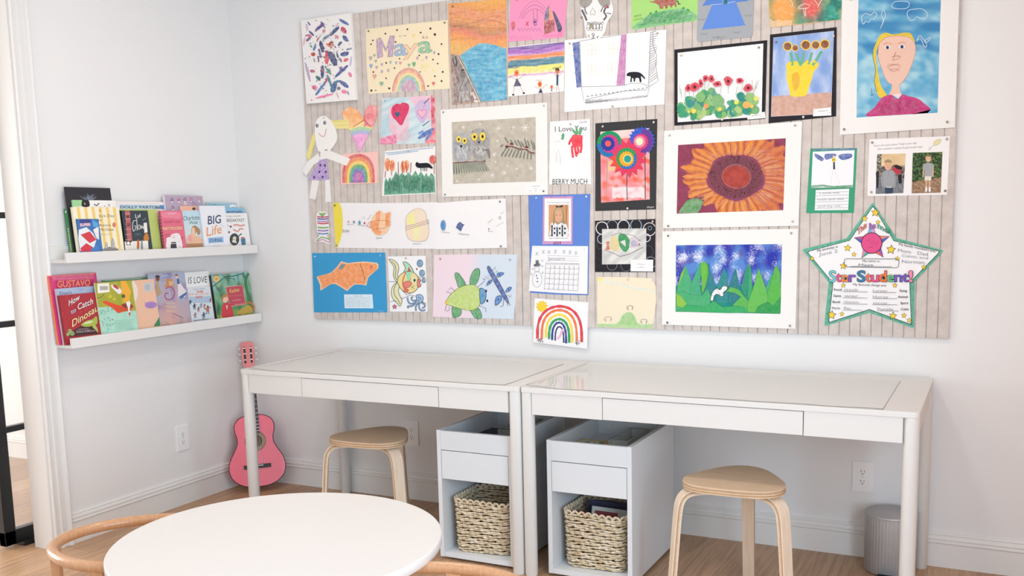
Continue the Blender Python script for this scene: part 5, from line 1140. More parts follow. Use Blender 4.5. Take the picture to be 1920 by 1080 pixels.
a.P([(925,420),(960,390),(1030,420),(1020,460),(980,470)],'#b9404c').P([(940,375),(985,372),(1040,400),(1030,425),(980,415)],'#2a2628').P([(768,450),(800,430),(795,600),(775,620)],'#2f3038').P([(990,480),(1030,470),(1030,560),(1000,560)],'#23242c')
a.P(sp([(835,600),(820,520),(838,450),(890,425),(945,435),(970,490),(968,580),(945,615),(890,612)],3),'#9fa2a6').P([(858,600),(945,600),(940,662),(862,666)],'#34485c').E(892,375,38,50,'#e3b494').P(ell(892,352,40,36,0,14,180,360),'#a8906c').dots([(878,375),(906,374)],4,'#4a3a34').L([(880,398),(893,404),(906,397)],4,'#c0605c').L([(898,430),(898,480)],3,'#7a7c80').LL([[(838,460),(832,540),(850,610)],[(960,470),(968,540),(950,600)]],6,'#8a8d92').L([(870,598),(930,602)],7,'#eceaea')
Q=[(1142,252),(1442,242),(1425,655),(1130,662)]
a.part('photograph').at(0); a.sheet(Q,'#4a5a40')
def f(u,v,x,y):
    if v>.72-.1*u: return mixc(hx('#8a6c54'),hx('#b59880'),.4+1.6*nz(x*.05,y*.05))
    c=mixc(hx('#2c3c2a'),hx('#5f7f48'),.35+1.8*nz(x*.05,y*.05,4)); return mixc(c,hx('#c9c07a'),max(0,nz(x*.08,y*.08,6)*2-.5) if u>.7 else 0)
a.G(*Q,36,48,f)
a.P(sp([(1248,370),(1300,352),(1352,370),(1355,420),(1340,430),(1338,495),(1262,492),(1262,430),(1245,420)],3),'#a6a8a8').P([(1262,488),(1332,490),(1326,532),(1262,530)],'#e6dfd6').E(1300,308,28,38,'#e0b394').P(ell(1300,290,30,24,0,12,180,360),'#8a7458').dots([(1290,305),(1311,305)],3,'#4a3a34').L([(1290,325),(1300,330),(1311,325)],3.5,'#f0e6e0').LL([[(1250,420),(1246,500)],[(1350,420),(1344,495)]],13,'#dcae90').LL([[(1280,530),(1280,600)],[(1312,530),(1310,600)]],17,'#dcae90').LL([[(1280,598),(1276,645)],[(1312,598),(1314,645)]],21,'#efecea')
a.at(.0003); a.pins([(731,147,'#a39a92'),(1486,112,'#b4aca4'),(722,650,'#b4aca4'),(1470,636,'#8d8279')])
# 25 striped fish
a=Art('striped_fish','small striped paper fish hanging at the left edge of the pinboard','paper cutout',CK,d=.0008)
a.part('paper').sheet(sp([(135,180),(195,178),(215,205),(222,280),(230,370),(205,395),(235,460),(232,470),(165,450),(95,442),(140,395),(118,360),(112,270),(112,205)],3),'#f0eee8')
for i,(y,c) in enumerate(((222,'#b94a6a'),(240,'#5a4a9c'),(262,'#a88ad0'),(280,'#d03f50'),(300,'#f0f0f0'),(318,'#6ab050'),(345,'#8a6ac0'),(372,'#5a8ac8'))): a.L([(118+i*1.2,y),(170,y+5),(222,y)],13,c,.2)
a.P([(140,190),(190,188),(165,220)],'#8fc070').L([(135,190),(165,222),(200,186)],5,'#4a5a4a').L([(110,440),(160,405),(228,425)],8,'#5fa850').L([(120,445),(165,425),(232,455)],10,'#d89ac8'); a.fin()
# 26 planets banner
a=Art('planet_banner','long folded white paper strip with a yellow sun edge and drawn planets','drawing',CK,d=.0008)
a.part('paper').sheet([(262,97),(700,100),(1185,92),(1183,512),(740,508),(285,502)],'#f1eff0'); a.at(.0015); a.b.add([],[],PAPER)
a.sheet([(1183,92),(1190,92),(1215,98),(1500,75),(1815,58),(1828,502),(1500,510),(1200,516),(1183,512)],'#f3f1f2',.0004); a.at(-.0015); a.k=3
a.P([(262,97),(318,97),(340,150),(350,260),(345,360),(325,440),(300,500),(285,500)],'#efdc3e',.1)
a.k=50
a.P(sp([(605,250),(640,200),(685,165),(715,190),(745,185),(780,180),(782,260),(770,320),(740,370),(670,392),(630,370),(600,320)],3),'#f6c79c',.3)
for p in ([(650,185),(690,170),(668,380),(645,370)],[(735,195),(778,185),(770,300),(735,310)],[(600,270),(650,265),(650,330),(590,320)],[(610,330),(640,330),(700,350),(690,380),(650,385)]): a.P(p,'#f09040',.35)
a.L([(570,310),(585,275),(640,258),(720,255),(780,265),(778,300),(720,325),(640,335),(570,310)],4,'#c9783a',closed=True).L([(575,250),(605,205)],3,'#8a8a90')
a.P(sp([(920,290),(925,220),(980,165),(1040,148),(1090,180),(1105,240),(1120,300),(1125,370),(1100,430),(1030,445),(960,430),(925,380)],4),'#f2dcc0',.3).P([(925,290),(930,215),(985,175),(1010,290)],'#f0e890',.4).P([(980,310),(1060,300),(1040,430),(985,420)],'#f0e8a4',.4).L(sp([(920,290),(925,220),(980,165),(1040,148),(1090,180),(1105,240),(1120,300),(1125,370),(1100,430),(1030,445),(960,430),(925,380)],3),2.5,'#b9a08c',closed=True)
a.LL([[(915,310),(1000,290),(1130,250)],[(912,325),(1000,305),(1128,268)],[(915,345),(1010,315),(1130,280)]],4,'#a88a84')
a.dots([(403,268,7)],7,'#d0705c').E(452,270,10,13,'#8a8a92',.3).P([(488,275),(503,252),(515,278),(500,300)],'#3f9ab0',.2).E(547,280,8,11,'#d0605c').L([(528,240),(535,222),(552,240)],2.5,'#8a8a90')
for t,x0,x1,y,h in (('SUN',348,408,362,24),('Jupiter',650,708,420,16),('Saturn',985,1055,472,13),('Mercury',390,450,296,10),('Earth',485,520,300,10),('Mars',520,568,308,12)): a.T(t,(x0,y),(x1,y),h,'#8a8a92')
a.k=90
a.E(1256,300,24,48,'#3f86c4',.2).P([(1370,320),(1385,285),(1410,268),(1432,290),(1448,290),(1430,315),(1415,355),(1385,330)],'#2f4a94',.2).T('Uranus',(1240,365),(1315,370),13,'#8a8a92').T('Neptune',(1395,382),(1490,390),16,'#8a8a92').L(ell(1766,232,9,11),3,'#55555c',closed=True).dots([(1668,332)],6,'#6a4a6c').T('Ceres',(1775,200),(1800,185),9,'#6a6a72').T('Pluto',(1662,285),(1700,245),12,'#b0606c').T('Eris',(1662,355),(1705,360),10,'#6a6a72').L([(1730,310),(1800,272)],2,'#8a8a92')
a.at(.0015); a.pins([(281,120,'#6f6f4a'),(1767,87,'#8d8882'),(298,480,'#a8a06a'),(1775,488,'#7d7872')])
# 27 orange fish on blue
a=Art('fish_collage','orange crayoned paper fish mounted on a bright blue sheet','collage',CL,d=.0008)
a.part('blue_sheet').sheet([(107,105),(1095,97),(1112,500),(1125,905),(135,905)],'#3f9cd0',.0006); a.T('Maya',(1000,888),(1075,892),16,'#9ccbe6')
F_=[(170,425),(210,410),(320,385),(375,360),(450,285),(500,215),(590,240),(680,228),(800,218),(900,225),(985,235),(1008,265),(1000,315),(930,375),(870,430),(855,480),(842,542),(770,530),(680,530),(630,570),(580,618),(500,565),(420,520),(360,525),(290,570),(222,612),(218,540),(190,470)]
a.part('paper_fish').at(.0010); a.sheet(F_,'#f0cdaa',.0005); cx,cy=600,400
S_=[(cx+(x-cx)*.955,cy+(y-cy)*.90) for x,y in F_]; a.P(S_,'#f79a4c',.3); a.hatch(S_,-12,15,8,'#f58a34',.3)
a.P([(465,318),(500,262),(550,248),(552,285),(490,330)],'#5f8a9a',.2).L([(758,250),(790,340),(822,465)],13,'#a8763c',.15,smooth=3).dots([(914,286)],7,'#5a4a2c').E(900,300,30,24,'#f0702c',.3).dots([(914,286)],7,'#4a3a24')
a.part('text_label').at(-.0006); a.sheet([(540,662),(922,662),(936,850),(548,850)],'#dcecf6',.0004); a.T('Rainbow Fish',(680,690),(790,690),13,'#6a7a8a')
for i in range(7): a.scrawl((565+i,706+i*20),(905+i,706+i*20),8,60,'#7f8d9c',2.4)
a.at(-.0004); a.pins([(150,152,'#d8e0e6'),(1030,137,'#a8c0cc')])
# 28 coloring page
a=Art('colouring_page','white colouring page with a yellow fish, blue octopus and bubbles','drawing',CL,d=.0006)
a.part('paper').sheet([(1128,150),(1640,140),(1668,898),(1165,895)],'#f2f2f3')
def ol(p,c,w=7,al=.25,n=4): q=sp(p,n); a.P(q,c,al).L(q,w,'#2a2c30',closed=True)
ol([(1145,188),(1210,200),(1265,250),(1280,320),(1262,400),(1280,455),(1265,490),(1235,480),(1205,400),(1215,300),(1180,240)],'#e6e0b0'); a.L([(1180,215),(1225,260),(1240,330),(1232,410),(1255,470)],9,'#5a7f5c',smooth=4)
ol([(1265,490),(1290,540),(1275,620),(1300,690),(1325,740),(1300,822),(1265,790),(1200,720),(1178,640),(1195,560)],'#e6e0b0'); a.L([(1255,505),(1218,580),(1220,660),(1265,730),(1298,790)],9,'#5a7f5c',smooth=4)
ol([(1335,232),(1380,228),(1440,280),(1480,360),(1440,372),(1350,375),(1368,300)],'#a8dcb8'); a.P([(1412,285),(1448,352),(1398,355)],'#d0605c')
ol([(1260,480),(1290,410),(1350,365),(1430,350),(1500,380),(1545,440),(1555,520),(1520,600),(1460,640),(1390,640),(1320,600),(1280,540)],'#e8d68a')
a.P([(1372,360),(1455,352),(1420,480),(1398,480)],'#9adcb8').L([(1375,365),(1345,440),(1335,520),(1370,630)],16,'#e0705c',smooth=4).P(sp([(1335,530),(1370,490),(1420,485),(1455,515),(1425,560),(1370,570)],4),'#e8847c').L(sp([(1335,530),(1370,490),(1420,485),(1455,515),(1425,560),(1370,570)],4),5,'#2a2c30',closed=True).P([(1360,560),(1420,600),(1400,638),(1350,610)],'#e0705c')
ol([(1535,470),(1560,452),(1578,480),(1560,510),(1580,545),(1555,565),(1532,545)],'#e8706c'); a.E(1490,470,24,30,'#f0f0e8').E(1492,472,17,22,'#4f7a5c').E(1496,470,9,12,BLK).LL([[(1460,560),(1490,590)],[(1495,540),(1440,580)],[(1440,440),(1430,490)]],4,'#2a2c30').L([(1320,600),(1390,670),(1450,640)],6,'#2a2c30')
for x,y,rx,ry in ((1566,243,38,48),(1595,376,34,44),(1618,474,24,30)): a.E(x,y,rx,ry,'#6a9cc4',.2).L(ell(x,y,rx,ry),6,'#2a3440',closed=True).L(ell(x+rx*.2,y-ry*.1,rx*.5,ry*.6,0,8,-60,40),5,'#d8e8f4')
a.dots([(1525,320,12)],12,'#2a2c30').dots([(1525,320,8),(1590,518,8)],8,'#c05a6c')
a.LL([[(1145,490),(1235,492)],[(1165,765),(1200,750),(1250,755)],[(1310,720),(1380,700),(1440,670),(1510,685)],[(1600,760),(1655,790)],[(1530,420),(1580,435),(1640,432)]],5,'#3a3c40')
a.LL([[(1530,740),(1470,745),(1450,710),(1475,695)],[(1520,760),(1450,790),(1410,760),(1400,705)],[(1515,775),(1460,820),(1405,820),(1410,850)],[(1540,780),(1510,830),(1515,885)],[(1560,780),(1555,840),(1590,880),(1640,870)],[(1585,770),(1630,800),(1630,830),(1595,845)]],20,'#2a3c50',smooth=4).LL([[(1530,740),(1470,745),(1450,710),(1475,695)],[(1520,760),(1450,790),(1410,760),(1400,705)],[(1515,775),(1460,820),(1405,820),(1410,850)],[(1540,780),(1510,830),(1515,885)],[(1560,780),(1555,840),(1590,880),(1640,870)],[(1585,770),(1630,800),(1630,830),(1595,845)]],12,'#7fa4cc',smooth=4)
ol([(1520,720),(1520,675),(1560,662),(1600,680),(1612,725),(1585,770),(1545,775)],'#8fb4da',6); a.dots([(1548,705,8),(1575,720,8),(1556,740,8)],8,'#1f3050').P(star(1225,828,36,.5),'#d0788c').L(star(1225,828,36,.5),5,'#4a2a34',closed=True).pins([(1378,172,'#b9b4ae')])
# 29 beetle and dragonfly
a=Art('insect_drawing','pink and pale blue sheet with a green beetle and a blue dragonfly','drawing',CM,d=.0008)
Q=[(72,90),(872,88),(840,712),(60,690)]
a.part('paper').sheet([(72,90),(480,86),(872,88),(858,500),(840,712),(450,702),(60,690),(76,400)],'#e8e4ec')
a.G(Q[0],Q[1],Q[2],Q[3],30,12,lambda u,v,x,y:mixc(hx('#f0dbe4'),hx('#d4e0ec'),(u-.42)*6)+(.05,)).P([(60,685),(75,95),(80,95)],'#f0dbe4')
for p in ([(270,275),(300,265),(340,310),(378,382),(315,412),(285,340)],[(418,375),(425,300),(460,235),(500,222),(515,260),(500,330),(470,380)],[(248,588),(330,615),(330,670),(290,692),(252,690)],[(420,620),(490,600),(525,650),(528,705),(470,700),(440,660)]): a.P(sp(p,3),'#3f8f6a',.2).hatch(sp(p,3),60,10,5,'#5fb45c').L(sp(p,3),4,'#24506a',closed=True)
B_=sp([(182,560),(205,510),(250,455),(330,400),(430,378),(490,400),(520,460),(520,540),(495,600),(430,628),(340,615),(240,585)],4); a.P(B_,'#c5da74',.3).L(B_,4,'#4a5a3a',closed=True).hatch(B_,50,14,5,'#b3cc5c',.4).P([(182,560),(205,515),(215,575)],'#f0d060')
ol([(512,425),(545,418),(572,450),(572,510),(555,550),(520,558)],'#3f8fc0',4); a.E(575,440,8,14,BLK).E(586,535,9,13,BLK)
a.LL([[(275,440),(235,405),(215,430)],[(240,470),(195,440),(190,462)],[(500,395),(560,345),(545,315)],[(560,300),(600,325),(590,290)],[(505,580),(572,608),(572,642)],[(190,575),(182,625),(172,632)],[(222,590),(218,628),(190,635)],[(545,325),(575,330)]],3.5,'#5a4a4c')
D_=[(585,215),(598,200),(620,225),(680,320),(740,430),(785,520),(790,555),(770,545),(720,470),(650,350),(600,260)]; ol(D_,'#3f5fa8',4); 
for t in range(12): x,y=608+t*15.5,240+t*26; a.L([(x-16,y+8),(x+14,y-8)],5,'#7fb0dc' if t%2 else '#6a4a9c')
for p in ([(690,265),(748,268),(705,302),(680,300)],[(580,388),(598,345),(632,332),(620,360)],[(762,450),(785,410),(820,405),(800,440)],[(665,580),(668,510),(700,485),(728,495),(715,540)]): ol(p,'#4a86cc',4); a.dots([(sum(q[0] for q in p)/len(p),sum(q[1] for q in p)/len(p),7)],7,'#24386a')
a.LL([[(632,240),(662,225),(660,205)],[(665,260),(685,245)],[(780,480),(815,500),(815,475)],[(745,510),(740,585),(710,592)],[(785,550),(780,580)],[(790,550),(808,580)]],3.5,'#4a3a3c'); a.pins([(134,130,'#9c938b'),(806,138,'#b0a8a0')])
# 30 blue poster with portrait photo + calendar
a=Art('photo_poster','blue sheet holding a pink bordered photo card of a smiling child','poster',(0,0,1),d=.0006)
a.part('blue_sheet').sheet([(991.3,366.5),(1107,363.6),(1105,455),(1103,553.5),(1040,552),(995,549)],'#6288d4',.0005)
a.crop=CN
a.part('pink_card').at(.0005); a.sheet([(435,172),(935,160),(930,972),(425,972)],'#cf9cc4',.0004); a.T('2024',(605,972),(738,966),42,'#3a2a3c',.01)
a.LL([[(525,120),(560,165),(590,190)],[(570,125),(545,160)],[(785,120),(800,160),(812,190)],[(820,125),(798,155)]],7,'#c05a8c')
a.part('photo_card').at(.0004); a.sheet([(462,200),(905,200),(905,920),(455,920)],'#f6f3f6',.0004)
a.T('The best things are the days',(495,275),(880,275),22,'#3f3f44',shear=.1).T('I get to spend with you',(530,880),(852,878),26,'#3f3f44',shear=.1)
Q=[(528,305),(865,305),(868,838),(528,842)]
a.G(*Q,24,36,lambda u,v,x,y:mixc(hx('#dca87c'),hx('#c99468'),.5+.6*nz(x*.01,y*.004)+(.6 if .84<u<.9 else 0)))
a.L([(832,305),(818,838)],10,'#8a5a3c').P(sp([(600,600),(610,450),(640,370),(700,345),(750,360),(785,430),(795,560),(830,640),(800,650),(560,650)],4),'#b39a7a')
a.P(sp([(565,640),(600,600),(680,640),(760,610),(830,650),(850,830),(560,838),(560,700)],3),'#e8e8ea')
for i in range(6): 
    for j in range(5):
        if (i+j)%2==0 or i%2==0: a.P([(572+i*44,650+j*38),(598+i*44,650+j*38),(598+i*44,686+j*38),(572+i*44,686+j*38)],'#23303c' if (i+j)%2==0 else '#4a5560')
a.E(695,500,70,98,'#e0ac8c').P([(630,440),(650,380),(700,355),(750,375),(765,440),(700,400)],'#c4aa88').P([(612,460),(635,420),(640,560),(620,640),(600,640)],'#a88e6c').P([(762,430),(785,470),(800,640),(770,620)],'#a88e6c').dots([(665,480,8),(725,480,8)],8,'#3f2f2a').L([(665,548),(695,565),(728,545)],9,'#b9605c').L([(672,552),(695,560),(720,550)],4,'#f4ecea').P([(640,320),(700,330),(705,345),(660,350)],'#3a3a3c').P([(705,330),(770,310),(770,345),(712,348)],'#3a3a3c').LL([[(548,315),(552,342)],[(585,312),(575,345)],[(610,312),(620,345)]],6,'#d89aa8').P([(640,605),(690,670),(735,600),(740,640),(690,690),(635,650)],'#f2f2f4')
a.at(-.0009); a.pins([(322,193,'#c4d0e8'),(1168,168,'#eef2f8')])
a=Art('wall_calendar','white hand coloured month calendar with a snowman, over the blue sheet','calendar',CM,d=.0026)
a.part('pages').sheet([(1018,5),(1555,8),(1552,240),(1549,470),(1270,460),(985,440),(1000,220)],'#f3f2f4',.0014)
for x,y in ((1063,80),(1125,65),(1180,65),(1242,60),(1325,62),(1383,68),(1440,73)): a.LL([[(x-18,y-14),(x+18,y+14)],[(x+16,y-18),(x-16,y+18)],[(x,y-22),(x,y+22)]],2.5,'#6f8094')
for x,y in ((1115,150),(1115,200),(1022,228)): a.LL([[(x-12,y-9),(x+12,y+9)],[(x+10,y-12),(x-10,y+12)]],2.5,'#6f8094')
a.LL([[(1165,100),(1470,105)],[(1160,145),(1465,150)]],2,'#8a8a90').L([(1165,123),(1468,128)],1.5,'#b0b0b8').T('January',(1168,142),(1335,142),34,'#a4a4ac')
a.LL([[(1150-i*3,170+i*50),(1472-i*3,178+i*52)] for i in range(6)]+[[(1150+i*46,172+i*1),(1135+i*46,428+i*2)] for i in range(8)],2.2,'#55565c')
for i,t_ in enumerate(('Mo','Tue','Wed','Th','Fri','Sat','Su')): a.T(t_,(1160+i*46,186),(1185+i*46,187),9,'#55565c')
n=0
for j in range(5):
    for i in range(7):
        if j==0 and i<1: continue
        n+=1
        if n<=31: a.T(str(n),(1180-j*3+i*46,212+j*51+i),(1188-j*3+i*46,212+j*51+i),10,'#8a8a92')
a.P([(1052,145),(1080,142),(1085,175),(1098,178),(1095,200),(1035,202),(1035,182),(1055,178)],'#4a4a54',.2).L(sp([(1060,250),(1090,260),(1110,300),(1112,350),(1080,400),(1045,395),(1022,350),(1030,290)],4),2.5,'#8a9098',closed=True).L(ell(1066,232,24,26),2.5,'#8a9098',closed=True).dots([(1062,292,6),(1068,317,6),(1070,350,6)],6,BLK).LL([[(1112,275),(1130,255)],[(1022,285),(1005,268)]],4,'#4a4a54').L([(1522,30),(1522,55)],3,'#b0b0b8'); a.fin()
# 31 painted rainbow with sun, hanging below the board
a=Art('painted_rainbow','white sheet with a painted rainbow and yellow sun, hanging below the pinboard','painting',CM,d=.0008)
a.part('paper').sheet([(1042,510),(1300,530),(1560,550),(1552,780),(1548,1000),(1290,968),(1025,935),(1034,700)],'#f4f3f4',.0005)
a.P(star(1112,590,62,.72,-80,10),'#f2c93a',.1).E(1112,590,36,38,'#f6d020',.1)
def arc(l,r,top,w,col,bot=None,p=.62):
    b0=bot or (900+(r*0),930); pts=[]
    for i in range(26):
        t=i/25; x=l+(r-l)*(.5-.5*math.cos(math.pi*t)); yb=b0[0]*(1-t)+b0[1]*t; pts.append((x,yb-(yb-top)*math.sin(math.pi*t)**p))
    ws=[w*(1+.14*math.sin(i*2.1)+a.rnd.uniform(-.1,.1)) for i in range(26)]; a.k+=1; a._strip(pts,ws,lin(col)+(.08,))
arc(1068,1496,588,26,'#dc3a48',(900,935)); arc(1110,1448,625,24,'#f07840',(900,935)); arc(1150,1405,670,24,'#f4d850',(890,940)); arc(1180,1375,712,24,'#2fa05c',(905,940)); arc(1210,1345,745,20,'#2c3f94',(915,945)); arc(1240,1322,785,14,'#33306a',(920,940)); a.L([(1310,810),(1290,870),(1262,905)],22,'#f4b8d8',.1)
for x,y in ((1092,918),(1460,935)):
    for i in range(10): a.brush(x+a.rnd.uniform(-30,30),y+a.rnd.uniform(-22,22),x+a.rnd.uniform(-30,30),y+a.rnd.uniform(-25,25),8,['#7fb0c8','#8a3a48','#5a6a6c','#c9a878'][i%4])
a.fin()
# 32 black paper with white rings and painted fish
a=Art('ring_fish_picture','black sheet stamped with white rings around a foil fish drawing','collage',CO,d=.0008)
a.part('black_sheet').sheet([(120,65),(652,50),(650,517),(120,517)],'#28262c',.0006)
for x,y,r,w,c in ((182,130,52,8,'#dfe3e8'),(272,110,46,4,'#aebac4'),(372,112,50,7,'#dde8ee'),(482,105,48,6,'#9fbcd4'),(600,140,54,7,'#d8d4d4'),(180,225,38,5,'#cfd8dc'),(165,280,30,2,'#5a6a7a'),(575,215,32,6,'#dfe4ea'),(585,335,48,2,'#6a7680'),(270,455,44,3,'#8f9ca8'),(395,460,46,3,'#7f8c98'),(612,432,46,4,'#a8b0b8'),(604,130,16,5,'#8a9cac'),(130,430,40,2,'#4a5058')):
    pts=[p for p in ell(x,y,r,r*1.05,0,30) if 121<p[0]<650 and 58<p[1]<515]
    if len(pts)==30: a.L(pts,w,c,closed=True)
    else:
        q=ell(x,y,r,r*1.05,0,30); st=[i for i in range(30) if q[i] in pts and q[i-1] not in pts]
        if st: s0=st[0]; run=[]; 
        if st:
            for i in range(30):
                p=q[(s0+i)%30]
                if p in pts: run.append(p)
                else: break
            if len(run)>2: a.L(run,w,c)
a.part('foil').at(.0008); a.sheet([(182,138),(572,132),(570,445),(182,450)],'#d0d0ce',.0004)
a.G((184,140),(570,134),(568,443),(184,448),30,26,lambda u,v,x,y:mixc(hx('#c6c6c4'),hx('#e6e4e0'),.5+1.3*nz(x*.02+y*.02,y*.012)))
a.P(sp([(330,190),(370,178),(415,215),(432,270),(400,335),(365,330),(335,280),(325,230)],3),'#1f9050',.15).P([(340,250),(385,232),(392,295)],'#dcdcd8').P(sp([(262,210),(300,195),(325,235),(335,290),(320,330),(265,320),(255,260)],3),'#dcc888',.3).P([(215,250),(250,245),(240,280),(255,320),(215,322),(225,285)],'#d06a48',.2).P([(432,215),(480,205),(520,240),(500,290),(440,310),(420,290)],'#cfc2cc',.2)
a.L([(205,322),(280,350),(340,380),(420,360),(480,330),(545,298)],4,'#4a3f44').L([(262,195),(330,175),(430,190),(470,200),(500,230),(522,245)],3,'#5a4f54').L(ell(462,265,18,22),4,'#4a6aa8',closed=True).dots([(510,272,7)],7,'#8a4a50').T('R',(456,275),(468,275),16,'#4a6aa8').LL([[(480,280),(520,285)],[(500,240),(525,235)]],3,'#4a3f44').L(ell(342,160,18,14),3,'#8f9c9c',closed=True)
label(a,[(434,408),(633,408),(631,512),(433,510)],[(.3,.65,.42,'Maya'),(.42,.55,.56,None),(.3,.65,.68,None)],.0006); a.at(-.0012); a.pins([(146,88,'#c9b48a'),(628,72,'#dcc8c0')])
# 33 cream hill with horses
a=Art('hill_drawing','cream sheet with a green hill and faint small horses','drawing',CO,d=.0008)
a.part('paper').sheet([(140,560),(400,562),(620,572),(655,640),(660,760),(640,940),(620,1018),(400,1012),(140,1000)],'#efe3c9')
a.P([(142,998),(142,972),(300,975),(335,950),(360,895),(400,870),(440,870),(470,900),(490,960),(520,978),(630,975),(618,1015),(400,1010)],'#a6cf88',.35).hatch([(330,985),(345,925),(400,872),(450,880),(480,940),(492,985)],70,11,5,'#8cc06c').P([(145,565),(188,566),(182,600),(148,598)],'#f2e27a',.3).L([(185,600),(330,620),(480,660),(640,680)],18,'#dce0d0',.6)
for x,y,s,c in ((235,930,34,'#b06a6c'),(428,830,28,'#8a5a50'),(550,950,30,'#7a7a78')): a.L([(x-s,y+12),(x-s*.8,y-12),(x,y-18),(x+s*.8,y-14),(x+s,y+8)],5,c,.3).LL([[(x-s*.6,y),(x-s*.6,y+24)],[(x+s*.7,y),(x+s*.7,y+20)]],4,'#5a4a48')
a.pins([(410,582,'#d8ccb4'),(618,592,'#f4ece0')])
# 34 jungle collage
a=Art('jungle_collage','large white matted collage of green pointed leaves under a blue sponged sky','collage',CPx,d=.0028)
I=[(193,205),(1217,193),(1198,867),(188,845)]; matted(a,[(62,70),(1372,45),(1345,1012),(58,970)],I); a.sheet(I,'#4a66c0')
def f(u,v,x,y):
    if v>.6: return mixc(hx('#1f7f88'),hx('#2a9a78'),.5+nz(x*.01,y*.02))
    g=nz(x*.008,y*.008,1); c=mixc(hx('#5a8ad0'),hx('#3038a8'),.5+1.5*g); s=nz(x*.012,y*.01,5)+.8*nz(x*.15,y*.15,3)
    c=mixc(c,hx('#e8ecf6'),max(0,s*1.5-.05)); return mixc(c,hx('#5a3a8a'),max(0,nz(x*.015,y*.012,9)-.1))
a.G(*I,130,84,f)
a.k+=2
for p,c in (([(430,700),(480,420),(505,380),(530,470),(590,640),(620,760)],'#1f7f86'),([(590,600),(625,500),(655,420),(690,490),(695,600),(690,760),(570,760)],'#22888a'),([(700,610),(750,460),(770,430),(790,520),(805,620),(800,760),(700,760)],'#1f7a84'),([(820,600),(860,450),(900,375),(918,440),(930,600),(925,680),(880,750)],'#35a36c'),([(820,600),(860,450),(900,375),(890,560),(880,745),(840,660)],'#229070'),([(198,655),(240,540),(290,400),(330,520),(350,600),(330,700),(230,760)],'#45ac74'),([(200,640),(240,480),(290,400),(262,500)],'#7fbc4a'),([(330,600),(370,500),(430,370),(440,480),(420,560),(440,690),(340,700)],'#3fa878'),([(442,680),(440,560),(430,380),(470,360),(500,400),(505,480),(480,600)],'#64b83c'),([(1050,640),(1090,540),(1120,480),(1130,560),(1090,680)],'#3fa878'),([(1070,680),(1110,560),(1140,430),(1165,395),(1200,480),(1205,700),(1200,860),(1050,860)],'#55b348'),([(890,750),(930,640),(970,500),(990,430),(1020,500),(1060,620),(1080,700),(1060,850),(850,855)],'#62b950'),([(680,650),(720,605),(800,630),(830,670),(890,745),(880,850),(800,850),(740,780),(820,700),(760,665)],'#5ab050'),([(195,660),(250,640),(330,680),(440,690),(500,620),(530,700),(520,800),(500,850),(190,845)],'#42aa70'),([(195,670),(240,690),(300,770),(260,810),(200,790)],'#8ac040'),([(190,843),(300,780),(470,800),(560,740),(640,800),(760,790),(850,800),(900,855),(700,858)],'#30a862'),([(950,855),(990,790),(1080,750),(1130,790),(1200,700),(1198,865)],'#289a4c')):
    a.P(p,c,.06).L(p,2,'#1f6a50',closed=True)
W_=sp([(528,735),(535,690),(555,645),(590,622),(620,635),(640,605),(670,597),(690,615),(675,640),(655,655),(650,690),(630,697),(605,680),(580,678),(560,700),(550,738)],4); a.P(W_,'#f0ecee').L(W_,3.5,'#2a2628',closed=True).dots([(p[0]*.5+605*.5+a.rnd.uniform(-35,35),p[1]*.5+655*.5+a.rnd.uniform(-8,8),3) for p in W_[::3]],3,'#3a3034')
a.at(.0008); a.pins([(119,114,'#7d726b'),(1305,88,'#a89e95'),(110,950,'#7d726b'),(1292,980,'#a89e95')])
# 35 laminated star
a=Art('star_poster','big laminated white star with green border and rainbow lettering','poster',CQ,d=.0012)
def rnd(pts,r=26):
    o=[]; n=len(pts)
    for i,p in enumerate(pts):
        if i%2: o.append(p); continue
        A,B=pts[i-1],pts[(i+1)%n]
        for Qp,f1 in ((A,1),(B,0)):
            l=math.hypot(Qp[0]-p[0],Qp[1]-p[1]); 
            if f1: o.append((p[0]+(Qp[0]-p[0])*r/l,p[1]+(Qp[1]-p[1])*r/l)); o.append((p[0]+(A[0]-p[0])*.3*r/l*.7+(B[0]-p[0])*.08*r/l,p[1]+(A[1]-p[1])*.2*r/l)); 
            else: o.append((p[0]+(B[0]-p[0])*r/l,p[1]+(B[1]-p[1])*r/l))
    return o
SO=[(545,42),(722,308),(1075,400),(858,632),(852,978),(520,862),(185,962),(218,636),(18,392),(350,310)]
SI=[(548,62),(705,325),(1055,405),(825,640),(838,958),(520,843),(212,942),(246,645),(50,408),(372,322)]
a.part('laminate').sheet(rnd([(536+(x-536)*1.012,510+(y-510)*1.012) for x,y in SO]),'#7fc4ae',.0006); a.part('paper').at(.0002); a.sheet(rnd(SO),'#53b292',.0004); a.hatch(rnd(SO),-60,9,4,'#3f9c80',.4)
a.P(rnd(SI,20),'#26282c').P([(536+(x-536)*.985,520+(y-520)*.985) for x,y in rnd(SI,20)],'#f3f2f3')
for x,y,r in ((565,115,33),(485,160,25),(585,187,20),(358,380,28),(405,428,20),(683,392,36),(730,460,20),(92,458,18),(326,515,28),(928,524,20),(325,660,20),(712,660,20),(238,882,34),(314,875,19),(697,888,30),(780,886,21),(818,922,20)): a.P(star(x,y,r*1.08,.5,-84),'#2c2e34').P(star(x,y,r*.86,.5,-84),'#f2cf3f')
PS=star(540,340,134,.46,-92); cols=['#e0a0c8','#e88a6c','#4a6ac0','#8a5ab0','#e86a5c','#4ab0a0','#e88ab0','#4a6ac0','#c05a8c','#6ab0d8']
a.P([(540+(x-540)*1.05,340+(y-340)*1.05) for x,y in PS],'#34283a')
for i in range(10): a.P([(540,340),PS[i],PS[(i+1)%10]],cols[i])
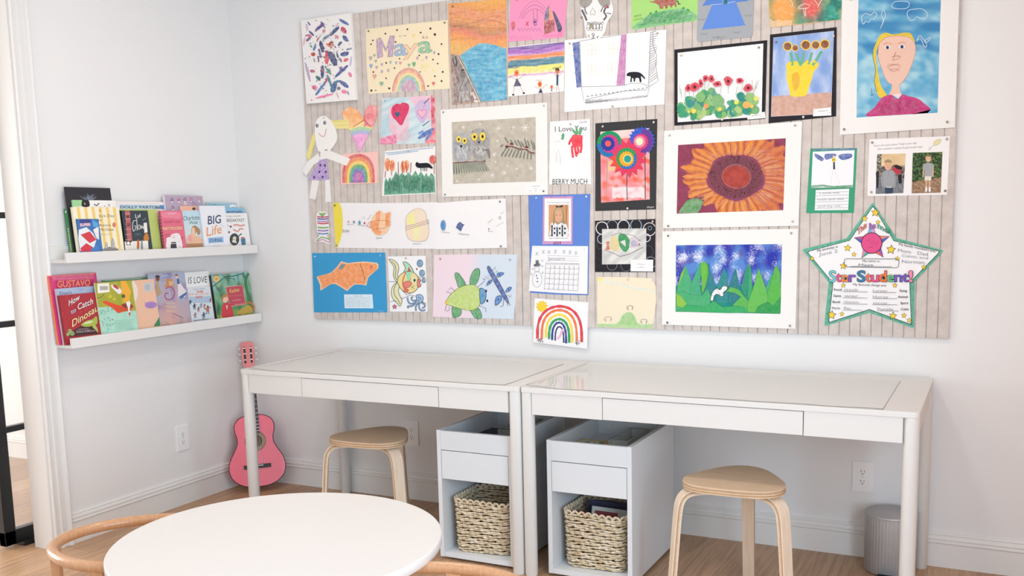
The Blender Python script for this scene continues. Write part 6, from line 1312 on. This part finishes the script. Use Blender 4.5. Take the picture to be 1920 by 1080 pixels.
a.L(ell(538,343,77,77),6,'#5a2a44',closed=True).E(538,343,74,74,'#e0558c').LL([[(500,330),(530,310),(520,350),(560,320)],[(545,350),(585,330),(570,370)],[(510,380),(550,370)]],4,'#b03f70')
a.T('This',(432,285),(500,222),44,'#e86a4a',.01,out='#3a2a40',ow=.022).T('Is',(520,238),(568,232),46,'#b06ac0',.01,out='#3a2a40',ow=.022).T('me!',(582,230),(680,280),44,'#5ab08c',.01,out='#3a2a40',ow=.022)
a.LL([[(548,60),(548,62)]],1,'#26282c')
a.T('My birthday is:',(130,410),(288,375),20,'#26282c',.01).T('June 2',(142,442),(282,412),26,'#9a9ca4').T('My family members are:',(742,358),(1018,414),19,'#26282c',.01)
a.T('Mom   Dad',(735,408),(960,440),26,'#9a9ca4').T('Calvin and',(765,445),(960,465),20,'#9a9ca4').T('Norman.',(765,492),(945,500),26,'#9a9ca4')
a.L([(345,460),(725,462),(745,475),(738,520),(725,528),(350,522),(332,510),(335,470)],3.5,'#26282c',closed=True).T('My name is:',(470,484),(600,485),16,'#26282c',.01).T('Maya',(440,514),(550,515),18,'#6a6c74').L([(382,518),(688,520)],2.5,'#26282c')
cc=['#6ac0c8','#e8568c','#f0904c','#8a5ac0','#4a9ac8','#e8568c','#f0904c','#6ac08c','#8a5ac0','#6ab0e0','#e87ab0']
x=218
for i,(ch,w_) in enumerate(zip('StarStudent!',(52,38,56,52,62,40,58,58,56,58,48,30))):
    if ch=='S' and i: x+=10
    big=ch in 'Stdh!'; h_=86 if ch in 'S!d' else 76 if ch=='t' else 60
    a.T(ch,(x,632),(x+w_,632),h_,(['#7ccad0','#e8568c','#f0904c','#8a5ac0','#3f7fa8','#f0705c','#e8568c','#f07840','#6ac08c','#7a5ac0','#7a5ac0','#f090b0'])[i],.014,out='#23242a',ow=.022,cap=.73 if h_>=76 else .56); x+=w_+1
a.dots([(344,608,9),(628,604,11)],9,'#26282c').T('My favorite things are:',(400,660),(650,668),17,'#26282c',.01)
for i,(l,v1,v2,r) in enumerate((('Food','steak','Lover','Song'),('Game','war','Horse','Animal'),('Book','Unicorn','soccer','Sport'),('Movie','Rio','Purple','Color'))):
    y=700+i*46; a.T(l,(256-i*5,y),(314-i*4,y),18,'#26282c',.012).T(r,(748+(i==1)*-16+i*3,y+8),(804+i*5,y+8),18,'#26282c',.012).LL([[(322,y+6),(507-(i==3)*40,y+9)],[(544+(i==3)*36,y+12),(722+i*6,y+14)]],2.5,'#26282c').T(v1,(332,y),(440-(i==3)*60,y+3),20,'#9a9ca4').T(v2,(548+(i==3)*34,y+8),(660+(i==3)*40,y+10),20,'#9a9ca4')
a.fin()
# ================================================================== books on the ledges
U1=(80,330,6.355); U2=(290,350,7.2); V1=(80,490,6.355); V2=(270,490,7.2)
PAGES='#efe8da'
def book(label_,crop,tl,tr,xb,th,zb,col,spine=None,lean=.085,hard=True,group='picture books on the ledges',name='book'):
    n=Vector((1,0,lean)).normalized(); ey=Vector((-lean,0,1)).normalized(); ex=Vector((0,1,0)); xb+=.014; O=Vector((xb,0,zb+.0135+th*.085))
    a=Art(name,label_,'book',crop,(O,n,ex,ey),group,GLOSS)
    A,B=a.W(tl),a.W(tr); y0,y1=A.y,B.y; h=((A-O).dot(ey)+(B-O).dot(ey))/2
    a.y0,a.y1,a.h=y0,y1,h; sp_=spine or col; t=.0018 if hard else .0006; g=.0025 if hard else .0004
    def bx(Y0,Y1,h0,h1,d0,d1,c,cs=None):
        q=[O+ex*Y+ey*hh+n*(-d) for d in (d0,d1) for Y,hh in ((Y0,h0),(Y1,h0),(Y1,h1),(Y0,h1))]
        fs=[[0,1,2,3],[7,6,5,4],[0,4,5,1],[1,5,6,2],[2,6,7,3],[3,7,4,0]]
        for i,f in enumerate(fs): a.b.add([q[k] for k in f],[[0,1,2,3]],GLOSS if c!=PAGES else PAPER,lin(cs if (i==5 and cs) else c)+(0,))
    a.part('pages'); bx(y0+.001,y1-g,g,h-g,t,th-t,PAGES); a.fin()
    a.part('cover'); bx(y0,y1,0,h,th-t,th,col); bx(y0-.0004,y0+t,0,h,t*.5,th-t*.5,sp_); bx(y0,y1,0,h,0,t,col,sp_); a.k=2
    return a
def patch(a,f,nx=30,ny=36,c=None):   # painted cover in the book's own 0..1 coordinates
    O,ex,ey=a.O,a.ex,a.ey; a.k+=1; o=len(a.b.v); mi=a.b.mi(a.mat); cs=[]
    for j in range(ny+1):
        for i in range(nx+1):
            u,v=i/nx,j/ny; a.b.v.append(tuple(O+ex*(a.y0+(a.y1-a.y0)*u)+ey*(a.h*(1-v))+a.n*(a.k*a.ST))); q=f(u,v); q=hx(q) if isinstance(q,str) else q; cs.append(lin(q[:3])+(0,))
    for j in range(ny):
        for i in range(nx):
            k=j*(nx+1)+i; F=[k,k+nx+1,k+nx+2,k+1]; a.b.f.append([q+o for q in F]); a.b.m.append(mi); a.b.c.append([cs[q] for q in F]); a.b.sm.append(False)
    return a
# ---- upper ledge
z=LZ1
a=book('thin dark green paperback at the far left of the upper ledge, spine outwards',U1,(290,390),(560,392),.036,.020,z,'#2f8248','#2f8a4c',hard=False)
O=a.O; q=lambda h,x:O+a.ey*h+a.n*(-x)+Vector((0,a.y0-.0008,0))
for i in range(11): a.raw([q(.030+i*.0095,.007),q(.036+i*.0095,.007),q(.036+i*.0095,.013),q(.030+i*.0095,.013)],'#d6e6c0' if i%4 else '#e6d23a')
a.raw([q(a.h-.016,.006),q(a.h-.008,.006),q(a.h-.008,.013),q(a.h-.016,.013)],'#e8efe4'); a.fin()
a=book('tall black book with white feathery plume, tallest on the upper ledge',U1,(268,130),(803,143),.046,.009,z,'#2a2b33','#15161a')
for i in range(60):
    t=a.rnd.uniform(-2.9,-.25); r=a.rnd.uniform(40,95); cx=555+a.rnd.uniform(-60,60); a.L([(cx,285),(cx+r*.8*math.cos(t),285+r*math.sin(t))],2.4,a.rnd.choice(['#8a94a8','#5c6678','#b9c2d0','#4a5264']))
a.fin()
a=book('book with pale green, black and white cover behind the yellow striped book',U1,(352,283),(868,295),.055,.008,z,'#f4f2f0','#a8d8a0')
a.P([(354,286),(470,286),(480,360),(354,366)],'#a8dca0').hatch([(356,288),(468,288),(470,356),(358,360)],35,14,4,'#7fbf7c').P(sp([(470,290),(500,284),(548,290),(556,362),(470,362)],3),'#22242a').L([(490,320),(505,330),(500,345)],7,'#e8e6c0').L([(612,335),(645,355),(672,322)],12,'#2a2a30').dots([(738,358,7)],7,'#d9603c').L([(775,338),(795,340),(790,355),(800,362)],7,'#3a3a42'); a.fin()
a=book('yellow and cream striped picture book with serif title, left on the upper ledge',U1,(352,368),(905,375),.070,.013,z,'#f6e6b8','#f6ecd0')
patch(a,lambda u,v:mixc(hx('#f8f0d8'),hx('#f2d27a'),1 if (u*6.4)%1>.5 and v<.9 else 0),64,4)
for i,(t,y,x1) in enumerate((('A',430,694),('Sick Day',492,856),('for',540,712),('Amos',603,805),('McGee',655,846))): a.T(t,(668,y),(x1,y-4),34 if i!=2 else 26,'#4f4a44',.0)
a.P(ell(850,582,20,30),'#dd7f66').P(sp([(705,890),(740,860),(790,845),(860,850),(900,885)],3),'#8f8c8a').P([(745,862),(752,800),(765,800),(775,862)],'#c9c4bc').L([(752,800),(758,790),(768,802),(775,860),(740,862),(752,800)],3,'#4a4846').P(sp([(815,850),(820,760),(832,740),(848,770),(850,850)],3),'#bdb9b4').L([(820,850),(818,780),(830,735),(850,790),(865,850)],3,'#4a4846').LL([[(680,690),(830,688)],[(690,705),(800,703)]],2.5,'#b0a890'); a.fin()
a=book('small blue and red comic paperback in front of the yellow striped book',U1,(405,512),(665,512),.078,.006,z,'#3f78b8','#2f5f9c',hard=False)
a.P([(440,516),(580,514),(570,560),(440,560)],'#3a4a94').T('SUPER',(445,600),(570,592),34,'#f2eef0',.02,out='#d03a5c',ow=.05).P([(430,640),(520,610),(600,680),(640,760),(600,890),(450,895),(425,760)],'#e8eef2').P([(450,700),(560,660),(640,760),(560,800)],'#d8404c').P([(450,860),(520,800),(600,850),(580,900),(460,900)],'#d8404c').P([(600,640),(665,600),(672,760),(640,740)],'#f2f0ee').P([(560,890),(640,820),(675,860),(675,900)],'#4a86c8').P([(590,520),(660,560),(660,620),(600,600)],'#5fa8dc').LL([[(610,680),(668,690)],[(615,720),(668,730)]],3,'#b0a4a8'); a.fin()
a=book('white topped picture book with blue lettering band behind the lime book',U1,(872,298),(1465,312),.035,.008,z,'#f3edec','#eae0e0')
a.P([(915,340),(1460,346),(1460,392),(915,388)],'#b9d6ea').T('DOLLY PARTON',(925,384),(1398,388),34,'#26344c',.012); a.LL([[(885,320),(1400,330)]],3,'#f0d0d0'); a.crop=U2; a.T('N',(10,300),(50,303),34,'#26344c',.012).P([(70,250),(150,255),(155,310),(75,300)],'#5a94c8').L([(0,300),(40,312),(80,304),(120,316),(155,308)],6,'#f4f2ee'); a.fin()
a=book('lime green picture book standing behind the dark evening shop front book',U1,(905,395),(1358,400),.056,.010,z,'#c6d77c','#c9d68a')
a.hatch([(1262,420),(1340,420),(1352,870),(1290,870)],80,30,5,'#b9cc6a').fin()
a=book('dark picture book with flowing white title above snowy shop front and fox',U1,(935,412),(1250,412),.069,.010,z,'#34424c','#1a1c20')
a.P([(978,415),(1035,413),(1068,770),(1010,775)],'#b9686c').LL([[(985,450+i*62),(1048,446+i*62)] for i in range(6)],5,'#e8b0a8').P([(995,470),(1030,468),(1035,500),(998,502)],'#6a3a44').P([(1000,560),(1042,556),(1046,600),(1004,604)],'#8a4a50').P([(975,780),(1255,770),(1262,885),(985,888)],'#ece8e0').P([(990,780),(1060,770),(1060,820),(1000,825)],'#3a3c40').dots([(1020,800,20),(1060,805,16),(1230,790,18)],16,'#f4f2ee')
a.L([(1105,455),(1108,500),(1128,495)],6,'#f4f4f2',smooth=3).L([(1125,480),(1140,470),(1135,495),(1150,490),(1158,450),(1162,490)],5,'#f4f4f2',smooth=3).L([(1110,530),(1080,540),(1070,600),(1080,655),(1100,640),(1108,600),(1090,595)],7,'#f4f4f2',smooth=4).L([(1120,510),(1125,650)],7,'#f4f4f2').L(ell(1148,610,14,26),6,'#f4f4f2',closed=True).L([(1170,585),(1175,630),(1188,590),(1198,630),(1212,560)],6,'#f4f4f2',smooth=3).L([(1190,530),(1228,500)],3,'#d8dce0')
a.P(sp([(1200,760),(1215,690),(1235,670),(1262,720),(1258,770)],3),'#c9803c').P([(1215,700),(1222,665),(1235,690)],'#a8642c').P([(1120,860),(1125,770),(1140,750),(1150,780),(1150,860)],'#c96a34').P([(1168,860),(1170,780),(1185,760),(1195,860)],'#8a9098').LL([[(1095,688),(1165,684)],[(1100,705),(1160,702)]],3,'#8fa4a8').LL([[(1128,855),(1128,880)],[(1142,855),(1142,880)],[(1176,855),(1176,880)],[(1190,855),(1190,880)]],5,'#3a2f2c').P([(1200,560),(1240,555),(1248,670),(1210,680)],'#f0ece4'); a.fin()
a=book('lavender grey picture book with small faces, tallest at the middle of the upper ledge',U2,(128,112),(645,130),.048,.012,z,'#b9a9bf','#ece6ec')
for x,y,c in ((232,180,'#6a5a7c'),(325,180,'#b04a7c'),(408,175,'#7a6a8c'),(490,175,'#c06a8c'),(600,170,'#c08a94'),(245,285,'#8a6a94'),(540,240,'#9c7a9c')): a.P(hrt(x,y,44,50) if c=='#b04a7c' else ell(x,y,20,26,0,12),c).dots([(x,y-4,9)],9,'#e0c4b8').P([(x-14,y+28),(x,y+10),(x+14,y+28),(x,y+38)],'#efeaee')
a.P(ell(412,232,26,18),'#eec0b0').LL([[(470,205),(545,210)],[(480,222),(535,224)]],4,'#8a7a9c').fin()
a=book('peach coloured book peeking out above the pale blue storybook',U2,(345,262),(600,262),.058,.007,z,'#f2b8a0','#f0c8b4')
a.P(ell(530,298,24,18),'#3a4448').L([(350,300),(420,272),(500,268)],4,'#f6d0c0').fin()
a=book('pink spiral bound notebook in the middle of the upper ledge',U2,(70,330),(368,320),.084,.012,z,'#e5728a','#c05a74',hard=False,name='notebook')
a.P(sp([(95,350),(200,335),(340,345),(355,400),(330,435),(180,425),(100,410)],3),'#ec8ba0').T('DIARY',(180,375),(290,372),22,'#f6d0d8').T('of a',(220,440),(262,438),18,'#b93f5c').T('WIMPY KID',(125,498),(345,490),36,'#a83f60',.01).T('PARTYPOOPER',(105,588),(375,580),44,'#f8e2b8',.01,out='#c9504c').P(sp([(160,720),(165,690),(240,640),(320,630),(355,700),(365,838),(170,845)],3),'#f4ecee').LL([[(120,660),(215,640)],[(135,690),(220,665)]],14,'#cf5068').L([(240,700),(262,650),(270,700)],4,'#4a4448').P([(215,790),(225,750),(285,745),(300,835),(215,840)],'#3a3a42').L([(222,770),(290,765)],8,'#e8e4e6').LL([[(330,790),(345,830)],[(312,745),(345,735)]],3,'#6a5a60').dots([(375,690,9),(368,710,6)],8,'#c03a58')
a.fin()
ex_,ey_=a.ex,a.ey; a.part('spiral_binding')
for i in range(13):
    c=a.O+ey_*(.012+(a.h-.024)*i/12)+Vector((0,a.y0,0)); a.b.tube([c+Vector((-.006+.0085*math.cos(t),.0045*math.sin(t)*1.2,0)) for t in [2*math.pi*k/12 for k in range(12)]],.0009,GLOSS,n=5,closed=True,col=lin('#5a2438')+(0,))
a.fin()
a=book('pale blue storybook cover with a girl in profile holding a pink animal',U2,(370,325),(640,320),.0655,.006,z,'#cfe4ee','#d4dfe4',hard=False)
patch(a,lambda u,v:mixc(mixc(hx('#bfe0ee'),hx('#dfe9ea'),v*1.4),hx('#a8b08c'),max(0,(v-.55)*1.8)),20,24)
a.T("Charlotte's",(385,458),(640,438),62,'#2f4250',.0).T('Web',(465,512),(580,502),50,'#2f4250',.0)
a.P(sp([(495,640),(495,570),(520,530),(560,530),(610,580),(612,640),(580,650),(565,610),(545,650)],4),'#b08a66').P(sp([(498,640),(500,570),(530,550),(545,590),(545,650),(520,665)],4),'#f0c8ae').P(sp([(440,740),(450,660),(490,640),(530,660),(600,670),(650,740),(600,775),(500,775)],4),'#eebf9f').P(sp([(450,720),(460,660),(490,655),(510,690),(500,740)],4),'#f0a8a4').P([(410,790),(430,770),(660,765),(675,820),(410,830)],'#b98a68').T('E. B. WHITE',(440,822),(560,815),16,'#d0623c'); a.fin()
a=book('white journal with big navy and orange hand lettering',U2,(605,258),(945,258),.078,.011,z,'#eff1f7','#d8e0ee')
a.T('BIG',(718,510),(895,490),118,'#3c4a6c',.015).T('Life',(700,672),(905,625),130,'#eba56c',.012).P([(715,692),(925,675),(932,750),(728,762)],'#9cc0e4').T('JOURNAL',(735,750),(915,742),50,'#34568c',.012).T('for kids',(798,812),(878,808),16,'#6a6c74').LL([[(890,510),(905,520)],[(918,530),(940,538)]],5,'#8fb0c0').dots([(706,488,6),(835,370,4)],5,'#e8a88c'); a.fin()
a=book('pale blue book with a cloud, rearmost at the right end of the upper ledge',U2,(705,222),(1105,218),.036,.010,z,'#a9cede','#bfd8e2')
a.P([(720,224),(820,232),(980,236),(1090,226),(1085,250),(720,250)],'#8fbccc').dots([(1030,262,22),(1060,255,20),(1085,262,16)],18,'#eef2f2').L([(805,245),(835,238)],5,'#3a6a9c').fin()
a=book('bright blue book with dark brush lettering behind the breakfast book',U2,(945,285),(1200,285),.051,.009,z,'#8cc0e2','#9ccae6')
a.T('animals',(975,352),(1180,350),34,'#26344a',.012).fin()
a=book('white picture book with a frying pan and bacon at the upper ledge right end',U2,(945,357),(1245,357),.064,.009,z,'#f3f2f1','#e4e2e0')
a.T('A Hungry Caterpillar',(955,408),(1165,402),18,'#3a3a3e').T('BREAKFAST',(965,478),(1212,472),46,'#33363c',.0).L([(1060,525),(1110,515),(1160,530),(1215,515)],22,'#d98a84',smooth=4).L([(1060,575),(1120,605),(1150,570),(1200,575)],16,'#d98a84',smooth=4).L([(1060,525),(1110,518),(1160,532),(1215,518)],5,'#f2d0c4',smooth=4).P(ell(1076,712,64,82),'#33383a').L([(1130,670),(1175,632)],13,'#33383a').P(ell(1076,712,50,66),'#444a4c').P(sp([(1055,690),(1080,670),(1100,690),(1095,730),(1110,760),(1070,755),(1045,745),(1055,715)],3),'#f0ebe0').E(1074,712,12,14,'#e8b060').dots([(1026,540,15),(1003,614,15)],14,'#7a4a50').P(ell(978,715,16,30),'#c9806c').P([(1160,705),(1222,700),(1228,785),(1175,790)],'#4a84a4').P(ell(1190,700,30,18,0,12,180,360),'#b9485c').LL([[(1180,710),(1185,785)],[(1205,708),(1210,785)]],4,'#2f5f7c').LL([[(968,550),(962,600)],[(975,515),(1010,535)]],4,'#b9505c'); a.fin()
# ---- lower ledge
z=LZ2
a=book('large magenta picture book with orange title at the lower ledge left end',V1,(68,172),(635,135),.040,.014,z,'#dc3f7c','#f0925c',lean=.10)
a.LL([[(75,178),(630,142)]],8,'#f28a5c').hatch([(110,175),(610,145),(612,205),(120,230)],4,9,3,'#f28aa8').P([(150,235),(600,210),(610,300),(165,330)],'#c92c66').T('GUSTAVO',(175,312),(565,290),82,'#f5a06c',.014)
for i in range(60): a.dots([(a.rnd.uniform(100,620),a.rnd.uniform(150,225),3)],3,'#f6b0a0')
a.fin()
a=book('pale blue book with pencil lettering behind the dinosaur book',V1,(155,325),(622,294),.056,.010,z,'#aebdd8','#d8c4cc',lean=.10,hard=False)
a.T("Don't",(205,398),(350,388),36,'#2a3040',.0).P([(400,330),(510,318),(460,352)],'#8fb0e0').fin()
a=book('dark red picture book with cream dinosaur title and a green dinosaur',V1,(195,405),(648,370),.0735,.013,z,'#b02f3a','#8a2430',lean=.10)
a.P([(320,900),(660,862),(655,790),(500,750),(400,800),(280,880)],'#4a2a30')
for i in range(14): x,y=a.rnd.uniform(220,620),a.rnd.uniform(400,640); a.L([(x,y),(x+a.rnd.uniform(-40,40),y+20),(x+a.rnd.uniform(-40,40),y+50)],3,'#e0606c')
a.T('How',(310,535),(440,455),78,'#f0ece8',.01,out='#5a1420',ow=.03).T('to',(335,632),(395,600),60,'#cfd4e4',.01,out='#5a1420',ow=.03).T('Catch',(415,580),(598,505),78,'#f0ece8',.01,out='#5a1420',ow=.03).T('Dinosaur',(350,785),(700,560),92,'#f8d9a0',.012,out='#6a1a1c',ow=.03)
a.P(sp([(455,755),(520,710),(590,690),(640,655),(648,740),(590,770),(500,780)],4),'#a8bc4c').P(sp([(480,745),(540,715),(600,710),(560,740)],3),'#dfe0b0').P(sp([(590,780),(620,760),(650,800),(655,850),(630,820)],3),'#b4c068').dots([(320,830,26),(350,860,28),(300,870,22)],22,'#9cb070').dots([(310,830,9),(350,855,9)],8,'#5f7a4a').LL([[(420,808),(545,800)],[(395,825),(565,815)]],3,'#d9c9cc').T('Wallace & Elkerton',(395,852),(620,832),16,'#f0e4e0',.01); a.fin()
a=book('thin dark green book, its top edge showing behind the orange fish book',V1,(712,222),(1325,187),.046,.008,z,'#5f9470','#6fa080',lean=.10,hard=False); a.L([(740,228),(1170,206)],4,'#dfe8dc').fin()
a=book('olive and mint picture book with white barcode sticker and red and white fish',V1,(617,250),(1060,232),.083,.007,z,'#b4e0cf','#e9e6c8',lean=.10)
def f(u,v):
    if v<.42+.14*u and not (u<.5 and v>.42): c=mixc(hx('#b9b43c'),hx('#a4a838'),.5+nz(u*8,v*8)); return hx('#f4b23c') if .68<u<.68+.26*(1-abs(v*2-.4)) and v<.4 else c
    return mixc(hx('#b9e4d2'),hx('#a8dcc8'),.5+nz(u*5,v*5))
patch(a,f,40,50)
a.P([(650,268),(790,258),(798,365),(656,382)],'#f6f3ea').LL([[(684+i*9,295),(687+i*9,345-i*.5)] for i in range(11)],4.5,'#2a2a2a').P(sp([(815,280),(860,280),(920,320),(942,365),(910,390),(860,350),(825,315)],3),'#f2ece4').P([(830,280),(870,278),(912,320),(890,335),(850,310)],'#c04a4a').P([(715,480),(750,470),(860,510),(1000,550),(960,600),(900,620),(820,550),(720,495)],'#e8502c').P([(860,560),(980,545),(1080,540),(1050,590),(960,600)],'#d0582c').P([(930,520),(1030,480),(1085,545),(990,560)],'#8a3a30').dots([(805,418,22),(850,450,20)],18,'#d2c63c').dots([(960,415,24)],22,'#4f6a3a').P([(990,490),(1030,470),(1048,500),(1035,560),(1048,660),(1025,640),(1015,560)],'#f2f0ea').P([(1020,610),(1048,612),(1036,665)],'#c04a3c').L([(650,440),(690,430),(730,390)],6,'#3a4430')
a.LL([[(675+a.rnd.uniform(0,170),560+a.rnd.uniform(0,260))]*1+[(0,0)] for _ in range(0)],1,'#000000')
for i in range(44): x,y=a.rnd.uniform(665,860),a.rnd.uniform(540,840); a.L([(x,y),(x+a.rnd.uniform(-18,18),y+a.rnd.uniform(8,24))],5,a.rnd.choice(['#6f9c8c','#4f7a6c','#8fc0b0']))
for i in range(7): a.scrawl((860,705+i*17),(1085,695+i*17),5,40,'#7a9c90',2.2)
a.fin()
a=book('peach picture book with a grey moon and purple speech bubble',V1,(1062,232),(1322,205),.073,.006,z,'#efc2a4','#f2d4c0',lean=.10)
a.P(ell(1258,305,56,62),'#c9cdd0').P(ell(1248,310,34,40),'#b9bec4').P(ell(1290,520,74,42,-4),'#b08cc8').P([(1215,480),(1240,505),(1225,515)],'#b08cc8').LL([[(1240,512),(1335,505)],[(1250,530),(1330,524)],[(1262,546),(1315,541)]],4,'#8a64ac').P([(1320,775),(1390,660),(1400,770)],'#3f8a5a').P(sp([(1100,560),(1108,480),(1128,420),(1130,330),(1105,270),(1066,240),(1066,560)],3),'#f4e4d6').fin()
a=book('pastel storybook of princess tales with a swirling pink ribbon',V2,(45,158),(545,150),.0615,.010,z,'#c9a4ac','#8a94ac',lean=.10)
def f(u,v):
    c=mixc(hx('#a9b4cc'),hx('#c9a0a8'),v+.6*nz(u*4,v*4,1)); c=mixc(c,hx('#e8b98c'),max(0,v-.55)*1.8*max(0,1-abs(u-.4)*1.4)); return mixc(c,hx('#8a6a9c'),max(0,nz(u*6,v*6,3)*1.1-.1))
patch(a,f,34,40)
a.P([(290,240),(380,235),(400,330),(380,350),(270,350),(300,300)],'#c98f5c').P([(335,270),(390,268),(392,325),(340,328)],'#d9b88a').L([(290,370),(350,345),(400,380),(410,450),(370,510),(310,515),(280,470),(300,430),(330,440)],15,'#a85a7c',smooth=5).L([(255,180),(330,165),(375,195),(340,225),(280,215),(250,240)],8,'#7a7ab8',smooth=4)
a.P([(455,290),(480,285),(575,410),(560,480),(460,490)],'#e6dde4').P([(440,240),(470,235),(485,300),(450,310)],'#4a6a94').E(440,205,18,24,'#e8c4a8').P(ell(438,195,22,20,0,12,180,360),'#7a4a34').P([(470,480),(575,410),(580,440),(500,510)],'#4a78ac').P(sp([(165,220),(190,200),(210,230),(200,330),(240,420),(180,470),(160,380)],3),'#b9a080').E(182,235,26,34,'#7a4a3a').P(ell(180,215,34,26,0,12,180,360),'#2f2a30')
a.T('Princess',(298,582),(420,578),34,'#e8d9a8',.0).T('Princess',(285,628),(440,622),34,'#e8d9a8',.0).T('Stories',(300,685),(425,678),34,'#e8d9a8',.0).L([(280,790),(330,740),(400,730),(450,760),(430,800),(380,790),(390,755)],9,'#e8a0a8',smooth=5).L([(385,700),(530,765)],6,'#7a3a3c').L([(240,820),(300,850),(400,830)],8,'#f0c0b0',smooth=3).P([(110,880),(190,760),(225,850)],'#3f8a5a').fin()
a=book('tall white book with narrow black title, behind the snowy town book',V2,(545,142),(872,138),.047,.010,z,'#eef0f0','#dcdcdc',lean=.10)
a.T('IS LOVE',(598,302),(850,285),92,'#33414c',.0).fin()
a=book('white and blue winter picture book with people playing in snow',V2,(580,352),(893,346),.059,.007,z,'#d8dfe6','#a8b4c0',lean=.10)
a.P([(585,480),(905,470),(905,560),(590,560)],'#b0c4da').T('ANN M. MARTIN',(668,388),(820,378),16,'#5a6a7c').T('THE',(710,425),(795,418),24,'#e8906c',.012,out='#b0584c').T('SNOW',(600,462),(880,450),30,'#e8906c',.012,out='#b0584c').T('DAY',(700,498),(790,492),26,'#e8906c',.012,out='#b0584c')
for x,y,c,s in ((625,545,'#2f4a6a',1),(680,600,'#33507a',1.3),(735,640,'#c06a5c',1.1),(860,640,'#c9704c',1.7),(815,600,'#d08a7c',1.0),(690,720,'#c9806c',1.1),(805,720,'#3a6090',1.3),(770,590,'#8aa0bc',.9),(895,520,'#b0584c',.8)): a.P([(x-12*s,y+22*s),(x-8*s,y-12*s),(x+8*s,y-12*s),(x+12*s,y+22*s)],c).dots([(x,y-18*s,8*s)],8,'#5a3f34').LL([[(x-6*s,y+20*s),(x-9*s,y+42*s)],[(x+6*s,y+20*s),(x+9*s,y+42*s)],[(x-8*s,y-5*s),(x-24*s,y+8*s)],[(x+8*s,y-5*s),(x+24*s,y-12*s)]],5*s,'#4a4448')
a.P([(610,545),(645,545),(612,560)],'#3a4a5c').T('Susanne Bloom',(665,805),(870,782),16,'#2a2a30',.01).fin()
a=book('green forest picture book with a red title panel and red cloaked girl',V2,(905,182),(1412,150),.064,.022,z,'#5f9468','#2a2c30',lean=.10)
def f(u,v):
    c=mixc(hx('#8fc0bc'),hx('#4f9058'),v*1.2+.5*nz(u*6,v*6,1)); c=mixc(c,hx('#2f5f4a'),max(0,nz(u*9,v*5,4)*2.0)); return mixc(c,hx('#c9b84a'),max(0,v-.72)*2.2+max(0,nz(u*12,v*12,7)-.1)*.8)
patch(a,f,40,48)
a.L([(930,340),(1010,280),(1100,210),(1200,200),(1330,165)],14,'#2f6a5c',smooth=4).L([(1040,180),(1120,220),(1230,240)],9,'#2f6a5c',smooth=4).L([(1410,160),(1370,260),(1390,400),(1440,560),(1470,680)],34,'#3f7a50',smooth=4).P(star(978,236,46,.8,0,10),'#f0c06c').T('25',(958,248),(995,244),22,'#5a4a2c',.01)
a.P([(1098,345),(1330,318),(1378,585),(1155,612)],'#e8c0a0').P([(1104,350),(1326,324),(1372,580),(1160,606)],'#c04a5c').T('Katies',(1155,428),(1285,405),58,'#ecc46c',.008).T('PICTURE SHOW',(1145,482),(1320,462),22,'#e07a80',.0).T('James Mayhew',(1195,535),(1305,522),14,'#f0d4d0').T('25 years',(1225,590),(1355,572),14,'#f0d4d0')
a.P(sp([(1060,755),(1050,660),(1060,590),(1100,560),(1160,580),(1190,640),(1200,745)],4),'#cf3a48').E(1095,515,38,44,'#f0c4ac').P(sp([(1050,520),(1055,470),(1095,440),(1125,470),(1070,500),(1062,580)],4),'#b98450').P([(1105,600),(1130,590),(1120,660)],'#ecd0c4').P(sp([(1250,700),(1290,660),(1340,620),(1400,590),(1450,620),(1470,690),(1400,700),(1330,720)],4),'#c0a44a').L([(1380,560),(1430,555),(1475,600),(1480,660)],26,'#c07a3c',smooth=4).fin()
